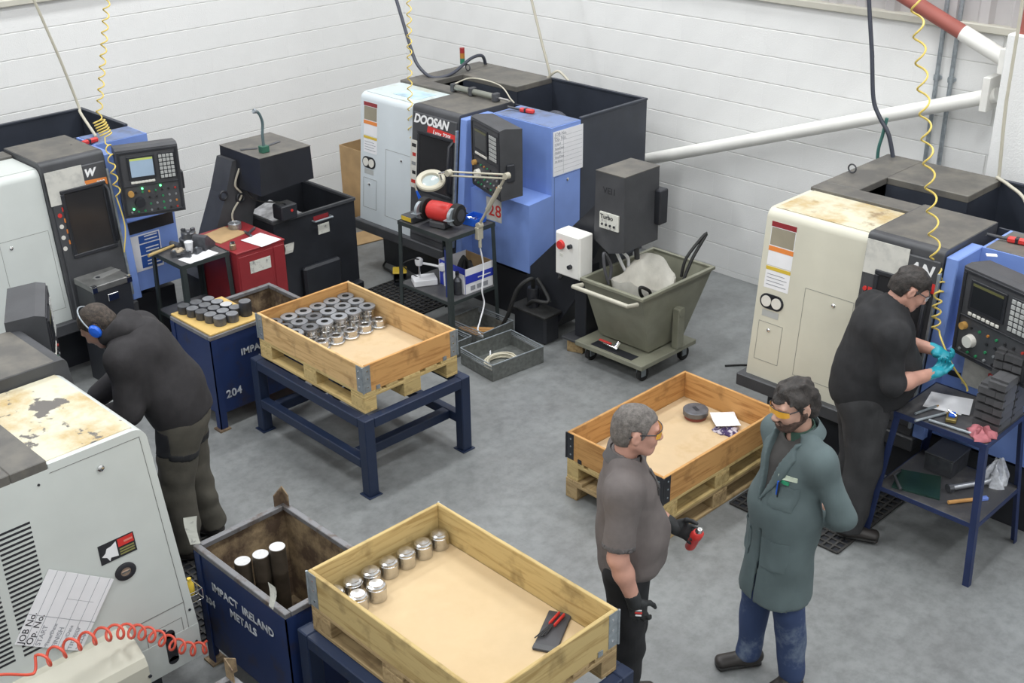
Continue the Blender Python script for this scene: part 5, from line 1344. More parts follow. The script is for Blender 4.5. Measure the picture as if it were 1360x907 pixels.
# ivory tubes
rc = [at(q, 'y', 9.6) for q in ((45, 0), (78, 75), (104, 140))]+[at((107, 150), 'y', 9.5), Vector((4.26, 9.02, 1.70))]
hose_thing('ivory_tube', 'ivory tube slanting down behind the lit-screen lathe', 'tube', ext(rc)+rc, .012, m_tubew, 'ivory tubes')
rc = [at(q, 'x', 8.10) for q in ((706, 0), (718, 50), (730, 97))]
hose_thing('ivory_tube', 'ivory tube slanting down to the corner lathe cover', 'tube', ext(rc)+rc+[Vector((8.11, 7.70, 1.70)), Vector((8.16, 7.62, 1.76)), Vector((8.18, 7.50, 1.68))], .012, m_tubew, 'ivory tubes')
rc = [at(q, 'x', 8.05) for q in ((1352, 40), (1336, 140), (1327, 232))]
hose_thing('ivory_tube', 'ivory tube falling past the column to the lathe cover', 'tube', ext(rc)+rc+[Vector((8.03, 3.33, 1.715)), at((1340, 246), 'x', 8.0), at((1362, 268), 'x', 7.9), Vector((7.9, 3.0, 1.4))], .012, m_tubew, 'ivory tubes')
# red spiral hose across the foreground lathe
q = [(52, 880), (75, 868), (105, 853), (140, 842), (170, 838), (200, 843), (230, 855), (255, 862), (278, 858)]
yy = [4.30, 4.32, 4.34, 4.36, 4.40, 4.44, 4.46, 4.48, 4.50]
path = [at(a, 'y', v) for a, v in zip(q, yy)]
pts = coil(path, lambda t: .034-.004*t, 14, 16)
lead = smooth_path([at((-60, 905), 'y', 4.28), at((0, 896), 'y', 4.28), at((38, 896), 'y', 4.29), at((47, 890), 'y', 4.30), pts[0]], 8)
hose_thing('spiral_hose', 'red spiral air hose draped across the louvred end of the lathe', 'hose', lead[:-1]+pts, .0065, m_rhose, None, 8, raw=True)
# warning beacon, lifting rings, clamps and tools on the machine tops
t = thing('signal_beacon', 'stack light with red, amber and green tiers on the corner lathe', 'beacon', (7.86, 8.60, 1.70))
for k, (m, h) in enumerate(((m_paper, .03), (mat('beacon_green', (.03, .20, .12), .3), .055), (mat('beacon_amber', (.45, .20, .04), .3), .05), (mat('beacon_red', (.35, .03, .03), .3), .05))):
    z = (0, .03, .085, .135)[k]; MB().cyl((0, 0, z+.001), (0, 0, z+h), .024, n=14).build(('base', 'green_tier', 'amber_tier', 'red_tier')[k], m, t, smooth=40)
for (x, y, lab) in ((7.78, 8.44, 'lifting ring bolted to the corner lathe cover'), (7.48, 4.14, 'lifting ring bolted to the lathe cover beside the brace')):
    o = MB().tube([(0, .03*math.cos(a), .035+.03*math.sin(a)) for a in [2*PI*i/14 for i in range(15)]], .006, 6).build('lifting_ring', m_dgrey, None, smooth=50, loc=(x, y, 1.70)); tag(o, lab, 'ring')
def clamp_tool(label, x, y, z, rz):
    t = thing('air_gun', label, 'air gun', (x, y, z), rz)
    MB().box((-.11, -.02, 0), (.03, .02, .035), .008).build('grip', m_redp, t); MB().box((-.04, -.021, .002), (-.015, .021, .037), .004).build('band', m_black, t)
    MB().tube([(.03, 0, .018), (.11, 0, .02), (.15, .02, .03)], .011, 8).build('nozzle', m_dgrey, t, smooth=50)
clamp_tool('red-bodied air gun lying on the hood of the lathe beside the brace', 6.98, 2.74, 1.686, R(100))
clamp_tool('red-bodied air gun lying on top of the corner lathe', 7.12, 7.05, 1.686, R(100))
clamp_tool('red-bodied air gun lying on the lit-screen lathe', 4.12, 8.92, 1.686, R(190))
t = thing('pneumatic_cylinder', 'long pneumatic cylinder mounted across the corner lathe top', 'cylinder', (7.16, 7.72, 1.705), R(-90))
MB().cyl((-.22, 0, .035), (.30, 0, .035), .028, n=14).build('barrel', mat('anodised', (.33, .34, .30), .35, .7), t, smooth=40)
for x in (-.23, .0, .30): MB().box((x-.022, -.036, 0), (x+.022, .036, .072), .006).build('end_block', m_dgrey, t)
MB().cyl((.32, 0, .035), (.46, 0, .035), .010, n=10).build('piston_rod', m_chrome, t, smooth=40)
MB().tube(smooth_path([(-.22, 0, .07), (-.1, .10, .12), (.2, .14, .10), (.42, .06, .03), (.50, .02, .02)], 8), .006, 6).build('air_line', m_tubew, t, smooth=50)
MB().tube(coil([(1.62, .80, 1.44), (1.62, .90, 1.46)], .15, 5, 24), .014, 8).build('cable_coil', m_cable, M2, smooth=50)
o = MB().box((-.02, -.03, 0), (.02, .03, .004)).build('label_scrap', m_paper, None, loc=(6.66, 2.72, 1.70), rz=.6); tag(o, 'scrap of pale paper on the pendant of the lathe beside the brace', 'paper')
# thin cable on the floor
hose_thing('floor_cable', 'thin black cable lying on the floor towards the cream lathe', 'cable', [(7.2, 4.9, .008), (7.35, 4.75, .008), (7.4, 4.5, .008), (7.3, 4.2, .008)], .008, m_rubber)

# wire rack and yellow bottle at the foot of the foreground lathe front
rk = MB(); y_ = -.125
for z in (.60, .66): rk.tube([(.03, y_+.03, z), (.03, y_-.05, z), (.13, y_-.05, z), (.13, y_+.03, z)], .003, 6)
for x_ in (.03, .08, .13): rk.tube([(x_, y_-.05, .66), (x_, y_-.05, .60), (x_, y_+.02, .60)], .003, 6)
rk.build('wire_rack', m_chrome, M4)
t = thing('yellow_bottle', 'small yellow bottle standing in the wire rack of the louvred machine', 'bottle', (2.155+.148, 4.57+.10, .6035))
MB().lathe([(0, 0), (.018, 0), (.02, .003), (.02, .06), (.01, .075), (.01, .082), (0, .082)], 14).build('body', m_yellow, t, smooth=35); MB().cyl((0, 0, .082), (0, 0, .095), .011, n=10).build('cap', m_yellow, t)
# ------------------------------------------------------------------ people: implicit surfaces meshed with surface nets
class Field:
    """smooth union of elliptic capsules and ellipsoids on a grid; distances in metres"""
    def __init__(s, lo, hi, h):
        s.h = h; s.lo = np.array(lo, float)-3*h; n = np.ceil((np.array(hi, float)+3*h-s.lo)/h).astype(int)+1
        s.n = n; s.F = np.full(n, .5, np.float32)
        s.ax = [s.lo[i]+h*np.arange(n[i]) for i in range(3)]
    def _win(s, lo, hi):
        a = np.clip(np.floor((np.array(lo)-s.lo)/s.h).astype(int), 0, s.n); b = np.clip(np.ceil((np.array(hi)-s.lo)/s.h).astype(int)+1, 0, s.n)
        if np.any(b-a < 1): return None, None
        sl = tuple(slice(a[i], b[i]) for i in range(3))
        G = np.stack(np.meshgrid(*[s.ax[i][sl[i]] for i in range(3)], indexing='ij'), -1)
        return sl, G
    def _comb(s, sl, d, k, op):
        f = s.F[sl]
        if op == 'sub':
            d = -d; q = np.maximum(k-np.abs(f-d), 0)/k if k > 0 else 0; s.F[sl] = np.maximum(f, d)+q*q*k*.25
        elif op == 'and': s.F[sl] = np.maximum(f, d)
        else:
            q = np.maximum(k-np.abs(f-d), 0)/k if k > 0 else 0; s.F[sl] = np.minimum(f, d)-q*q*k*.25
    def cap(s, a, b, ra, rb=None, k=.03, X=None, op='add', grow=0.0):
        """capsule from a to b; radii are numbers or (rx, ry) pairs measured along X and across it"""
        a = np.array(a, float); b = np.array(b, float); rb = ra if rb is None else rb
        ra = np.array(ra if isinstance(ra, (tuple, list)) else (ra, ra), float)+grow; rb = np.array(rb if isinstance(rb, (tuple, list)) else (rb, rb), float)+grow
        R_ = max(ra.max(), rb.max())+k+3*s.h
        sl, G = s._win(np.minimum(a, b)-R_, np.maximum(a, b)+R_)
        if sl is None: return s
        d = b-a; L = max(np.linalg.norm(d), 1e-6); u = d/L
        X = np.array((1., 0, 0) if X is None else X, float); X = X-u*X.dot(u)
        if np.linalg.norm(X) < 1e-4: X = np.cross(u, (0, 0, 1.)); 
        X /= max(np.linalg.norm(X), 1e-6); Y = np.cross(u, X)
        p = G-a; t = np.clip(p@u/L, 0, 1); q = p-t[..., None]*d
        r0 = ra[0]+(rb[0]-ra[0])*t; r1 = ra[1]+(rb[1]-ra[1])*t; rm = np.minimum(r0, r1)
        w = np.sqrt((q@X/r0)**2+(q@Y/r1)**2+(q@u/rm)**2+1e-12)
        s._comb(sl, ((w-1)*rm).astype(np.float32), k, op); return s
    def ell(s, c, r, k=.02, M=None, op='add', grow=0.0):
        c = np.array(c, float); r = np.array(r, float)+grow; R_ = r.max()+k+3*s.h
        sl, G = s._win(c-R_, c+R_)
        if sl is None: return s
        p = G-c
        if M is not None: p = p@np.array(M)
        w = np.sqrt(((p/r)**2).sum(-1)+1e-12); s._comb(sl, ((w-1)*r.min()).astype(np.float32), k, op); return s
    def plane(s, o, n):
        """keep the side of the plane the normal points to"""
        n = np.array(n, float); n /= np.linalg.norm(n)
        G = np.stack(np.meshgrid(*s.ax, indexing='ij'), -1); d = -((G-np.array(o))@n); s.F = np.maximum(s.F, d.astype(np.float32)); return s
    def ripple(s, amp, f, seed=0, lo=None):
        G = np.meshgrid(*s.ax, indexing='ij'); rn = random.Random(seed); w = 0
        for i in range(5):
            kx, ky, kz = [rn.uniform(-1, 1)*f for _ in range(3)]; w = w+np.sin(kx*G[0]+ky*G[1]+kz*G[2]+rn.uniform(0, 6)+1.2*np.sin(ky*G[0]*.6-kx*G[2]*.5))
        s.F = s.F+(amp*w/3).astype(np.float32); return s
    def mesh(s):
        F = s.F; n = F.shape; ins = F < 0
        c = [F[dx:n[0]-1+dx, dy:n[1]-1+dy, dz:n[2]-1+dz] for dx in (0, 1) for dy in (0, 1) for dz in (0, 1)]
        cnt = sum((q < 0).astype(np.int8) for q in c); act = (cnt > 0) & (cnt < 8)
        idx = -np.ones(act.shape, np.int64); I = np.argwhere(act); idx[act] = np.arange(len(I))
        vals = [q[act] for q in c]; pos = np.zeros((len(I), 3)); num = np.zeros(len(I))
        cor = [(dx, dy, dz) for dx in (0, 1) for dy in (0, 1) for dz in (0, 1)]
        for i in range(8):
            for j in range(i+1, 8):
                if sum(abs(cor[i][k]-cor[j][k]) for k in range(3)) != 1: continue
                a, b = vals[i], vals[j]; m = (a < 0) != (b < 0); t = np.where(m, a/np.where(m, a-b, 1), 0)
                for k in range(3): pos[:, k] += np.where(m, cor[i][k]+t*(cor[j][k]-cor[i][k]), 0)
                num += m
        V = s.lo+(I+pos/num[:, None])*s.h; faces = []
        for ax in range(3):
            o1, o2 = [(1, 2), (2, 0), (0, 1)][ax]
            sl0 = [slice(None)]*3; sl1 = [slice(None)]*3; sl0[ax] = slice(0, n[ax]-1); sl1[ax] = slice(1, n[ax])
            a = ins[tuple(sl0)]; b = ins[tuple(sl1)]; cr = np.argwhere(a != b)
            cr = cr[(cr[:, o1] > 0) & (cr[:, o2] > 0) & (cr[:, o1] < n[o1]-1) & (cr[:, o2] < n[o2]-1)]
            e1 = np.zeros(3, int); e1[o1] = 1; e2 = np.zeros(3, int); e2[o2] = 1
            q = [cr-e1-e2, cr-e2, cr, cr-e1]; Q = np.stack([idx[p[:, 0], p[:, 1], p[:, 2]] for p in q], 1)
            fl = a[cr[:, 0], cr[:, 1], cr[:, 2]]; Q = np.where(fl[:, None], Q, Q[:, ::-1]); faces.append(Q)
        Q = np.concatenate(faces) if faces else np.zeros((0, 4), int)
        return V, Q[(Q >= 0).all(1)]
def f_build(fields, name, m, parent, label=None):
    """one mesh object from one or more fields"""
    Vs = []; Qs = []; o = 0
    for f in (fields if isinstance(fields, list) else [fields]):
        V, Q = f.mesh(); Vs.append(V); Qs.append(Q+o); o += len(V)
    V = np.concatenate(Vs); Q = np.concatenate(Qs)
    me = bpy.data.meshes.new(name); me.vertices.add(len(V)); me.vertices.foreach_set('co', V.astype('f').ravel())
    me.loops.add(len(Q)*4); me.loops.foreach_set('vertex_index', Q.astype('i').ravel())
    me.polygons.add(len(Q)); me.polygons.foreach_set('loop_start', np.arange(0, len(Q)*4, 4, dtype='i')); 
    me.polygons.foreach_set('use_smooth', np.ones(len(Q), bool)); me.update(calc_edges=True); me.validate()
    me.materials.append(m); ob = bpy.data.objects.new(name, me); C.objects.link(ob); ob.parent = parent
    if label: ob['label'] = label
    return ob
def box_of(pts, pad):
    p = np.array(pts, float); return p.min(0)-pad, p.max(0)+pad
def N(v): v = np.array(v, float); return v/np.linalg.norm(v)

m_skin = mat('skin', (.52, .31, .235), .5, var=.06, scale=14, bump=.04, bscale=120)
m_skin2 = mat('skin_ruddy', (.54, .29, .22), .5, var=.07, scale=14, bump=.04, bscale=120)
m_eye = mat('eye_white', (.6, .58, .55), .3); m_lipc = mat('lip', (.40, .18, .15), .5)
m_lens = glass('amber_lens', (.95, .52, .05), .62, .08)

class Head:
    """frame: c centre of the head, y forward, z up; 0.23 m chin to crown"""
    def __init__(s, c, fwd, up, k=1.0):
        s.c = np.array(c, float); s.y = N(fwd); z = np.array(up, float); s.z = N(z-s.y*s.y.dot(z)); s.x = np.cross(s.y, s.z); s.k = k
        s.R = np.stack([s.x, s.y, s.z], 1)
    def p(s, x, y, z): return s.c+s.k*(s.x*x+s.y*y+s.z*z)
    def M(s):
        M = Matrix.Identity(4)
        for i in range(3):
            M[i][0] = s.x[i]; M[i][1] = s.y[i]; M[i][2] = s.z[i]; M[i][3] = s.c[i]
        return M
    def skull(s, f, grow=0.0):
        k = s.k
        f.ell(s.p(0, -.014, .032), np.array((.076, .097, .086))*k, .02, s.R, grow=grow)
        f.ell(s.p(0, .030, -.022), np.array((.063, .066, .088))*k, .04, s.R, grow=grow)
        return f
    def face(s, f):
        k = s.k; s.skull(f)
        f.ell(s.p(0, .064, -.092), np.array((.032, .028, .026))*k, .04, s.R)
        for q in (-1, 1):
            f.cap(s.p(q*.056, -.004, -.052), s.p(q*.030, .056, -.092), .018*k, .016*k, .03)
            f.ell(s.p(q*.040, .070, -.030), np.array((.022, .022, .024))*k, .025, s.R)
            f.ell(s.p(q*.031, .102, .004), np.array((.017, .018, .013))*k, .014, s.R, op='sub')
            f.ell(s.p(q*.031, .079, .003), np.array((.0135, .0135, .0115))*k, .003, s.R)
            f.ell(s.p(q*.080, -.012, -.008), np.array((.012, .022, .033))*k, .006, s.R)
            f.ell(s.p(q*.092, -.007, -.006), np.array((.007, .011, .019))*k, .004, s.R, op='sub')
            f.ell(s.p(q*.013, .106, -.038), np.array((.009, .011, .008))*k, .008, s.R)
        f.cap(s.p(-.040, .086, .022), s.p(.040, .086, .022), .009*k, k=.015)
        f.cap(s.p(0, .094, .012), s.p(0, .116, -.032), .008*k, .012*k, .014)
        f.ell(s.p(0, .098, -.059), np.array((.023, .008, .005))*k, .006, s.R); f.ell(s.p(0, .096, -.069), np.array((.021, .008, .0055))*k, .006, s.R)
        f.cap(s.p(-.018, .106, -.064), s.p(.018, .106, -.064), .002*k, k=.004, op='sub')
        return f
def hair(H, m, parent, thick=.010, line=.052, back=-.075, amp=.004, seed=1, side=-.02, fringe=0.0, label=None):
    """cap of hair: shell of the skull cut by a hairline that drops towards the nape"""
    f = Field(H.c-.16, H.c+.16, .0055); H.skull(f, thick)
    f.ell(H.p(0, -.050, -.02), np.array((.066, .062, .075))*H.k, .02, H.R, grow=thick-.002)
    f.ripple(amp, 120, seed)
    # remove below the hairline: front face, ears, nape
    f.plane(H.p(0, .0, back), H.z)
    f2 = Field(H.c-.16, H.c+.16, .0055)
    f2.F[:] = .5
    G = np.stack(np.meshgrid(*f.ax, indexing='ij'), -1)-H.c; L = G@H.R/H.k
    x, y, z = L[..., 0], L[..., 1], L[..., 2]
    # hairline height as a function of how far forward the point is
    hl = np.where(y > .055, line-fringe, np.where(y > .018, side+(line-side)*(np.clip((y-.018)/.037, 0, 1)), np.where(y > -.035, side+.0*y, back)))
    hl = np.where((y > -.035) & (y <= .018), np.where(np.abs(x) > .05, np.where(y > .010, -.016, .027), hl), hl)
    f.F = np.maximum(f.F, (hl-z).astype(np.float32))
    return f_build(f, 'hair', m, parent, label)
def glasses(H, parent, lens, frame_m):
    """wraparound safety spectacles"""
    t = parent; mb = MB(); vs = []; fs = []; n = 22; off = []
    for th in (0, .0025):
        for i in range(n+1):
            a = R(-72+144*i/n); nose = math.exp(-((i-n/2)/1.8)**2)
            rx, ry = .074+th, .052+th
            x, y = rx*math.sin(a), .062+ry*math.cos(a)
            h = .019*(1-.35*(abs(i-n/2)/(n/2))**3)
            vs += [(x, y, .006+h), (x, y, .004-h*(1-.62*nose))]
    o = 2*(n+1)
    for i in range(n):
        fs += [(2*i, 2*i+1, 2*i+3, 2*i+2), (o+2*i+2, o+2*i+3, o+2*i+1, o+2*i), (2*i, 2*i+2, o+2*i+2, o+2*i), (2*i+3, 2*i+1, o+2*i+1, o+2*i+3)]
    sc = Matrix.Diagonal((H.k, H.k, H.k, 1))
    g = MB().add(vs, fs, H.M() @ sc).build('safety_glasses', lens, t, smooth=60, label='amber wraparound safety glasses' if lens is m_lens else 'clear safety glasses')
    fr = MB()
    for q in (-1, 1): fr.tube([(q*.072, .078, .012), (q*.081, .03, .014), (q*.083, -.02, .012), (q*.080, -.045, -.006)], .0028, 6, M=H.M() @ sc)
    fr.build('temple_arms', frame_m, g)
    fr = MB(); fr.tube([(.0755*math.sin(R(a)), .062+.0535*math.cos(R(a)), .024-.006*abs(a/72)**3) for a in range(-72, 73, 12)], .0022, 6, M=H.M() @ sc); fr.build('brow_bar', frame_m, g)
    return g
def hand(f, w, d, nrm, thumb, curl=(.5, .5, .5, .5), tcurl=.4, k=1.0, spread=.06):
    """five-fingered hand: w wrist, d direction of the hand, nrm out of the palm, thumb towards the thumb side"""
    d = N(d); nrm = N(np.array(nrm)-d*np.dot(nrm, d)); s = N(np.cross(d, nrm)); s = s if np.dot(s, thumb) > 0 else -s
    w = np.array(w, float)
    f.cap(w-d*.03, w+d*.015, .027*k, .028*k, .02)
    f.cap(w+d*.012*k, w+d*.078*k, (.034*k, .015*k), (.040*k, .014*k), .016, X=s)
    f.ell(w+d*.030*k+s*.024*k+nrm*.008*k, np.array((.020, .020, .020))*k, .014)
    for i, (off, L) in enumerate(((.030, .078), (.010, .088), (-.011, .082), (-.030, .064))):
        b = w+d*(.083-.004*abs(i-1))*k+s*off*k; c = curl[i]; a = 0; dirn = N(d+s*(.5-i/3)*spread*2)
        for j, (ln, r0, r1) in enumerate(((.46, .0098, .0092), (.30, .0092, .0084), (.24, .0084, .0074))):
            a += c*(.9, 1.15, .7)[j]; v = dirn*math.cos(a)+nrm*math.sin(a); e = b+v*L*ln*k; f.cap(b, e, r0*k, r1*k, .006); b = e
    b = w+d*.022*k+s*.030*k+nrm*.004; v = N(d*.55+s*.75+nrm*(.2+tcurl)); e = b+v*.038*k; f.cap(b, e, .0135*k, .0115*k, .012)
    v = N(d*.9+s*.3+nrm*(.15+tcurl*1.2)); e2 = e+v*.032*k; f.cap(e, e2, .0115*k, .010*k, .006); v = N(d*1.0+s*.05+nrm*(.1+tcurl*1.3)); f.cap(e2, e2+v*.024*k, .0100*k, .0085*k, .005)
    return f
def shoe(f, ank, d, k=1.0, sole=False):
    d = N((d[0], d[1], 0)); a = np.array((ank[0], ank[1], 0.)); s = np.cross(d, (0, 0, 1))
    if sole:
        f.cap(a-d*.055+(0, 0, .016), a+d*.165+(0, 0, .016), (.040*k, .016), (.047*k, .016), .01, X=s)
    else:
        f.cap(a-d*.045+(0, 0, .05), a+d*.02+(0, 0, .052), (.038*k, .042), (.040*k, .042), .02, X=s)
        f.cap(a+(0, 0, .05), a+d*.155+(0, 0, .042), (.041*k, .040), (.045*k, .030), .03, X=s)
        f.cap(a-d*.01+(0, 0, .05), a-d*.012+(0, 0, .13), .046*k, .044*k, .03)
    return f
def shoes(J, m, parent):
    for sd in 'LR':
        a = J['ank'+sd]; d = J['toe'+sd]; q = np.array((a[0], a[1], 0))
        f = Field(q-(.26, .26, 0.0), q+(.26, .26, .2), .008); shoe(f, a, d); f.plane((0, 0, .022), (0, 0, 1)); f.ripple(.0012, 60, 4)
        o = f_build(f, 'shoe', m, parent)
        f = Field(q-(.26, .26, 0.0), q+(.26, .26, .05), .007); shoe(f, a, d, 1.0, True); f.plane((0, 0, .002), (0, 0, 1)); f_build(f, 'sole', m_rubber, o)
def legs(f, J, r_hip=.090, r_knee=.062, r_ank=.048, grow=0.0, k=.05, ank=True):
    for sd in 'LR':
        f.cap(J['hip'+sd], J['kne'+sd], r_hip, r_knee, k, grow=grow); f.cap(J['kne'+sd], J['ank'+sd], r_knee, r_ank, .03, grow=grow)
        a, b = np.array(J['kne'+sd]), np.array(J['ank'+sd]); bk = np.array(J.get('back', (0, -1, 0)))
        f.cap(a.__add__((b-a)*.12)+bk*.018, a+(b-a)*.5+bk*.02, .046, .036, .04, grow=grow)
    return f
def torso(f, J, S, grow=0.0, k=.06, belly=True):
    X = J['side']
    f.cap(J['pel'], J['wst'], S['pel'], S['wst'], k, X=X, grow=grow); f.cap(J['wst'], J['chs'], S['wst'], S['chs'], k, X=X, grow=grow)
    f.cap(np.array(J['shL'])*.82+np.array(J['chs'])*.18, np.array(J['shR'])*.82+np.array(J['chs'])*.18, S.get('shr', .058), k=.07, grow=grow)
    if S.get('belly') and belly: c, r = S['belly']; f.ell(c, r, .08, grow=grow)
    f.cap(J['chs'], J['nck'], (.085, .075), .055, .06, X=X, grow=grow)
    for q in 'LR': f.cap(np.array(J['nck'])-(0, 0, .012), np.array(J['sh'+q])*.9+np.array(J['nck'])*.1, S.get('trp', .044), S.get('trp', .044), .06, grow=grow)
    return f
def arm(f, J, sd, ru=.048, re=.040, rw=.029, grow=0.0, part='all', k=.04):
    s, e, w = [np.array(J[q+sd], float) for q in ('sh', 'elb', 'wri')]
    if part in ('all', 'upper'): f.ell(s, (ru*1.18,)*3, .04, grow=grow); f.cap(s, e, ru*1.05, re, k, grow=grow)
    if part in ('all', 'lower'): f.cap(e, e+(w-e)*.35, re, re*1.02, .03, grow=grow); f.cap(e+(w-e)*.35, w, re*1.0, rw, .03, grow=grow)
    return f
def bounds(J, pad=.2):
    return box_of([v for k, v in J.items() if k not in ('side', 'back', 'toeL', 'toeR')], pad)

def collar_ring(c, name, m, parent, r=.066, h=.034, flare=.020, gap=20, drop=.022, tilt=.25, low=-.012, pts=True):
    """turned-down collar swept round the neck, open at the front"""
    vs = []; fs = []; n = 40; c = np.array(c, float)
    Mx = Matrix.Translation(c) @ Matrix.Rotation(-tilt, 4, 'X')
    for i in range(n+1):
        ph = R(gap+(360-2*gap)*i/n); e = math.exp(-((min(ph, 2*PI-ph)-R(gap))/R(24))**2)*(1 if pts else 0)
        for (rr, z) in ((r-.003, -.012), (r, h), (r+.004, h+.003), (r+.008, h), (r+flare, low-drop*e), (r+flare-.006, low-drop*e+.001), (r+.004, h-.012)):
            k = rr+.006*e if z < h-.001 else rr
            vs.append((k*math.sin(ph), k*math.cos(ph), z))
    k = 7
    for i in range(n):
        for j in range(k-1): fs.append((i*k+j, (i+1)*k+j, (i+1)*k+j+1, i*k+j+1))
    fs += [tuple(range(k)), tuple(reversed(range(n*k, n*k+k)))]
    return MB().add(vs, fs, Mx).build(name, m, parent, smooth=60)
def front_of(fld, x, z):
    ix, iz = int(round((x-fld.lo[0])/fld.h)), int(round((z-fld.lo[2])/fld.h))
    for y_ in np.arange(.44, -.1, -.004):
        iy = int(round((y_-fld.lo[1])/fld.h))
        if 0 <= iy < fld.n[1] and fld.F[ix, iy, iz] < 0: return y_+.006
    return .15
def patch_on(fld, x0, x1, z0, z1, name, m, parent, th=.004, n=6):
    vs = []; fs = []
    for s_ in (0, 1):
        for i in range(n+1):
            for j in range(n+1):
                x = x0+(x1-x0)*i/n; z = z0+(z1-z0)*j/n; vs.append((x, front_of(fld, x, z)-.002+th*s_, z))
    k_ = (n+1)**2
    for i in range(n):
        for j in range(n):
            a = i*(n+1)+j; fs += [(k_+a, k_+a+1, k_+a+n+2, k_+a+n+1), (a, a+n+1, a+n+2, a+1)]
    for i in range(n):
        a = i*(n+1); b = a+n+1; fs += [(a, k_+a, k_+b, b), (a+n, b+n, k_+b+n, k_+a+n)]; fs += [(i, i+1, k_+i+1, k_+i), (n*(n+1)+i, k_+n*(n+1)+i, k_+n*(n+1)+i+1, n*(n+1)+i+1)]
    return MB().add(vs, fs).build(name, m, parent, smooth=50)
def V3(*a): return np.array(a, float)
def skin_body(J, S, H, m, parent, hands=None, neck=.056, fore=True, slim=-.022):
    """continuous figure: trunk, limbs, neck and hands in one field, the finer head fused to the neck"""
    lo, hi = bounds(J, .16); lo[2] = .03
    f = Field(lo, hi, .0125); torso(f, J, S, slim); legs(f, J, grow=slim)
    for sd in 'LR': arm(f, J, sd, *S.get('arm', (.048, .042, .031)), grow=-.002)
    f.cap(J['nck'], H.p(0, -.022, -.055), neck, neck*.92, .03)
    out = [f]
    g = Field(H.c-.17, H.c+.17, .0052); H.face(g); g.cap(J['nck'], H.p(0, -.022, -.045), neck+.001, neck*.95, .025)
    out.append(g)
    for w in (hands or []): 
        q = np.array(w['w']); g = Field(q-.17, q+.17, .0048); hand(g, **w); out.append(g)
    return f_build(out, 'body', m, parent)
# ================================================================== man in the grey polo shirt
def facing(v): return math.atan2(v[1], v[0])-PI/2     # rotation that turns local +y to v
m_polo = mat('taupe_jersey', (.13, .112, .108), .85, var=.05, scale=30, bump=.08, bscale=200)
m_polod = mat('taupe_trim', (.085, .078, .078), .85, var=.05, scale=30)
m_blkc = mat('black_cotton', (.014, .0145, .017), .85, var=.2, scale=12, bump=.08, bscale=150)
m_glv = mat('black_glove', (.018, .02, .022), .7, var=.2, scale=25)
m_boot = mat('dark_leather', (.028, .024, .022), .5, var=.2, scale=15)
m_hairg = mat('grey_hair', (.145, .13, .12), .7, var=.2, scale=60, bump=.4, bscale=160)
m_haird = mat('dark_hair', (.028, .022, .019), .55, var=.35, scale=50, bump=.4, bscale=160)
P1 = thing('person', 'man in a taupe polo shirt and black gloves holding a red tool', 'person', (3.682, 2.985, 0), facing((.62, -.785)))
J = dict(pel=V3(0,0,.96), wst=V3(0,.01,1.10), chs=V3(0,-.005,1.33), nck=V3(0,-.03,1.50), shL=V3(-.185,-.02,1.44), shR=V3(.185,-.02,1.44),
    elbR=V3(.265,-.035,1.14), wriR=V3(.255,.045,.90), elbL=V3(-.26,.0,1.15), wriL=V3(-.17,.22,1.03),
    hipL=V3(-.09,0,.93), hipR=V3(.09,0,.93), kneL=V3(-.10,.03,.50), kneR=V3(.10,.03,.50), ankL=V3(-.11,-.01,.09), ankR=V3(.11,-.01,.09), toeL=V3(-.2,1,0), toeR=V3(.2,1,0), side=V3(1,0,0), back=V3(0,-1,0))
S = dict(pel=(.160,.122), wst=(.158,.135), chs=(.170,.128), shr=.062, belly=(V3(0,.065,1.10), V3(.13,.11,.15)))
H1 = Head((-.005, .025, 1.655), (-.18, 1, -.10), (0, .06, 1), 1.0)
S['arm'] = (.050, .047, .034)
skin_body(J, S, H1, m_skin2, P1)
lo, hi = bounds(J, .2)
f = Field((-.36, -.26, .88), (.36, .30, 1.56), .0105); torso(f, J, S, .012)
for sd in 'LR':
    arm(f, J, sd, .052, .052, .03, grow=.022, part='upper', k=.05)
f.ell(V3(0, .035, .97), (.165, .125, .06), .05)
f.ripple(.004, 24, 2); f.ripple(.002, 46, 52); f.plane((0, 0, .90), (0, .0, 1))
for sd, q in (('L', -1), ('R', 1)):
    e, s_ = J['elb'+sd], J['sh'+sd]; d = N(s_-e); G = np.stack(np.meshgrid(*f.ax, indexing='ij'), -1); below = ((G-(e+d*.045))@d < 0) & (np.abs(G[..., 0]) > .190) & (G[..., 0]*q > 0)
    f.F = np.where(below, np.maximum(f.F, (-((G-(e+d*.045))@d)).astype(np.float32)), f.F)
f.cap(J['nck']+V3(0, .02, .0), J['nck']+V3(0, .03, .12), .062, k=.01, op='sub')
sh_ = f_build(f, 'polo_shirt', m_polo, P1)
shf = f
collar_ring(J['nck']+V3(0, -.002, .006), 'collar', m_polod, sh_, .068, .040, .024, 22, .024)
patch_on(shf, -.013, .013, 1.32, 1.45, 'placket', m_polod, sh_, .006)
for z_ in (1.35, 1.40): MB().cyl((0, front_of(shf, 0, z_), z_), (0, front_of(shf, 0, z_)+.007, z_), .006, n=8).build('button', m_black, sh_)
for sd in 'LR':
    e, s_ = J['elb'+sd], J['sh'+sd]; d = N(s_-e); c = e+d*.046
    f = Field(c-.1, c+.1, .006); f.cap(c-d*.03, c+d*.05, .0775, k=.004); f.cap(c-d*.08, c+d*.10, .071, k=.003, op='sub'); f.plane(c, d); f.plane(c+d*.026, -d); f_build(f, 'cuff', m_polod, sh_)
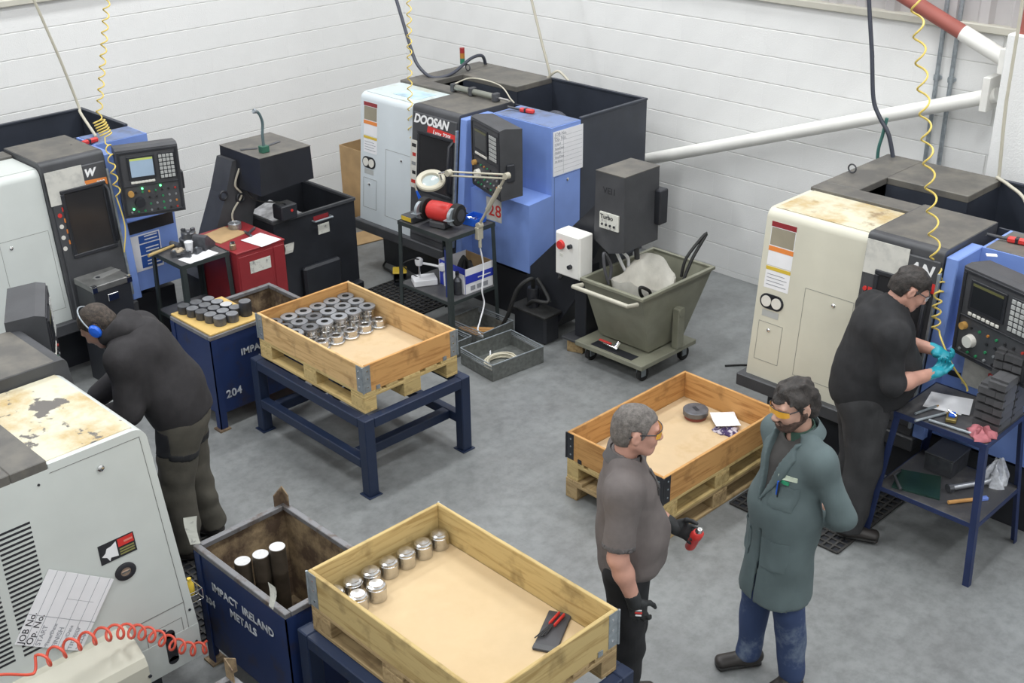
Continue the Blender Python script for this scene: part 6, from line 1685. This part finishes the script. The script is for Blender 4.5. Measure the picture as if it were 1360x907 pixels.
f = Field((-.28, -.22, .06), (.28, .24, 1.06), .0115); legs(f, J, .098, .072, .060, .008); f.cap(J['pel']+V3(0, 0, -.02), J['pel']+V3(0, 0, .06), (.158, .115), (.150, .112), .06, X=J['side']); f.ripple(.006, 24, 5); f.ripple(.003, 48, 55); f.plane((0, 0, .075), (0, 0, 1)); f.plane((0, 0, 1.02), (0, 0, -1))
f_build(f, 'trousers', m_blkc, P1)
shoes(J, m_boot, P1)
hair(H1, m_hairg, P1, .006, .060, -.070, .002, 3, label='short grey hair')
glasses(H1, P1, m_lens, m_black)
# gloves: right hand hanging, left hand closed on the red tool
gR = dict(w=J['wriR'], d=V3(-.02, .30, -.95), nrm=V3(-1, 0, 0), thumb=V3(0, 1, 0), curl=(.45, .5, .55, .6), tcurl=.3, k=1.08)
f = Field(J['wriR']-.18, J['wriR']+V3(.18, .18, .12), .0048); hand(f, **gR); g_ = f_build(f, 'glove', m_glv, P1)
f = Field(J['wriR']-.08, J['wriR']+.08, .005); dR = N(J['wriR']-J['elbR']); f.cap(J['wriR']-dR*.035, J['wriR']+dR*.01, .037, .035, .01); f_build(f, 'glove_cuff', m_glv, g_)
bd = MB(); c = J['wriR']+V3(.018, .022, -.052)
for k_, (dx, dz, w_, m_) in enumerate(((0, 0, .034, m_redp), (0, -.014, .028, m_paper), (0, .014, .030, m_paper))):
    MB().box((c[0]-.001, c[1]-w_/2, c[2]+dz-.004), (c[0]+.003, c[1]+w_/2, c[2]+dz+.004), .001).build('glove_badge', m_, g_)
dL = V3(.10, .92, -.30)
gL = dict(w=J['wriL'], d=dL, nrm=V3(.9, .0, .35), thumb=V3(0, .2, 1), curl=(.95, .95, .9, .9), tcurl=.55, k=1.08)
f = Field(J['wriL']-.12, J['wriL']+V3(.2, .22, .14), .0048); hand(f, **gL); g_ = f_build(f, 'glove', m_glv, P1)
f = Field(J['wriL']-.08, J['wriL']+.08, .005); dl = N(J['wriL']-J['elbL']); f.cap(J['wriL']-dl*.035, J['wriL']+dl*.01, .037, .035, .01); f_build(f, 'glove_cuff', m_glv, g_)
MW = Matrix.Translation(P1.location) @ Matrix.Rotation(P1.rotation_euler.z, 4, 'Z')
tc_ = MW @ Vector(J['wriL']+N(dL)*.105+V3(.042, .0, .004))
tl = thing('red_tool', 'small red cordless tool with silver nose held in a black glove', 'tool', tc_, P1.rotation_euler.z)
MB().lathe([(0, -.075), (.022, -.075), (.026, -.065), (.026, .01), (.030, .02), (.030, .05), (.022, .062), (0, .062)], 18, M=frame((0, 0, 0), (0, 1, 0), (.35, .25, .9))).build('body', m_redp, tl, smooth=35)
MB().lathe([(.016, .06), (.018, .07), (.012, .085), (0, .085)], 14, M=frame((0, 0, 0), (0, 1, 0), (.35, .25, .9))).build('nose', m_chrome, tl, smooth=35)
# ================================================================== man in the green-grey work coat
m_coat = mat('teal_grey_drill', (.092, .125, .130), .8, var=.10, scale=5, bump=.06, bscale=180)
m_denim = stained('faded_denim', (.028, .05, .125), (.17, .21, .27), 5, .50, .70, rough=.85)
m_shirt2 = mat('charcoal_shirt', (.055, .052, .05), .85, var=.06, scale=30)
P2 = thing('person', 'bearded man in a green-grey work coat with hands behind his back', 'person', (4.44, 2.60, 0), facing((-.93, .37)))
J2 = dict(pel=V3(0,-.01,.95), wst=V3(0,.01,1.09), chs=V3(0,-.01,1.31), nck=V3(0,-.03,1.48), shL=V3(-.18,-.03,1.395), shR=V3(.18,-.03,1.395),
    elbR=V3(.25,-.14,1.11), wriR=V3(.05,-.225,.96), elbL=V3(-.255,-.14,1.11), wriL=V3(-.05,-.23,.95),
    hipL=V3(-.09,0,.92), hipR=V3(.09,0,.92), kneL=V3(-.10,.0,.49), kneR=V3(.11,.05,.49), ankL=V3(-.11,-.05,.09), ankR=V3(.12,.06,.09), toeL=V3(-.25,1,0), toeR=V3(.25,1,0), side=V3(1,0,0), back=V3(0,-1,0))
S2 = dict(pel=(.150,.115), wst=(.145,.120), chs=(.160,.118), shr=.06, belly=(V3(0,.045,1.07), V3(.12,.09,.15)))
H2 = Head((.0, .022, 1.635), (-.03, 1, -.16), (0, .10, 1), 1.0)
skin_body(J2, S2, H2, m_skin, P2, hands=[dict(w=J2['wriR'], d=V3(-.9, -.1, -.25), nrm=V3(0, -1, 0), thumb=V3(0, 0, 1), curl=(.5,.5,.5,.5)), dict(w=J2['wriL'], d=V3(.9, .05, -.25), nrm=V3(0, -1, 0), thumb=V3(0, 0, 1), curl=(.5,.5,.5,.5))])
f = Field((-.20, -.20, .95), (.20, .25, 1.54), .010); torso(f, J2, S2, -.002); f.cap(J2['nck']+V3(0, .02, 0), J2['nck']+V3(0, .04, .12), .060, k=.01, op='sub'); f_build(f, 'shirt', m_shirt2, P2)
collar_ring(J2['nck']+V3(0, .0, .002), 'shirt_collar', mat('green_collar', (.03, .075, .055), .8), P2, .064, .034, .014, 20, .020)
f = Field((-.40, -.34, .52), (.40, .36, 1.54), .0105); torso(f, J2, S2, .016)
for sd in 'LR': arm(f, J2, sd, .045, .044, .038, grow=.013, k=.05)
f.cap((0, .015, 1.02), (0, .025, .56), (.172, .138), (.205, .178), .08, X=J2['side'])
f.ripple(.006, 17, 8); f.ripple(.0035, 38, 58)
G = np.stack(np.meshgrid(*f.ax, indexing='ij'), -1); x, y, z = G[..., 0], G[..., 1], G[..., 2]
# open V at the chest and overlap line below it
vv = np.abs(x-.0)-np.clip((z-1.13)*.25, 0, .085)
cut = np.minimum(np.minimum(-vv, y-.02), z-1.13)
f.F = np.maximum(f.F, cut.astype(np.float32))
slit = np.minimum(np.minimum(.006-np.abs(x+.03), y-.05), 1.0-z); f.F = np.maximum(f.F, slit.astype(np.float32))
f.plane((0, 0, .575), (0, .03, 1)); f.cap(J2['nck']+V3(0, .01, -.01), J2['nck']+V3(0, .03, .12), .072, k=.01, op='sub')
inner = Field((-.40, -.34, .52), (.40, .36, 1.54), .0105); inner.cap((0, .015, 1.0), (0, .025, .50), (.155, .122), (.19, .163), .08, X=J2['side']); f.F = np.maximum(f.F, np.where(z < .80, -inner.F, -1).astype(np.float32))
coat = f_build(f, 'work_coat', m_coat, P2)
# lapels and collar of the coat
for q in (-1, 1):
    f = Field((-.16, -.02, 1.14), (.16, .20, 1.52), .0065); base = Field((-.16, -.02, 1.14), (.16, .20, 1.52), .0065); torso(base, J2, S2, .026)
    G = np.stack(np.meshgrid(*f.ax, indexing='ij'), -1); x, y, z = G[..., 0]*q, G[..., 1], G[..., 2]; v = np.clip((z-1.13)*.25, 0, .085)
    shape = np.maximum(np.maximum(v-.004-x, x-v-.050*np.clip((z-1.14)/.16, 0, 1)*np.where(z > 1.40, np.clip((1.46-z)/.06, .3, 1), 1)), np.maximum(1.15-z, z-1.47))
    f.F = np.maximum(np.maximum(base.F, shape), .0-y+.0).astype(np.float32); f_build(f, 'lapel', m_coat, coat)
collar_ring(J2['nck']+V3(0, -.012, -.004), 'coat_collar', m_coat, coat, .080, .040, .030, 52, .03, low=-.022)
f_c = Field((-.40, -.34, .52), (.40, .36, 1.54), .0105); torso(f_c, J2, S2, .016); f_c.cap((0, .015, 1.02), (0, .025, .56), (.172, .138), (.205, .178), .08, X=J2['side']); f_c.ripple(.006, 17, 8); f_c.ripple(.0035, 38, 58)
def patch(*a, **k): return patch_on(f_c, *a, **k)
def on_front(x, z): return front_of(f_c, x, z)
patch(-.16, -.055, 1.145, 1.26, 'breast_pocket', m_coat, coat); patch(-.17, -.05, .80, .96, 'hip_pocket', m_coat, coat); patch(.05, .17, .80, .96, 'hip_pocket', m_coat, coat)
em = patch(-.145, -.07, 1.295, 1.318, 'embroidery', mat('white_thread', (.55, .62, .5), .7), coat, .006, 3); patch(-.12, -.062, 1.272, 1.29, 'embroidery', mat('green_thread', (.03, .28, .14), .7), coat, .006, 3)
for x_, c_ in ((-.075, m_bluep), (-.085, m_black)): MB().cyl((x_, on_front(x_, 1.24)+.010, 1.19), (x_-.008, on_front(x_, 1.25)+.010, 1.285), .0045, n=8).build('pen', c_, coat)
f = Field((-.28, -.24, .06), (.28, .26, .80), .0115); legs(f, J2, .080, .072, .062, .006); f.ripple(.006, 24, 11); f.ripple(.003, 48, 61); f.plane((0, 0, .05), (0, 0, 1)); f.plane((0, 0, .77), (0, 0, -1)); f_build(f, 'jeans', m_denim, P2)
shoes(J2, m_boot, P2)
hair(H2, m_haird, P2, .013, .047, -.066, .008, 6, side=-.01, fringe=.0, label='thick dark hair')
# beard: thin shell of the lower face
f = Field(H2.c-.15, H2.c+.15, .0050); f0 = Field(H2.c-.15, H2.c+.15, .0050); H2.face(f0); f.F = f0.F-.0028
G = (np.stack(np.meshgrid(*f.ax, indexing='ij'), -1)-H2.c)@H2.R; x, y, z = G[..., 0], G[..., 1], G[..., 2]
line = np.where(y > .075, np.where(np.abs(x) < .03, -.046, -.058), np.where(y > .02, -.052, -.010)); f.F = np.maximum(f.F, np.maximum(z-line, -.120-z)).astype(np.float32); f.F = np.maximum(f.F, (-.012-y).astype(np.float32))
lipc = Field(H2.c-.15, H2.c+.15, .0050); lipc.ell(H2.p(0, .102, -.064), (.024, .02, .011), .002, H2.R); f.F = np.maximum(f.F, -lipc.F)
f_build(f, 'beard', mat('stubble', (.085, .05, .038), .8, var=.3, scale=80), P2)
glasses(H2, P2, m_lens, m_black)
# ================================================================== man in the black jumper
m_jump = mat('black_sweatshirt', (.017, .017, .019), .9, var=.15, scale=20, bump=.08, bscale=200)
m_dgtr = mat('charcoal_trousers', (.032, .032, .034), .85, var=.15, scale=10, bump=.08, bscale=120)
m_nit = mat('teal_nitrile', (.02, .33, .42), .45, var=.08, scale=20)
P3 = thing('person', 'heavy man in a black jumper and teal gloves working at the blue table', 'person', (5.962, 3.04, .0145), facing((.70, -.71)))
J3 = dict(pel=V3(0,-.04,.96), wst=V3(0,.01,1.10), chs=V3(0,.04,1.33), nck=V3(0,.08,1.485), shL=V3(-.22,.04,1.385), shR=V3(.22,.04,1.385),
    elbR=V3(.305,.05,1.13), wriR=V3(.145,.315,1.12), elbL=V3(-.29,.14,1.16), wriL=V3(-.06,.40,1.17),
    hipL=V3(-.10,-.03,.93), hipR=V3(.10,-.03,.93), kneL=V3(-.13,.03,.50), kneR=V3(.13,.0,.50), ankL=V3(-.15,-.02,.09), ankR=V3(.16,-.05,.09), toeL=V3(-.3,1,0), toeR=V3(.35,1,0), side=V3(1,0,0), back=V3(0,-1,0))
S3 = dict(pel=(.195,.165), wst=(.212,.188), chs=(.212,.168), shr=.072, trp=.055, arm=(.052,.050,.036), belly=(V3(0,.095,1.08), V3(.20,.19,.20)))
H3 = Head((.0, .175, 1.60), (.05, .86, -.52), (0, .52, .86), 1.02)
skin_body(J3, S3, H3, m_skin2, P3, neck=.064)
f = Field((-.46, -.30, .86), (.46, .46, 1.56), .011); torso(f, J3, S3, .016)
for sd in 'LR':
    arm(f, J3, sd, .055, .052, .036, grow=.014, part='upper', k=.06)
    e, w_ = J3['elb'+sd], J3['wri'+sd]; f.cap(e, e+(w_-e)*(.14 if sd == 'R' else .40), .066, .056, .04)
f.cap((0, .03, 1.02), (0, .03, .92), (.218, .198), (.212, .19), .08, X=J3['side'])
f.ripple(.007, 17, 12); f.ripple(.003, 40, 62); f.plane((0, 0, .90), (0, 0, 1)); f.cap(J3['nck']+V3(0, .02, -.005), J3['nck']+V3(0, .07, .12), .072, k=.01, op='sub')
f_j = f; jm_ = f_build(f, 'jumper', m_jump, P3)
f = Field(J3['nck']-.13, J3['nck']+.13, .006); up_n = N(V3(0, .35, 1)); f.cap(J3['nck']-up_n*.005, J3['nck']+up_n*.022, .086, .080, .01); f.cap(J3['nck']-up_n*.05, J3['nck']+up_n*.1, .071, k=.004, op='sub'); f_build(f, 'neckband', m_jump, jm_)
# small chest print
_jy = front_of(f_j, -.10, 1.29); MB().box((-.12, _jy-.004, 1.285), (-.075, _jy+.002, 1.297)).build('chest_print', m_logo, jm_)
f = Field((-.36, -.28, .05), (.36, .24, 1.04), .0115); legs(f, J3, .132, .098, .080, .008); f.cap(J3['pel']+V3(0, 0, -.03), J3['pel']+V3(0, .02, .05), (.195, .165), (.198, .172), .06, X=J3['side']); f.ripple(.008, 20, 15); f.ripple(.004, 42, 65); f.plane((0, 0, .06), (0, 0, 1)); f.plane((0, 0, 1.0), (0, 0, -1)); f_build(f, 'trousers', m_dgtr, P3)
shoes(J3, m_boot, P3)
hair(H3, m_haird, P3, .010, .050, -.062, .003, 9, side=-.005, label='short black hair')
glasses(H3, P3, glass('clear_lens', (.85, .9, .95), .28, .05), m_dgrey)
for sd, w_, e_, nr, th, cu in (('R', J3['wriR'], J3['elbR'], V3(0, .2, 1), V3(0, 1, .2), (.75, .8, .8, .8)), ('L', J3['wriL'], J3['elbL'], V3(.3, -.2, 1), V3(0, -1, 0), (.6, .7, .8, .9))):
    dd = N(w_-e_) if sd == 'R' else N(V3(.75, .45, -.15)); f = Field(w_-.18, w_+.18, .0048)
    if sd == 'R': dd = N(V3(-.55, .75, .02))
    hand(f, w_, dd, nr, th, cu, .5, 1.05); f.cap(w_-N(w_-e_)*.045, w_, .035, .030, .015); f_build(f, 'nitrile_glove', m_nit, P3)
MW3 = Matrix.Translation(P3.location) @ Matrix.Rotation(P3.rotation_euler.z, 4, 'Z')
pw = MW3 @ Vector((.045, .425, 1.145))
tl = thing('metal_insert', 'small grey machined part held in teal gloves', 'part', pw, .4)
MB().box((-.04, -.014, -.012), (.04, .014, .012), .003).build('shank', m_dsteel, tl); MB().cyl((.03, 0, -.016), (.03, 0, .018), .016, n=12).build('boss', m_galv, tl)
# ================================================================== man in the dark hoodie bending into the machine
m_hoodie = mat('dark_hoodie', (.024, .022, .024), .9, var=.12, scale=20, bump=.08, bscale=200)
m_olivt = mat('olive_trousers', (.082, .075, .060), .85, var=.12, scale=9, bump=.08, bscale=120)
P4 = thing('person', 'man in a dark hoodie and blue ear defenders bending into the louvred machine', 'person', (2.945, 5.785, .0145), facing((-.72, .69)))
J4 = dict(pel=V3(0,-.03,.98), wst=V3(0,.03,1.11), chs=V3(0,.145,1.345), nck=V3(0,.245,1.465), shL=V3(-.20,.20,1.395), shR=V3(.20,.20,1.395),
    elbR=V3(.25,.31,1.10), wriR=V3(.15,.50,.99), elbL=V3(-.27,.185,1.10), wriL=V3(-.20,.43,1.0),
    hipL=V3(-.095,-.03,.93), hipR=V3(.095,-.03,.93), kneL=V3(-.11,.05,.50), kneR=V3(.11,.0,.50), ankL=V3(-.12,.02,.10), ankR=V3(.13,-.07,.10), toeL=V3(-.1,1,0), toeR=V3(.35,1,0), side=V3(1,0,0), back=V3(0,-1,0))
S4 = dict(pel=(.185,.150), wst=(.195,.165), chs=(.205,.165), shr=.075, trp=.05)
H4 = Head((.0, .37, 1.52), (.0, .74, -.67), (0, .67, .74), 1.0)
skin_body(J4, S4, H4, m_skin, P4, hands=[dict(w=J4['wriR'], d=V3(-.2, .9, -.3), nrm=V3(0, -.3, -1), thumb=V3(-1, 0, 0), curl=(.5,.5,.5,.5)), dict(w=J4['wriL'], d=V3(.2, .9, -.3), nrm=V3(0, -.3, -1), thumb=V3(1, 0, 0), curl=(.5,.5,.5,.5))])
f = Field((-.44, -.28, .86), (.44, .60, 1.62), .011); torso(f, J4, S4, .020)
for sd in 'LR': arm(f, J4, sd, .064, .060, .050, grow=.014, k=.06)
f.cap((0, .0, 1.05), (0, -.02, .98), (.205, .170), (.200, .165), .06, X=J4['side'])
f.ripple(.007, 18, 22); f.ripple(.003, 40, 72)
wn = N(V3(0, .25, 1)); f.plane((0, -.02, .93), wn); f.cap(J4['nck']+V3(0, .03, 0), J4['nck']+V3(0, .14, .05), .070, k=.01, op='sub')
hd_ = f_build(f, 'hoodie', m_hoodie, P4)
f = Field((-.22, .01, 1.34), (.22, .42, 1.66), .0085)
f.cap(J4['nck']+V3(-.075, -.02, .055), J4['nck']+V3(.075, -.02, .055), .058, k=.03); f.cap(J4['nck']+V3(-.085, .0, .035), J4['nck']+V3(-.055, .07, .0), .045, k=.03); f.cap(J4['nck']+V3(.085, .0, .035), J4['nck']+V3(.055, .07, .0), .045, k=.03); f.cap(J4['nck']+V3(0, -.08, .05), J4['nck']+V3(0, -.13, .04), (.11, .035), (.07, .03), .04, X=(1, 0, 0)); f.ripple(.005, 30, 3)
f.cap(J4['nck']+V3(0, .03, .02), J4['nck']+V3(0, .14, .06), .060, k=.01, op='sub'); f_build(f, 'hood', m_hoodie, hd_)
f = Field((-.34, -.30, .06), (.34, .26, 1.10), .0115); legs(f, J4, .126, .094, .074, .008); f.cap(J4['pel']+V3(0, 0, -.03), J4['pel']+V3(0, .03, .07), (.188, .152), (.190, .156), .06, X=J4['side']); f.ripple(.009, 20, 31); f.ripple(.005, 40, 71); f.plane((0, 0, .07), (0, 0, 1)); f.plane((0, .0, 1.06), (0, -.2, -1)); tr_ = f_build(f, 'work_trousers', m_olivt, P4)
def band(f_src, lo_, hi_, name, m, test):
    g = Field((-.34, -.30, .06), (.34, .26, 1.10), .0115); g.F = f_src.F-.004; G = np.stack(np.meshgrid(*g.ax, indexing='ij'), -1); g.F = np.maximum(g.F, test(G[..., 0], G[..., 1], G[..., 2]).astype(np.float32)); return f_build(g, name, m, tr_)
band(f, 0, 0, 'thigh_panel', m_blkc, lambda x, y, z: np.maximum(np.abs(z-(.76+.25*(y)))-.026, y-.03))
band(f, 0, 0, 'side_pocket', m_blkc, lambda x, y, z: np.maximum(np.maximum(np.abs(z-.84)-.08, .07-np.abs(x)), .0-y))
shoes(J4, m_boot, P4)
hair(H4, mat('brown_cropped_hair', (.06, .045, .035), .7, var=.35, scale=60, bump=.3, bscale=160), P4, .005, .052, -.068, .002, 14, label='cropped brown hair')
# ear defenders
Me = H4.M(); ed = MB().tube([(.098*math.sin(a), .0+.0, .02+.118*math.cos(a)) for a in [R(-95+190*i/16) for i in range(17)]], .005, 8, M=Me).build('ear_defenders', m_galv, P4, smooth=50)
for q in (-1, 1):
    MB().lathe([(0, 0), (.030, 0), (.036, .008), (.036, .022), (.028, .034), (0, .038)], 20, M=Me @ frame((q*.076, -.008, -.008), (0, 1, 0), (q, 0, 0)) @ Matrix.Diagonal((.85, 1.15, 1, 1))).build('ear_cup', m_bluep, ed, smooth=40)
    MB().lathe([(0, -.008), (.034, -.008), (.037, 0), (.034, .006), (0, .006)], 20, M=Me @ frame((q*.076, -.008, -.008), (0, 1, 0), (q, 0, 0)) @ Matrix.Diagonal((.85, 1.15, 1, 1))).build('cushion', m_black, ed, smooth=40)
